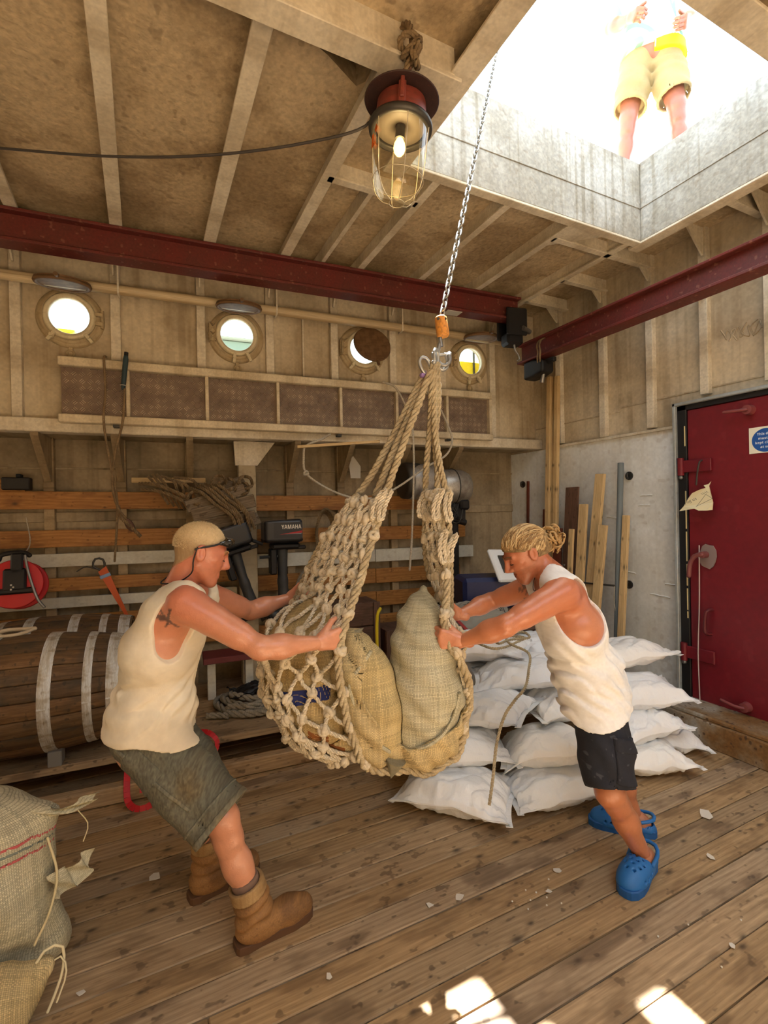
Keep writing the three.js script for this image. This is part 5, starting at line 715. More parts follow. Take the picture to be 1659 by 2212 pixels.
  const NA = [[-.075, .872, -.043], [-.217, .696, -.102], [-.342, .481, -.22], [-.42, .3, -.25], [-.478, .1, -.19], [-.434, -.095, -.13], [-.34, -.228, -.079], [-.193, -.3, 0]];
  const NB = [[.074, .896, .057], [.019, .713, .098], [-.05, .503, .17], [-.11, .333, .235], [-.128, .216, .235], [-.116, .076, .22], [-.08, -.079, .19], [-.006, -.255, .121]];
  const NC = [[.308, .898, .027], [.328, .703, .038], [.338, .52, .07], [.318, .3, .115], [.38, .18, .13], [.417, .07, .1], [.405, -.081, .07], [.333, -.211, .06], [.168, -.293, .08], [.008, -.285, .121]];
  const ND = [[.258, .892, -.063], [.256, .72, -.082], [.27, .545, -.14], [.35, .36, -.2], [.395, .211, -.15], [.433, .041, -.11], [.394, -.134, -.08], [.27, -.278, -.049], [.088, -.32, 0]];
  const grad = (p) => { const e = .004, f = U(...p); return nrm([U(p[0] + e, p[1], p[2]) - f + 1e-9, U(p[0], p[1] + e, p[2]) - f, U(p[0], p[1], p[2] + e) - f]); };
  const push = (p, r, snap) => { let q = [...p]; for (let k = 0; k < 4; k++) { const f = U(...q); if (f < r || (snap && q[1] < .2 && f < .2)) { const n = grad(q); q = add3(q, n, r - f); } } return q; };
  const dense = (P, n) => crv(P).getSpacedPoints(n).map((v) => v.toArray());
  const wrap = (P, r, n = 40, snap = false) => dense(P, n).map((p) => push(p, r, snap));
  const rp = (name, P, r, m, o = {}) => part(name, rope(P, r, { ph: RR(0, 6), wob: .25, ...o }), m, net);
  rp('border_rope', [...wrap(NB, .02, 44), ...wrap(NC, .02, 44).reverse().slice(1)], .0185, MR.leg);
  rp('border_rope', wrap(NA, .018, 40), .015, MR.leg); rp('border_rope', wrap(ND, .018, 40), .014, MR.leg);
  const legs = [[[.253, 1.419, .026], [.181, 1.283, .016], [.106, 1.143, -.003], [.009, .979, -.023], [-.075, .872, -.043]], [[.284, 1.437, .046], [.23, 1.293, .056], [.177, 1.163, .057], [.112, .992, .057], [.074, .896, .057]], [[.277, 1.436, .02], [.21, 1.293, .03], [.148, 1.156, .03], [.075, .995, .02], [.03, .89, .01]], [[.308, 1.476, .036], [.3, 1.318, .031], [.301, 1.175, .027], [.319, 1.031, .027], [.35, .88, .02]], [[.297, 1.477, .046], [.288, 1.319, .026], [.28, 1.181, -.003], [.267, 1.038, -.033], [.258, .892, -.063]], [[.319, 1.482, .01], [.322, 1.303, 0], [.305, 1.139, -.01], [.31, 1.012, .01], [.308, .898, .027]]];
  legs.forEach((P, k) => rp('leg_rope', P, k < 3 ? .0165 : .015, MR.leg));
  rp('leg_rope', [[.03, .89, .01], [-.02, .77, .0], [-.1, .62, -.03], [-.2, .47, -.08]], .014, MR.leg); rp('leg_rope', [[.35, .88, .02], [.36, .7, 0], [.365, .5, -.03], [.37, .36, -.08]], .0145, MR.leg);
  const knot = (p, s, d) => { const R = rng(((p[0] * 991 + p[1] * 577 + 9) * 1000) | 0), L = []; for (let k = 0; k < 3; k++) { const g = tor(.0135 * s, .0095 * s, 6, 12); tf(g, { r: [R() * 3, R() * 3, R() * 3], p: [(R() - .5) * .008, (R() - .5) * .012, (R() - .5) * .006] }); L.push(g); } const g = mg(L); g.translate(...p); part('knot', g, MR.net, net); };
  function panel(PA_, PB_, cols, rows, r, ts, bx, bz) {
    const ca = crv(PA_), cbv = crv(PB_), N = [];
    for (let j = 0; j <= rows; j++) { const t = ts(j / rows), a = ca.getPointAt(t).toArray(), b = cbv.getPointAt(t).toArray(), row = [], odd = j % 2; for (let i = 0; i <= cols - odd; i++) { const u = (i + odd * .5) / cols; let p = mid(a, b, u); { const w = Math.sin(u * 3.14) * sstep(.42, .2, p[1]) * sstep(-.3, -.06, p[1]); p[2] += .03 * Math.sin(u * 3.14) + bz * w; p[0] += bx * w; } p = add3(p, [(hsh(i, j, 5) - .5) * .014, (hsh(i, j, 6) - .5) * .03, 0]); row.push(push(p, r + .004, true)); } N.push(row); }
    for (let j = 0; j <= rows; j++) for (let i = 0; i < N[j].length; i++) { knot(N[j][i], hsh(i, j, 8) * .35 + .95); if (j === rows) continue; const odd = j % 2;
      for (const k of odd ? [i, i + 1] : [i - 1, i]) if (k >= 0 && k < N[j + 1].length) { const a = N[j][i], b = N[j + 1][k], m = add3(mid(a, b), [(hsh(i, j, k) - .5) * .02, 0, .008]); rp('net_cord', [a, push(mid(a, m, .6), r + .003, false), push(m, r + .003, false), push(mid(m, b, .4), r + .003, false), b], r, MR.net, { rad: 5, per: 7 }); } }
  }
  panel(NA, NB, 6, 14, .0095, (t) => .02 + .94 * t, -.14, .17); panel(ND.slice(0, 8), NC.slice(0, 8), 3, 12, .009, (t) => .01 + .9 * t, .08, .03);
  // whipped loops where the cords hang on the leg ropes
  for (const [a, b] of [[[-.06, .89, -.02], [-.1, .8, -.03]], [[.06, .905, .075], [.03, .8, .09]], [[.085, .9, .06], [.06, .79, .1]], [[.345, .89, .045], [.36, .78, .06]], [[.25, .9, -.04], [.245, .8, -.05]], [[.31, .9, .05], [.3, .79, .06]], [[.37, .7, .03], [.36, .6, .05]], [[.32, .72, .06], [.33, .6, .07]]]) { rp('lashing_loop', [a, add3(a, [.018, .012, .008]), mid(a, b), b, add3(b, [-.014, -.006, .008]), add3(mid(a, b), [-.02, 0, .01]), a], .0105, MR.net); }
}
// ---------------------------------------------------------------- hook, shackles, chain
{
  const hp = [1.215, 2.41, -1.85];
  const h = thing('crane_hook', 'steel hook with a scuffed orange swivel weight above the net', 'hook', hp, LA);
  part('weight', tf(lat([[0, .046], [.019, .046], [.027, .038], [.0285, .0], [.0285, -.04], [.022, -.048], [.008, -.048], [0, -.048]], 28), { p: [.004, .03, 0], r: [0, 0, .12] }), mt({ map: rep(paintTex(C(222, 150, 62), C(150, 100, 50), 971, { n: 256, fx: 4, mottle: .6, specks: .8, speckC: C(110, 84, 60) }), 6, 6), roughness: .6 }), h, 'orange swivel weight');
  part('weight_bolt', [tf(cyl(.006, .006, .004, 10), { p: [-.014, .056, .024], r: [1.57, 0, 0] }), tf(cyl(.006, .006, .004, 10), { p: [.018, .056, .022], r: [1.57, 0, .4] })], M.dsteel, h);
  part('hook', [tf(cyl(.009, .009, .05, 12), { p: [-.003, -.035, 0], r: [0, 0, .12] }), tube([[-.008, -.05, 0], [-.014, -.075, 0], [-.02, -.105, .0], [-.01, -.135, 0], [.016, -.145, 0], [.036, -.125, 0], [.034, -.1, 0]], .0095, { rad: 10, step: .008 })], M.steel, h);
  const shk = (name, label, p, rz, ry, m, pm, s = 1) => { const q = thing(name, label, 'shackle', p, LA + ry); q.rotation.z = rz; part('bow', tube([[-.019 * s, -.03 * s, 0], [-.024 * s, 0, 0], [-.018 * s, .026 * s, 0], [0, .036 * s, 0], [.018 * s, .026 * s, 0], [.024 * s, 0, 0], [.019 * s, -.03 * s, 0]], .0072 * s, { rad: 9, step: .006 }), m, q); part('pin', [tf(cyl(.0068 * s, .0068 * s, .068 * s, 12), { p: [0, -.03 * s, 0], r: [0, 0, Math.PI / 2] }), tf(cyl(.0125 * s, .0125 * s, .012 * s, 12), { p: [.037 * s, -.03 * s, 0], r: [0, 0, Math.PI / 2] }), tf(ball(.011 * s, 10, 8), { p: [-.035 * s, -.03 * s, 0] })], pm, q); };
  const st = mt({ color: H(176, 176, 172), roughness: .4, metalness: .8 }), pu = mt({ color: H(150, 118, 176), roughness: .45, metalness: .3 });
  shk('bow_shackle', 'galvanised bow shackle on the crane hook', [1.222, 2.285, -1.855], Math.PI + .1, .2, st, st, 1.05); shk('bow_shackle', 'shackle with a purple pin above the left rope legs', lw([.262, 1.46, .04]), .5, .5, st, pu, 1.05); shk('bow_shackle', 'galvanised bow shackle holding the right rope legs', lw([.312, 1.5, .03]), .1, 1.1, st, st, .95);
  const ch = thing('hoist_chain', 'galvanised lifting chain hanging down through the open hatch', 'chain'), A = V(1.222, 2.488, -1.852), B = V(1.79, 4.06, -2.15), dir = B.clone().sub(A).normalize(), L = 3.55, pitch = .036, n = Math.floor(L / pitch);
  const pts = []; for (let k = 0; k < 14; k++) { const a = k / 14 * 6.2832; pts.push([Math.cos(a) * .0115, Math.sin(a) * .0145 + Math.sign(Math.sin(a)) * .0095, 0]); } const lg = tube(pts, .0044, { closed: true, n: 16, rad: 5 });
  const q0 = new THREE.Quaternion().setFromUnitVectors(V(0, 1, 0), dir), up = V(0, 1, 0);
  for (let k = 0; k < n; k++) { const m = part('link', lg, st, ch); m.position.copy(A).addScaledVector(dir, (k + .5) * pitch); m.quaternion.copy(q0).multiply(new THREE.Quaternion().setFromAxisAngle(up, (k % 2) * Math.PI / 2 + .4)); }
}
// ---------------------------------------------------------------- deck lamp
{
  const o = [.945, 3.14, -1.70], lp = thing('hanging_lamp', 'lit well glass deck lamp with red collar hanging from a rope', 'lamp', o, LA); lp.rotation.order = 'YXZ'; lp.rotation.z = -.07; lp.rotation.x = .03;
  const rust = mt({ map: rep(paintTex(C(62, 40, 36), C(44, 30, 28), 981, { n: 256, fx: 4, mottle: .6, specks: .6, speckC: C(96, 60, 48) }), 4, 4), roughness: .6 }), redm = mt({ map: rep(paintTex(C(132, 58, 46), C(96, 46, 38), 985, { n: 256, fx: 4, mottle: .5, specks: .4 }), 4, 4), roughness: .55 });
  part('shade_disc', lat([[.0, .125], [.03, .122], [.06, .112], [.142, .1], [.148, .094], [.144, .09], [.06, .1], [.0, .1]], 48), rust, lp, 'round rusty shade');
  part('collar', lat([[.0, .095], [.086, .092], [.096, .085], [.1, .04], [.104, .01], [.102, -.004]], 48), redm, lp, 'red painted collar');
  part('clamp_ring', lat([[.1, .004], [.122, .004], [.127, -.006], [.125, -.02], [.112, -.026], [.1, -.02]], 48), M.dsteel, lp);
  part('latch', [box2(-.014, .014, .0, .085, .1, .118, .003), box2(-.008, .008, .02, .1, .112, .126, .003)], redm, lp);
  part('well_glass', lat([[.112, -.02], [.108, -.1], [.1, -.2], [.09, -.245], [.07, -.275], [.04, -.292], [.0, -.297]], 48), mp({ color: H(255, 252, 240), transmission: 1, roughness: .06, thickness: 0, ior: 1.45 }), lp, 'clear ribbed well glass');
  const wr = mt({ color: H(210, 200, 176), roughness: .4, metalness: .5 }), ring = (r, y) => tf(tor(r, .0016, 5, 40), { p: [0, y, 0], r: [Math.PI / 2, 0, 0] });
  const cage = [ring(.102, -.215), ring(.03, -.3)]; for (let k = 0; k < 6; k++) { const a = k * 1.0472 + .3, c = Math.cos(a), s = Math.sin(a); cage.push(tube([[.116 * c, -.02, .116 * s], [.111 * c, -.1, .111 * s], [.104 * c, -.2, .104 * s], [.092 * c, -.25, .092 * s], [.06 * c, -.288, .06 * s], [.03 * c, -.3, .03 * s]], .0016, { rad: 5, caps: false })); } part('wire_cage', cage, wr, lp);
  part('reflector', lat([[.02, -.0], [.06, -.01], [.095, -.012], [.098, -.004]], 32), mt({ color: H(96, 88, 76), roughness: .6 }), lp);
  const bh = part('bulb_holder', tf(cyl(.017, .02, .05, 16), { p: [0, -.025, 0] }), M.black, lp);
  part('bulb', lat([[.0, -.115], [.012, -.112], [.021, -.1], [.024, -.085], [.021, -.068], [.013, -.052], [.01, -.045]], 24), mt({ color: H(255, 240, 200), emissive: H(255, 196, 96), emissiveIntensity: 7 }), bh, 'glowing bulb');
  part('orange_marking', [box2(-.008, .008, -.14, -.09, 0, .001, 0), box2(.004, .022, -.14, -.128, 0, .001, 0), tf(box2(-.01, .01, -.012, .012, 0, .001, 0), { p: [.03, -.085, 0], r: [0, 0, .6] })].map((g) => tf(g, { r: [0, -1.15, 0], p: [-.104, .02, .045] })), mt({ color: H(226, 110, 30) }), lp, 'orange painted mark on the glass');
  const pl = new THREE.PointLight(new THREE.Color(1, .72, .36), .1, 0, 2); pl.position.set(...o).add(V(-.005, -.085, .0)); pl.castShadow = true; pl.shadow.radius = 1; scene.add(pl);
  // rope and knot over the girder
  const r = thing('lamp_rope', 'knotted fibre rope tying the deck lamp to the girder', 'rope'), g = [.985, 3.5, -1.745];
  part('rope', rope([[.958, 3.255, -1.7], [.965, 3.31, -1.705], [.975, 3.37, -1.69], [.985, 3.43, -1.665], [.985, 3.5, -1.67], [.985, 3.56, -1.7], [.985, 3.58, -1.745], [.985, 3.52, -1.815], [.98, 3.42, -1.82], [.972, 3.37, -1.76], [.975, 3.36, -1.7]], .0145), MR.brown, r);
  const kn = [0, 1, 2, 3].map((k) => tf(rope(Array.from({ length: 12 }, (_, i) => [Math.cos(i * .5236) * .042, Math.sin(i * .5236) * .03, 0]), .0135, { closed: true }), { r: [1.2 + k * .5, k * .8, k * .4], p: [.98 + .006 * (k - 1), 3.445 - k * .016, -1.662] })); part('knot', kn, MR.brown, r);
  part('thin_cord', [tube([[.95, 3.26, -1.7], [.953, 3.31, -1.7], [.96, 3.36, -1.69]], .006), tube([[.966, 3.26, -1.702], [.974, 3.31, -1.7], [.985, 3.37, -1.68]], .006)], M.brown, r);
  solo('lamp_cable', tube([[-1.4, 3.42, -3.2], [-.544, 3.283, -2.726], [-.074, 3.162, -2.383], [.275, 3.123, -2.155], [.609, 3.126, -1.935], [.82, 3.15, -1.776], [.86, 3.19, -1.745]], .0055, { rad: 7 }), mt({ color: H(62, 58, 56), roughness: .6 }), 'dark electric cable slung across the deckhead to the lamp', 'cable');
}

// ================================================================ WHITE SACKS
function pillow(L, W, T, seed, droop = 0) {
  const nu = 52, nv = 38, pos = [], uv = [], idx = [], R = rng(seed), o = seed * 3.7, ear = [R(), R(), R(), R()];
  for (const side of [1, -1]) { const base = pos.length / 3; for (let i = 0; i <= nu; i++) for (let j = 0; j <= nv; j++) {
    const u = -1 + 2 * i / nu, v = -1 + 2 * j / nv, au = Math.abs(u), av = Math.abs(v), e = 1 + .1 * ear[(u > 0 ? 1 : 0) + (v > 0 ? 2 : 0)] * au ** 6 * av ** 6;
    let x = u * L / 2 * (1 - .1 * (1 - v * v) * au ** 3) * e, z = v * W / 2 * (1 - .09 * (1 - u * u) * av ** 3) * e;
    const pr = Math.pow(Math.max(0, (1 - au ** 3.2) * (1 - av ** 3.2)), .46), edge = sstep(.35, 1, Math.max(au, av));
    let y = side * T / 2 * pr * (side < 0 ? .85 : 1);
    const rd = (n) => 1 - Math.abs(2 * n - 1), gather = rd(vn(u * 1.6 + o, v * 13 + 2 * vn(u * 3, v * 3, o), 1.5)) * sstep(.3, .85, au) + rd(vn(u * 12 + o, v * 1.8, 4.5)) * sstep(.45, .9, av) * .8, crease = rd(fb3(u * 2.4 + v * 1.7 + o, v * 2.6 - u, 3.1, 2)) ** 5;
    y += side * (pr * .95 + .05) * (-.05 * T / .2 * gather * edge ** .7 - .016 * crease + .03 * (fb3(u * 2.2 + o, v * 2.2, 7.7, 3) - .5)) + .022 * edge * (vn(u * 3.4 + o, v * 3.4, 2.2) - .5) * 2 + .008 * au ** 8 * Math.sin(v * 16 + o);
    y -= droop * Math.max(0, au - .35) ** 2; pos.push(x, y, z); uv.push(x, z + side * 3);
  } for (let i = 0; i < nu; i++) for (let j = 0; j < nv; j++) { const q = base + i * (nv + 1) + j; side > 0 ? idx.push(q, q + 1, q + nv + 1, q + 1, q + nv + 2, q + nv + 1) : idx.push(q, q + nv + 1, q + 1, q + 1, q + nv + 1, q + nv + 2); } }
  return geo(pos, uv, idx);
}
{
  const bt = bumpNoise(731, 12, 5), wm = [H(244, 246, 248), H(238, 242, 246), H(246, 246, 244)].map((c) => mp({ color: c, roughness: .48, bumpMap: rep(bt, 2.2, 2.2), bumpScale: .006, sheen: .2, sheenRoughness: .5 })), sm = mt({ color: H(214, 212, 204), roughness: .7 });
  const S = [
    [1.50, .1, -2.22, -48, 0, 0, .6, .4, .21, 'white sack at the near left bottom corner of the pile, its corner pointing forward'],
    [2.0, .09, -2.02, -14, 0, 0, .56, .36, .18, 'white sack on the floor behind the right man'],
    [2.72, .09, -2.0, -20, 0, 0, .52, .36, .18, 'white sack on the floor right of the black shorts'],
    [3.08, .08, -2.12, -35, 0, 0, .46, .34, .16, 'white sack on the floor nearest the rusty door sill'],
    [1.58, .27, -2.36, -20, 3, -4, .62, .42, .2, 'white sack in second layer hanging over the front corner sack'],
    [2.06, .25, -2.12, -30, -6, 6, .56, .4, .2, 'white sack in second layer with a drooping front corner'],
    [2.78, .24, -2.08, -8, 0, 4, .54, .36, .18, 'crumpled white sack in second layer right of the black shorts'],
    [1.80, .42, -2.42, -60, 0, 9, .64, .46, .2, 'big plump white sack sloping forward below the loose rope end'],
    [2.36, .4, -2.26, -10, 0, 0, .56, .4, .19, 'white sack in third layer mostly hidden by the right man'],
    [2.88, .4, -2.16, -24, 4, 4, .58, .38, .19, 'white sack in third layer below the top right one'],
    [2.16, .57, -2.42, -34, 0, 6, .62, .44, .19, 'white sack in fourth layer in front of the rope heap'],
    [2.98, .58, -2.36, -18, -6, 6, .62, .42, .2, 'topmost white sack beside the door frame'],
    [2.1, .66, -2.76, -50, 0, 3, .62, .44, .19, 'top white sack carrying the loose rope heap'],
    [2.62, .58, -2.8, -20, 0, 0, .6, .42, .2, 'white sack at the back of the pile under the timbers'],
    [2.75, .4, -2.75, -15, 0, 0, .62, .42, .2, 'white sack buried at the back of the pile'],
    [2.2, .44, -2.85, -40, 0, 0, .6, .42, .2, 'white sack at the back left of the pile'],
    [2.4, .25, -2.75, -20, 0, 0, .6, .42, .2, 'white sack low at the back of the pile'],
  ];
  S.forEach(([x, y, z, a, p, r, L, W, T_, label], k) => {
    const t = thing('white_sack', label, 'sack', [x, y, z], a * D2R, 'white sacks in the pile'); t.rotation.order = 'YXZ'; t.rotation.x = p * D2R; t.rotation.z = r * D2R;
    const bag = part('sack_bag', pillow(L, W, T_, 11 + k, k === 5 ? .12 : .03), wm[k % 3], t);
    for (const s of [-1, 1]) { const q = []; for (let i = 0; i <= 8; i++) { const v = -1 + i / 4; q.push([s * (L / 2 * (.9 + .1 * v * v) + .008), .004 * Math.sin(v * 7 + k) - .02, v * W / 2 * 1.02]); } const g = []; for (let i = 0; i < 8; i++) g.push(bar(q[i], q[i + 1], .034, .003, V(0, 1, 0), .001)); part('sewn_end', g, wm[k % 3], bag); }
  });
  const P = [[1.87, .775, -2.5], [1.88, .775, -2.36], [1.96, .77, -2.36], [2.1, .775, -2.4], [2.2, .78, -2.44], [2.12, .785, -2.5], [1.99, .78, -2.47], [1.96, .785, -2.4], [2.06, .79, -2.42], [2.2, .79, -2.4], [2.24, .8, -2.5], [2.14, .8, -2.52], [2.05, .79, -2.44], [2.02, .78, -2.36], [2.08, .74, -2.28], [1.98, .68, -2.17], [1.87, .63, -2.08], [1.74, .6, -2.02], [1.66, .55, -2.0], [1.58, .44, -1.97], [1.52, .3, -1.93], [1.47, .19, -1.9]];
  solo('loose_rope', rope(P, .0085, { rad: 5, per: 6 }), MR.leg, 'thin tan rope heaped on the white sacks with one end trailing down', 'rope');
}
// ================================================================ TIMBER BY THE BULKHEAD
{
  const tb = (label, z, w, top, m, th = .035, x0 = 3.42, x1 = 3.62, cat = 'timber', dz = 0) => solo('timber', bar([x0, .0, z - dz], [x1, top, z], w, th, V(-1, 0, 0), .003), m, label, cat, 'timber leaning on the bulkhead');
  tb('tallest pale timber leaning in the corner of the bulkhead', -3.585, .05, 2.9, M.pale, .07, 3.5, 3.63); tb('tall pale batten doubled behind the tallest timber', -3.495, .045, 2.885, M.pale, .04, 3.5, 3.62);
  tb('wide dark phenolic plywood offcut with a chequer face', -3.27, .15, 1.8, M.brown, .018, 3.4, 3.55); tb('pale plank left of the tall knotty plank', -3.12, .085, 1.64, M.pale, .03, 3.36, 3.52);
  tb('tall knotty pale plank left of the grey tube', -2.985, .09, 1.9, M.pale, .035, 3.38, 3.58, 'timber', .07); tb('short pale plank leaning in front of the tall knotty plank', -2.885, .08, 1.46, M.pale, .03, 3.32, 3.48, 'timber', .05); tb('pale batten right of the grey tube', -2.725, .055, 1.54, M.pale, .03, 3.42, 3.56);
  tb('narrow pale offcut left of the knotty planks', -3.205, .05, 1.42, M.pale, .025, 3.34, 3.46); const rw = mt({ map: rep(T.brown, .6, 3), color: H(255, 170, 140), roughness: .7 });
  tb('reddish hardwood batten left of the tallest timber', -3.66, .05, 1.6, rw, .03, 3.5, 3.6); tb('dark red hardwood offcut in front of the plywood', -3.42, .09, 1.42, rw, .025, 3.4, 3.52); tb('reddish board between the pale planks', -3.03, .06, 1.5, rw, .02, 3.46, 3.6); tb('thin reddish stick near the eye bolt in the corner', -3.96, .028, 1.9, rw, .02, 3.6, 3.655); tb('small dark red block between the corner timbers', -3.72, .07, 1.42, rw, .03, 3.46, 3.58);
  solo('plastic_tube', tf(cyl(.024, .024, 1.98, 20), { p: [3.53, .99, -2.79], r: [0, 0, -.06] }), mt({ color: H(112, 122, 126), roughness: .5 }), 'grey plastic tube standing among the timbers', 'tube');
  const b = thing('retaining_bar', 'flat steel bar holding the timbers against the bulkhead', 'bar'); part('bar', bar([3.38, .955, -3.34], [3.52, .955, -2.8], .035, .012), M.dsteel, b); part('lashing', tube([[3.5, .95, -2.8], [3.49, .85, -2.8], [3.5, .7, -2.79]], .004), MR.white, b);
}
// ================================================================ ALONG THE SHIP SIDE
// outboard motors: y up, cowl side towards +z
function outboard(name, label, p, ry, rz, cowlC, text, s = 1) {
  const t = thing(name, label, 'outboard motor', p, PA + ry, 'outboard motors on the ship side'); t.rotation.z = rz; t.scale.setScalar(s);
  const cm = mp({ color: cowlC, roughness: .35, clearcoat: .4, clearcoatRoughness: .3 }), rb = (x, y, z) => { const q = [Math.abs(x) - .115, Math.abs(y) - .06, Math.abs(z) - .075]; return Math.hypot(Math.max(q[0], 0), Math.max(q[1], 0), Math.max(q[2], 0)) + Math.min(Math.max(...q), 0) - .035; };
  const cw = part('cowl', snet((x, y, z) => Math.max(rb(x, y, z), y * 1 - .085 - .05 * x), [-.17, -.12, -.13], [.17, .12, .13], .007), cm, t, 'dark grey engine cowl');
  part('cowl_seam', snet((x, y, z) => Math.max(rb(x, y, z) - .005, Math.abs(y + .075) - .012), [-.18, -.12, -.14], [.18, 0, .14], .007), M.black, cw);
  if (text) { const c = txt(512, 256, (x, w, h) => { x.fillStyle = '#2a2d33'; x.fillRect(0, 0, w, h); x.fillStyle = '#e9e6da'; x.font = 'bold 88px sans-serif'; x.textAlign = 'right'; x.save(); x.translate(w - 16, 104); x.scale(.98, 1.05); x.fillText('YAMAHA', 0, 0); x.restore(); x.fillStyle = '#b8202c'; x.beginPath(); x.moveTo(90, 196); x.lineTo(w, 138); x.lineTo(w, 176); x.closePath(); x.fill(); x.fillStyle = '#8c9096'; x.beginPath(); x.moveTo(180, 194); x.lineTo(w, 178); x.lineTo(w - 30, 196); x.closePath(); x.fill(); });
    part('brand_decal', tf(new THREE.PlaneGeometry(.22, .12), { p: [.03, .005, .1115] }), mt({ map: c, roughness: .35 }), cw, 'white lettering with a red flash'); }
  part('lower_pan', tf(cb(.22, .05, .15, 0, 0, 0, .015), { p: [.02, -.12, 0] }), M.black, t);
  part('tiller', tf(cb(.16, .03, .035, 0, 0, 0, .008), { p: [.1, -.135, .04] }), M.black, t); part('starter_knob', tf(cyl(.012, .015, .1, 12), { p: [-.2, -.08, .03], r: [0, 0, 1.2] }), M.black, t);
  const lgm = part('leg', snet((x, y, z) => caps([[[0, -.14, 0], [0, -.4, 0], .045, .034, .03], [[0, -.4, 0], [.01, -.62, 0], .038, .05, .03], [[-.08, -.66, 0], [.09, -.66, 0], .035, .028, .03]])(x, y, z), [-.14, -.72, -.08], [.15, -.1, .08], .008), mt({ color: H(66, 68, 70), roughness: .5, metalness: .3 }), t, 'grey drive leg');
  part('clamp_bracket', [tf(cb(.05, .2, .11, 0, 0, 0, .008), { p: [-.075, -.24, 0] }), tf(cyl(.012, .012, .14, 10), { p: [-.11, -.2, .03], r: [0, 0, 1.57] })], M.black, t);
  part('anti_cavitation_plate', tf(cb(.2, .008, .1, 0, 0, 0, .002), { p: [-.01, -.58, 0] }), M.dsteel, lgm);
  part('propeller', [tf(cyl(.025, .02, .06, 14), { p: [-.13, -.66, 0], r: [0, 0, 1.57] }), ...[0, 1, 2].map((k) => tf(cb(.012, .075, .045, 0, .045, 0, .004), { p: [-.13, -.66, 0], r: [k * 2.094, .5, 0], o: 'YXZ' }))], M.dsteel, lgm); return t;
}
outboard('outboard_motor', 'dark outboard motor with white lettering hung right of the post', pw(1.04, 1.47, .02), 0, 0, H(42, 45, 50), true, 1.05);
outboard('outboard_motor', 'dark outboard motor hung behind the head of the left man', pw(.62, 1.44, .06), .1, .28, H(40, 43, 48), false, 1.0);
{ const t = thing('outboard_motor', 'old outboard motor with a dented silver drum housing and black leg', 'outboard motor', pw(2.5, 1.86, .02), PA, 'outboard motors on the ship side'), sv = mt({ map: rep(paintTex(C(176, 172, 164), C(128, 120, 110), 1001, { n: 256, fx: 4, mottle: .6, specks: .3 }), 3, 3), roughness: .38, metalness: .6 });
  part('flywheel_housing', tf(lat([[0, -.36], [.14, -.355], [.165, -.34], [.17, -.3], [.165, -.2]], 40), { r: [0, 0, -Math.PI / 2], p: [0, .03, 0] }), mt({ color: H(70, 66, 60), roughness: .5, metalness: .5 }), t, 'dark end drum');
  part('drum', tf(lat([[.16, -.3], [.165, -.22], [.165, .0], [.15, .01]], 40), { r: [0, 0, -Math.PI / 2], p: [0, .02, .02] }), sv, t, 'silver drum'); part('tank', tf(lat([[.13, .02], [.165, .03], [.17, .14], [.172, .15], [.172, .16], [.168, .165], [.162, .26], [.14, .31], [.09, .335], [0, .34]], 40), { r: [0, 0, -Math.PI / 2], p: [0, -.03, .02] }), sv, t, 'silver tank'); part('tank_strap', tf(tor(.171, .007, 6, 44), { p: [.155, -.03, .02], r: [0, Math.PI / 2, 0] }), M.dsteel, t); part('filler_cap', tf(cyl(.03, .03, .05, 16), { p: [-.1, -.14, .14], r: [.6, 0, 0] }), sv, t);
  part('powerhead', [tf(cb(.22, .2, .2, 0, 0, 0, .02), { p: [.16, -.27, 0] }), tf(cb(.1, .1, .24, 0, 0, 0, .02), { p: [.24, -.2, .02] }), tf(cyl(.03, .03, .3, 12), { p: [.12, -.33, .08], r: [0, 0, 1.3] })], M.black, t); part('leg', tf(cb(.1, .8, .12, 0, 0, 0, .03), { p: [.17, -.72, 0] }), M.black, t, 'black drive leg');
  part('wiring', [0, 1, 2, 3, 4].map((k) => tube([[.05 + k * .05, -.16, .1], [.1 + .04 * Math.sin(k * 2), -.25 - .03 * k, .16], [.2 - .03 * k, -.34, .13], [.28, -.3 + .03 * k, .05]], .004, { rad: 5 })), M.dsteel, t); }
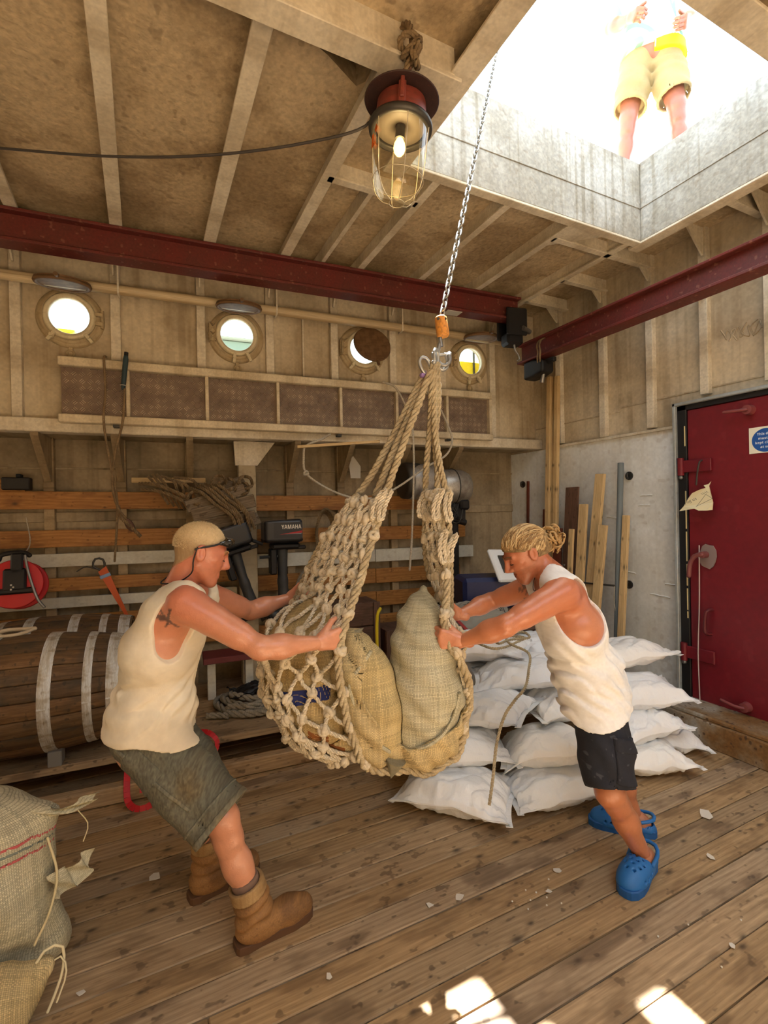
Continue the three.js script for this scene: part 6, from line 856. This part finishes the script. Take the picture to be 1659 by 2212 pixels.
// rope ladder rolled up
{
  const t = thing('rope_ladder', 'rolled pilot ladder of weathered wooden steps and thick rope above the left man', 'rope ladder', pw(.56, 1.66, .0), PA); t.rotation.z = .3;
  [[0, -.1, .1, .46], [.02, -.0, .13, .48], [-.01, .09, .1, .46], [.04, -.17, .05, .44], [.05, .15, .04, .4]].forEach(([x, y, z, L], k) => part('step', tf(cb(L, .1, .028, 0, 0, 0, .006, [k, k]), { p: [x, y, z], r: [.5 - k * .25, .06 * (k - 2), .05 * (k - 2)] }), M.grey, t));
  const R = rng(19); for (let k = 0; k < 5; k++) { const x = -.06 + .035 * k + .02 * R(), z = .14 + .02 * R(); part('rope', rope([[x - .1, .2 + .04 * R(), z - .1], [x - .04, .16, z], [x + .02, .05, z + .02], [x + .07 + .05 * R(), -.08, z + .02], [x + .1, -.2 - .05 * R(), z - .03]], .014), MR.brown, t); }
  for (const [x, y] of [[-.2, -.08], [.14, .0], [.2, .1], [-.16, .14], [.05, .2], [-.24, -.16], [.1, .17], [.24, .14]]) part('rope_loop', rope(Array.from({ length: 9 }, (_, i) => [x + Math.cos(i * .698) * (.045 + .015 * R()), y + Math.sin(i * .698) * (.04 + .015 * R()), .1 + .03 * Math.sin(i * 2.1)]), .013, { closed: true }), MR.brown, t);
  for (const y of [.22, .27]) part('rope', rope([[-.5, y + .1, -.1], [-.4, y + .06, -.02], [-.3, y - .02, .05], [-.2, y - .12, .08]], .015), MR.brown, t);
  const c = thing('hanging_rope_bundle', 'frayed brown rope ends hanging beside the rolled ladder', 'rope', pw(.12, 1.92, -.08), PA); for (let k = 0; k < 7; k++) part('rope', rope([[-.08 + .03 * k, .02 * Math.sin(k), .02], [-.05 + .05 * k, -.04 - .02 * (k % 3), .04], [.0 + .045 * k, -.12 - .02 * k, .03], [.06 + .04 * k, -.22 - .015 * k, .02]], .012), MR.brown, c);
  solo('batten', tf(box2(-.19, .36, -.02, .02, -.01, .015, .003), { p: pw(.1, 1.9, -.22), r: [0, PA, 0] }), M.pale, 'short pale batten nailed between two hull frames', 'batten');
}
// thin rope looped over the gangway with a block at its end
{
  const t = thing('hanging_rope', 'thin brown rope doubled over the gangway ending in a wooden block', 'rope'), W = (s, h, o) => pw(s, h, o);
  part('line', tube([W(-.205, 2.76, .13), W(-.21, 2.74, .19), W(-.205, 2.5, .2), W(-.22, 2.3, .2), W(-.19, 2.0, .17), W(-.165, 1.75, .05), W(-.17, 1.6, .02), W(-.2, 1.28, -.05)], .008), MR.brown, t); part('line', tube([W(-.085, 2.52, .2), W(-.1, 2.3, .2), W(-.16, 2.05, .17), W(-.185, 1.85, .12), W(-.16, 1.68, .05), W(-.1, 1.58, .0)], .008), MR.brown, t);
  part('block', tf(snet((x, y, z) => ell(x, y, z, .028, .06, .022), [-.05, -.08, -.04], [.05, .08, .04], .005), { p: W(-.09, 1.55, .0), r: [0, 0, .5] }), M.brown, t); part('tail', rope([W(-.16, 1.7, .03), W(-.15, 1.62, .03), W(-.1, 1.56, .02), W(-.05, 1.5, .0), W(-.02, 1.46, -.02)], .014), MR.brown, t);
  const u = thing('folding_umbrella', 'dark green folded umbrella hooked on the gangway rail', 'umbrella', W(-.085, 2.64, .185), PA); u.rotation.z = -.1; part('canopy', lat([[0, .13], [.014, .125], [.018, .1], [.016, -.08], [.01, -.12], [0, -.125]], 14), mt({ color: H(38, 62, 70), roughness: .6 }), u); part('handle', tf(cyl(.014, .014, .03, 12), { p: [0, .135, 0] }), M.black, u); part('tie', tf(tor(.018, .003, 6, 16), { p: [0, -.09, 0], r: [1.57, 0, 0] }), mt({ color: H(210, 206, 196) }), u);
  const w = thing('white_line', 'pale rope slung below the gangway with a knot and a hanging tail', 'rope'); part('line', tube([W(1.42, 2.26, .2), W(1.3, 2.19, .36), W(1.16, 2.12, .4), W(1.15, 2.05, .4), W(1.16, 1.93, .4), W(1.3, 1.82, .4), W(1.53, 1.73, .4), W(1.75, 1.73, .4), W(1.95, 1.82, .4), W(2.2, 1.98, .4), W(2.42, 2.1, .38), W(2.5, 2.23, .34), W(2.48, 2.4, .28), W(2.42, 2.58, .22), W(2.34, 2.7, .17)], .009), MR.white, w); part('knot', [tf(tor(.016, .01, 6, 14), { p: W(1.165, 1.92, .4), r: [.5, .3, .2] }), tf(tor(.014, .009, 6, 14), { p: W(1.17, 1.91, .4), r: [1.5, .3, 1] })], MR.white, w);
  const w2 = thing('white_line', 'pale rope tail hanging straight down from the gangway rail', 'rope'); part('line', tube([W(1.92, 2.74, .17), W(2.0, 2.7, .22), W(2.07, 2.52, .3), W(2.09, 2.4, .36), W(2.09, 2.1, .4), W(2.07, 1.6, .4), W(2.05, 1.3, .4), W(2.03, 1.12, .4)], .009), MR.white, w2); part('line', tube([W(2.07, 2.52, .3), W(2.16, 2.6, .25), W(2.26, 2.72, .18)], .008), MR.white, w2);
  solo('wooden_strip', bar(W(1.1, 2.12, .41), W(1.78, 2.185, .41), .016, .022), M.pale, 'thin pale wooden strip caught in the slung rope', 'strip');
  solo('hanging_tag', tf(ext([[-.05, -.1], [.045, -.11], [.06, .0], [.0, .1], [-.05, .07]], .002, 0), { p: W(1.76, 2.03, -.18), r: [0, PA, .1] }), mt({ color: H(196, 190, 176), roughness: .9 }), 'pale cardboard tag hanging on a hull frame', 'tag');
  const c = thing('rope_coil', 'brown rope coil hanging on the hull behind the net', 'rope', W(1.47, 1.42, -.2), PA); for (let k = 0; k < 4; k++) part('turn', rope(Array.from({ length: 12 }, (_, i) => [Math.cos(i * .5236) * (.07 + .008 * k), Math.sin(i * .5236) * (.19 + .012 * k), .02 * k + .01 * Math.sin(i * 1.7)]), .011, { closed: true }), MR.brown, c);
  const c2 = thing('rope_coil', 'dark rope coil hanging low behind the net', 'rope', W(1.3, .88, -.19), PA); for (let k = 0; k < 4; k++) part('turn', rope(Array.from({ length: 12 }, (_, i) => [Math.cos(i * .5236) * (.09 + .012 * k), Math.sin(i * .5236) * (.2 + .012 * k), .02 * k]), .01, { closed: true }), MR.grey, c2);
  const bx = thing('junction_box', 'black junction box on the hull at the far left', 'box', W(-.84, 1.88, -.22), PA); part('case', box2(-.085, .085, -.055, .035, -.05, .04, .006), M.black, bx); part('lid', box2(.0, .03, .035, .06, -.04, .03, .004), M.black, bx);
  solo('ledge_board', tf(box2(-.5, .35, -.045, .045, -.01, .012, .003), { p: W(-1.15, 1.86, -.26), r: [0, PA, 0] }), M.board, 'short wooden board behind the black junction box', 'board');
}
// saw, cable reel
{
  const s = thing('hand_saw', 'orange bladed hand tool with a metal hook hanging on the hull', 'saw', pw(-.24, 1.08, -.14), PA); s.rotation.z = .36; part('blade', ext([[-.035, .14], [.03, .16], [.028, -.28], [.012, -.3]], .006, .001), mt({ color: H(196, 84, 34), roughness: .5 }), s, 'orange blade'); part('blue_tape', box2(-.04, .035, .08, .105, -.004, .012, .002), mt({ color: H(132, 160, 196) }), s); part('hook', tube([[-.02, .15, 0], [-.05, .2, 0], [-.01, .24, 0], [.03, .21, 0], [.02, .16, 0]], .008), M.dsteel, s); part('wire', tube([[-.03, .16, 0], [-.1, .21, 0], [-.16, .2, 0]], .005), M.dsteel, s);
  const r = thing('cable_reel', 'red and black cable reel standing on the rear barrel', 'cable reel', pw(-.76, 1.17, .12), PA); r.rotation.x = -.2; const rd = mt({ color: H(190, 26, 34), roughness: .4 });
  for (const z of [-.075, .06]) part('flange', tf(lat([[.05, -.006], [.155, -.006], [.163, 0], [.155, .008], [.05, .008]], 40), { r: [Math.PI / 2, 0, 0], p: [0, 0, z] }), rd, r, 'red reel flange'); part('drum', tf(cyl(.1, .1, .12, 32), { r: [Math.PI / 2, 0, 0] }), M.black, r); part('hub', [box2(-.06, .07, -.05, .1, .07, .1, .012), box2(-.15, .12, -.07, -.03, .07, .095, .01), box2(-.02, .05, .06, .2, .07, .1, .01)], M.black, r, 'black plastic hub'); part('handle', tube([[-.1, .17, .03], [-.09, .2, .03], [.04, .21, .03], [.07, .19, .03]], .016), M.black, r); part('frame_tube', [tube([[.06, .18, .09], [.08, .08, .1], [.14, -.12, .1], [.17, -.17, .08]], .009), tube([[-.14, .18, .09], [-.13, 0, .1], [-.12, -.17, .1]], .009)], M.steel, r); part('socket', [0, 1, 2].map((k) => tf(cyl(.006, .006, .004, 8), { p: [-.01 + .012 * (k % 2), -.01 - .015 * k, .101], r: [1.57, 0, 0] })), mt({ color: H(200, 196, 190) }), r);
  solo('thin_cord', tube([pw(-.78, 1.62, -.18), pw(-.75, 1.45, -.15), pw(-.73, 1.36, .1)], .004), MR.white, 'thin pale cord hanging above the cable reel', 'cord');
}
// grey rope coil with black cloth on the platform, red straps
{
  const c = thing('mooring_rope', 'thick grey mooring rope coiled flat on the platform', 'rope', [.69, .2, -3.72], .06), P = []; for (let k = 0; k < 40; k++) { const a = k * .42, r = .24 - .0035 * k; P.push([Math.cos(a) * r * 1.05 + .02 * Math.sin(k * 1.3), .03 + .028 * Math.floor(k / 15) + .012 * Math.sin(k * .9), Math.sin(a) * r * .95]); } part('rope', rope(P, .027, { rad: 7 }), MR.grey, c); part('rope', rope([[-.2, .03, .16], [-.05, .035, .27], [.12, .04, .27], [.22, .05, .18], [.1, .06, .14], [-.04, .06, .2], [-.18, .05, .1]], .027, { rad: 7 }), MR.grey, c); part('rope_end', rope([[-.33, .028, .12], [-.25, .028, .16], [-.2, .028, .2]], .022, { rad: 7 }), MR.grey, c);
  const k = thing('black_cloth', 'crumpled black cloth lying on the coiled grey rope', 'cloth', [.73, .31, -3.72]); const pil = pillow(.36, .22, .05, 91), q = pil.attributes.position; for (let i = 0; i < q.count; i++) q.setY(i, q.getY(i) + .05 * (fb3(q.getX(i) * 14, q.getZ(i) * 14, 2, 3) - .5)); pil.computeVertexNormals(); part('cloth', pil, M.black, k); part('strap', tube([[.1, .0, .1], [.16, -.02, .06], [.2, -.03, -.02], [.17, -.01, -.1]], .007), M.black, k);
  const st = (label, P, w = .03) => { const L = []; for (let i = 0; i + 1 < P.length; i++) L.push(bar(P[i], P[i + 1], w, .003, V(.2, .4, .9), .0008)); return solo('lashing_strap', L, mt({ color: H(196, 26, 40), roughness: .5 }), label, 'strap', 'red lashing straps'); };
  st('red strap looped over the platform edge beside the denim shorts', crv([[.22, .205, -3.42], [.28, .24, -3.32], [.35, .25, -3.24], [.39, .2, -3.2], [.37, .14, -3.19]]).getSpacedPoints(14).map((v) => v.toArray())); st('red and orange strap dangling below the platform behind the denim shorts', crv([[-.1, .2, -3.3], [-.11, .12, -3.16], [-.1, .03, -3.06], [-.04, .012, -3.0], [.03, .03, -3.02], [.04, .1, -3.1], [-.02, .14, -3.14], [-.03, .06, -3.08]]).getSpacedPoints(26).map((v) => v.toArray()), .034);
}
// clutter behind the net: crates, bench, yellow tools, cool box, canvas bag
{
  const cr = (label, s, o, w, h, d, y = 0) => { const t = thing('wooden_crate', label, 'crate', pw(s, y, o), PA, 'dark crates behind the net'); for (let k = 0; k < 3; k++) part('board', box2(-w / 2, w / 2, h * k / 3 + .006, h * (k + 1) / 3 - .006, d / 2 - .02, d / 2, .004, [k, s]), M.brown, t); for (const x of [-w / 2, w / 2 - .06]) part('batten', box2(x, x + .06, 0, h, d / 2, d / 2 + .018, .003), M.brown, t); part('body', box2(-w / 2 + .01, w / 2 - .01, 0, h, -d / 2, d / 2 - .02, .004), M.brown, t); };
  cr('dark wooden crate behind the left rope legs of the net', 1.62, -.05, .5, .62, .3, .2); cr('dark wooden crate behind the tall jute sack', 2.16, -.02, .5, .56, .32); cr('low dark crate right of the other crates', 2.62, .1, .36, .4, .3);
  const y = thing('pry_bar', 'yellow pry bar sticking up behind the net', 'tool', pw(1.72, .62, .42), PA); part('bar', tube([[0, -.4, 0], [0, .1, 0], [.01, .17, 0], [.03, .2, 0]], .014), mt({ color: H(222, 196, 30), roughness: .4 }), y); part('grip', tf(cyl(.018, .018, .12, 12), { p: [0, -.3, 0] }), M.black, y);
  const b = thing('red_bench', 'low bench with a dark red top under the post', 'bench', pw(.6, .2, .12), PA); part('top', box2(-.2, .22, .3, .345, -.1, .14, .004), mt({ color: H(104, 40, 40), roughness: .6 }), b); for (const x of [-.14, .14]) part('leg', box2(x - .03, x + .03, 0, .3, -.04, .04, .004), M.boardW, b);
  const cb2 = thing('cool_box', 'dark blue cool box with a white lid tipped open behind the right man', 'cool box', [2.62, .82, -3.36], -.35); part('body', tf(cb(.5, .26, .34, 0, 0, 0, .03), { p: [0, .1, 0] }), mt({ color: H(24, 34, 78), roughness: .5 }), cb2); part('lid', tf(cb(.34, .035, .3, 0, 0, 0, .012), { p: [.16, .32, .1], r: [1.0, .15, -.35] }), mt({ color: H(226, 230, 232), roughness: .45 }), cb2, 'white lid'); part('lid_tray', tf(cb(.2, .01, .16, 0, 0, 0, .003), { p: [.165, .335, .117], r: [1.0, .15, -.35] }), M.dsteel, cb2);
  const bg = thing('canvas_bag', 'grey canvas sack with black stencilled lettering behind the right man', 'bag', [2.32, .77, -3.08], -.4), ct = txt(512, 512, (x, w, h) => { x.fillStyle = '#8d8a80'; x.fillRect(0, 0, w, h); x.fillStyle = '#2e2c2a'; x.font = 'bold 54px sans-serif'; x.translate(250, 250); x.rotate(-.5); ['POST', 'CRATO', 'MADE IN'].forEach((t, k) => x.fillText(t, -60, -60 + k * 70)); }); ct.wrapS = ct.wrapT = THREE.RepeatWrapping; const pg = pillow(.56, .4, .2, 71), uu = pg.attributes.uv, pp = pg.attributes.position; for (let i = 0; i < uu.count; i++) uu.setXY(i, .5 + pp.getX(i) * 1.6, .5 - pp.getZ(i) * 2.2); part('cloth', tf(pg, { r: [.35, 0, 0] }), mt({ map: ct, roughness: .95 }), bg); part('strap', [bar([-.26, .09, .12], [-.1, -.08, .26], .04, .006), bar([-.1, -.08, .26], [-.02, -.14, .3], .04, .006)], mt({ color: H(150, 46, 44) }), bg, 'red strap'); 
  const bs = thing('storage_box', 'low dark box carrying the cool box and canvas bag', 'box', [2.5, 0, -3.3], -.2); part('body', box2(-.5, .45, 0, .66, -.3, .3, .01), M.brown, bs); part('lid', box2(-.52, .47, .66, .69, -.32, .32, .006), M.brown, bs);
  const tr = thing('beam_trolley', 'black beam trolley clamped at the end of the porthole side beam', 'trolley', [3.0, 3.24, -3.42], -.2); for (const z of [-.1, .075]) part('cheek', box2(-.1, .1, -.1, .14, z, z + .025, .01), M.black, tr); for (const [x, z] of [[-.05, -.06], [.05, -.06], [-.05, .06], [.05, .06]]) part('wheel', tf(cyl(.035, .035, .02, 18), { p: [x, .09, z], r: [1.57, 0, 0] }), M.dsteel, tr); part('body', box2(-.08, .08, -.17, -.06, -.07, .07, .02), M.black, tr); part('roller', tf(cyl(.022, .022, .1, 14), { p: [.09, -.05, .09], r: [0, .4, 1.4] }), M.steel, tr); part('hook', tube([[0, -.17, .04], [.01, -.22, .04], [.04, -.26, .04], [.05, -.3, .04], [.03, -.31, .04]], .008), M.steel, tr);
  const t2 = thing('beam_trolley', 'black beam trolley lashed under the end of the bulkhead beam', 'trolley', [3.21, 2.86, -3.32], 0); part('body', snet((x, y, z) => { const q = [Math.abs(x) - .05, Math.abs(y) - .06 + .25 * Math.max(0, z), Math.abs(z) - .1]; return Math.hypot(Math.max(q[0], 0), Math.max(q[1], 0), Math.max(q[2], 0)) + Math.min(Math.max(...q), 0) - .02; }, [-.1, -.12, -.16], [.1, .12, .16], .008), M.black, t2); part('peg', tf(cyl(.016, .02, .08, 12), { p: [0, -.09, .05], r: [.3, 0, 0] }), M.steel, t2); part('arm', box2(-.02, .02, .02, .06, .1, .2, .006), M.black, t2); part('lashing', [0, 1].map((k) => tf(rope(Array.from({ length: 14 }, (_, i) => [Math.cos(i * .4488) * .085, Math.sin(i * .4488) * .13, .01 * Math.sin(i * 2)]), .008, { closed: true }), { p: [0, .12, .06 + k * .03], r: [0, .15, 0] })), MR.brown, t2);
}
// ================================================================ JUTE SACKS AT THE LEFT EDGE, LITTER ON THE FLOOR
{
  const f1 = (x, y, z) => { const d = caps([[[-.72, .16, -2.2], [-.7, .42, -2.17], .2, .24, .1], [[-.7, .42, -2.17], [-.52, .52, -2.13], .22, .085, .08], [[-.6, .3, -2.12], [-.5, .12, -2.12], .16, .1, .08]])(x, y, z); return Math.max(d + .04 * (fb3(x * 7, y * 7, z * 7, 3) - .5) + .006 * Math.sin(x * 40 + y * 25), .004 - y); };
  const a = thing('jute_sack', 'jute sack with red and green stripes standing at the left edge', 'sack', [.13, 0, 0], 0, 'jute sacks at the left edge'); part('sackcloth', snet(f1, [-1.05, 0, -2.5], [-.3, .75, -1.85], .0075, (x, y, z) => [Math.atan2(x + .72, z + 2.2) * .22, y]), MJ.jute, a);
  for (const [k, c] of [[0, H(190, 92, 92)], [-.022, H(120, 128, 120)], [-.044, H(190, 92, 92)]]) part('stripe', snet((x, y, z) => { const d = f1(x, y, z); return Math.max(d - .0025, -(d + .003), Math.abs(y - (.53 + k - .9 * (x + .55) ** 2 - .25 * Math.max(0, x + .5))) - .006); }, [-1.0, .2, -2.5], [-.36, .62, -1.85], .006), mt({ color: c, roughness: .95 }), a, 'woven coloured stripe');
  const flap = (P, w, m, nm) => { const c = crv(P).getSpacedPoints(14), pos = [], uv = [], idx = []; c.forEach((p, i) => { for (let j = 0; j <= 5; j++) { const v = j / 5 - .5; pos.push(p.x + .012 * Math.sin(i * 1.1 + j), p.y + v * w, p.z + .014 * Math.sin(j * 1.7 + i * .8)); uv.push(i * .03, v * w); } }); for (let i = 0; i < c.length - 1; i++) for (let j = 0; j < 5; j++) { const q = i * 6 + j; idx.push(q, q + 6, q + 1, q + 1, q + 6, q + 7); } m.side = THREE.DoubleSide; return part(nm, geo(pos, uv, idx), m, a); };
  const fm = mt({ map: rep(juteT, 3, 3), roughness: .95 }); flap([[-.5, .58, -2.1], [-.42, .57, -2.08], [-.36, .58, -2.08], [-.3, .6, -2.07]], .03, fm, 'torn_corner'); flap([[-.44, .34, -2.04], [-.38, .34, -2.06], [-.32, .37, -2.08]], .09, fm, 'torn_corner'); const tw = mt({ color: H(206, 192, 150) }); part('twine', tube([[-.45, .5, -2.06], [-.42, .38, -2.03], [-.44, .28, -2.0], [-.48, .2, -1.98]], .004), tw, a); part('twine', tube([[-.36, .56, -2.08], [-.33, .5, -2.08], [-.345, .45, -2.07]], .002), tw, a);
  const f2 = (x, y, z) => Math.max(caps([[[-.7, .1, -1.88], [-.52, .1, -1.9], .12, .1, .06], [[-.52, .1, -1.9], [-.4, .155, -1.93], .1, .03, .06]])(x, y, z) + .03 * (fb3(x * 9, y * 9, z * 9, 3) - .5), .004 - y), b = thing('jute_sack', 'small jute sack tied with loose twine at the lower left corner', 'sack', [.08, 0, 0], 0, 'jute sacks at the left edge'); part('sackcloth', snet(f2, [-.9, 0, -2.1], [-.3, .3, -1.7], .0065, (x, y, z) => [x, Math.atan2(y - .08, z + 1.9) * .12]), MJ.warm, b); const tw2 = mt({ color: H(220, 208, 170) }); part('twine', tube([[-.43, .16, -1.92], [-.39, .21, -1.93], [-.35, .2, -1.94], [-.345, .13, -1.93], [-.37, .06, -1.91], [-.385, .03, -1.9]], .0045), tw2, b, 'loose pale twine'); part('twine', tube([[-.4, .15, -1.93], [-.35, .17, -1.93], [-.335, .12, -1.92], [-.36, .05, -1.9]], .003), tw2, b, 'loose pale twine');
  const R = rng(5), pm = mt({ color: H(214, 208, 196), roughness: .9, side: THREE.DoubleSide }); let n = 0;
  for (const [x, z, s, l] of [[.02, -2.42, .03, 'scrap of white paper on the floor behind the tan boots'], [.55, -1.62, .014, 'tiny white crumb on the floor in front of the boots'], [2.6, -1.55, .045, 'pale paper scrap on the floor near the door sill'], [2.3, -1.36, .022, 'small white scrap right of the blue clogs'], [1.15, -1.7, .022, 'crumpled white scrap in the middle of the floor'], [1.62, -1.62, .02, 'white scrap left of the blue clogs'], [1.5, -1.55, .014, 'tiny white chip near the blue clogs'], [1.02, -1.72, .016, 'tiny twist of white thread on the floor'], [-.22, -1.95, .016, 'small white fibre on the floor at the left'], [1.9, -1.05, .012, 'tiny white chip at the right front of the floor']]) { const p = []; for (let k = 0; k < 7; k++) { const a2 = k / 7 * 6.283, r = s * (.5 + .6 * R()); p.push([Math.cos(a2) * r, Math.sin(a2) * r]); } solo('paper_scrap', tf(ext(p, .002, 0), { r: [-Math.PI / 2, 0, R() * 6], p: [x, .006, z] }), pm, l, 'scrap', 'scraps on the floor'); }
  const GR = [[1.42, -1.6], [1.45, -1.57], [1.4, -1.55], [1.47, -1.53], [1.44, -1.5], [1.36, -1.52], [1.5, -1.48], [1.55, -1.6], [1.33, -1.58], [1.7, -1.2], [1.85, -1.18], [1.78, -1.02], [2.05, -1.1]]; const gm = new THREE.InstancedMesh(new THREE.IcosahedronGeometry(.004, 0), pm, GR.length); GR.forEach(([x, z], k) => gm.setMatrixAt(k, new THREE.Matrix4().makeTranslation(x, .005, z))); gm.name = 'spilled_grain'; gm.userData = { label: 'few spilled white grains scattered on the floor planks', category: 'grain', kind: 'stuff' }; scene.add(gm);
}
// ================================================================ ABOVE DECK, OUT OF FRAME: boom and awning that shade part of the hatch
{
  const b = thing('wooden_boom', 'varnished wooden boom slung above the hatch', 'boom'); part('spar', tf(cyl(.155, .155, 2.2, 24), { p: [2.305, 6.5, -2.0], r: [Math.PI / 2, 0, 0] }), M.pale, b); part('end_fitting', tf(cyl(.165, .165, .1, 24), { p: [2.305, 6.5, -.9], r: [Math.PI / 2, 0, 0] }), M.steel, b); part('flag', box2(2.04, 2.16, 6.49, 6.5, -2.9, -2.64, .002), M.pale, b); part('topping_lift', tube([[2.305, 6.6, -2], [2.305, 9, -2]], .015), MR.white, b);
  const a = thing('canvas_awning', 'canvas awning stretched above the deck beside the hatch', 'awning'), cm = mt({ color: H(196, 188, 168), roughness: .9 }); part('canvas', box2(2.565, 5.0, 6.49, 6.5, -2.98, -.9, .002), cm, a); part('lacing_flap', box2(2.44, 2.57, 6.48, 6.492, -2.95, -2.55, .002), cm, a); for (const [x, z] of [[2.6, -2.9], [4.95, -2.9], [4.95, -.95], [2.6, -.95]]) part('halyard', tube([[x, 6.5, z], [x, 9, z]], .012), MR.white, a);
}

renderer.render(scene, camera);
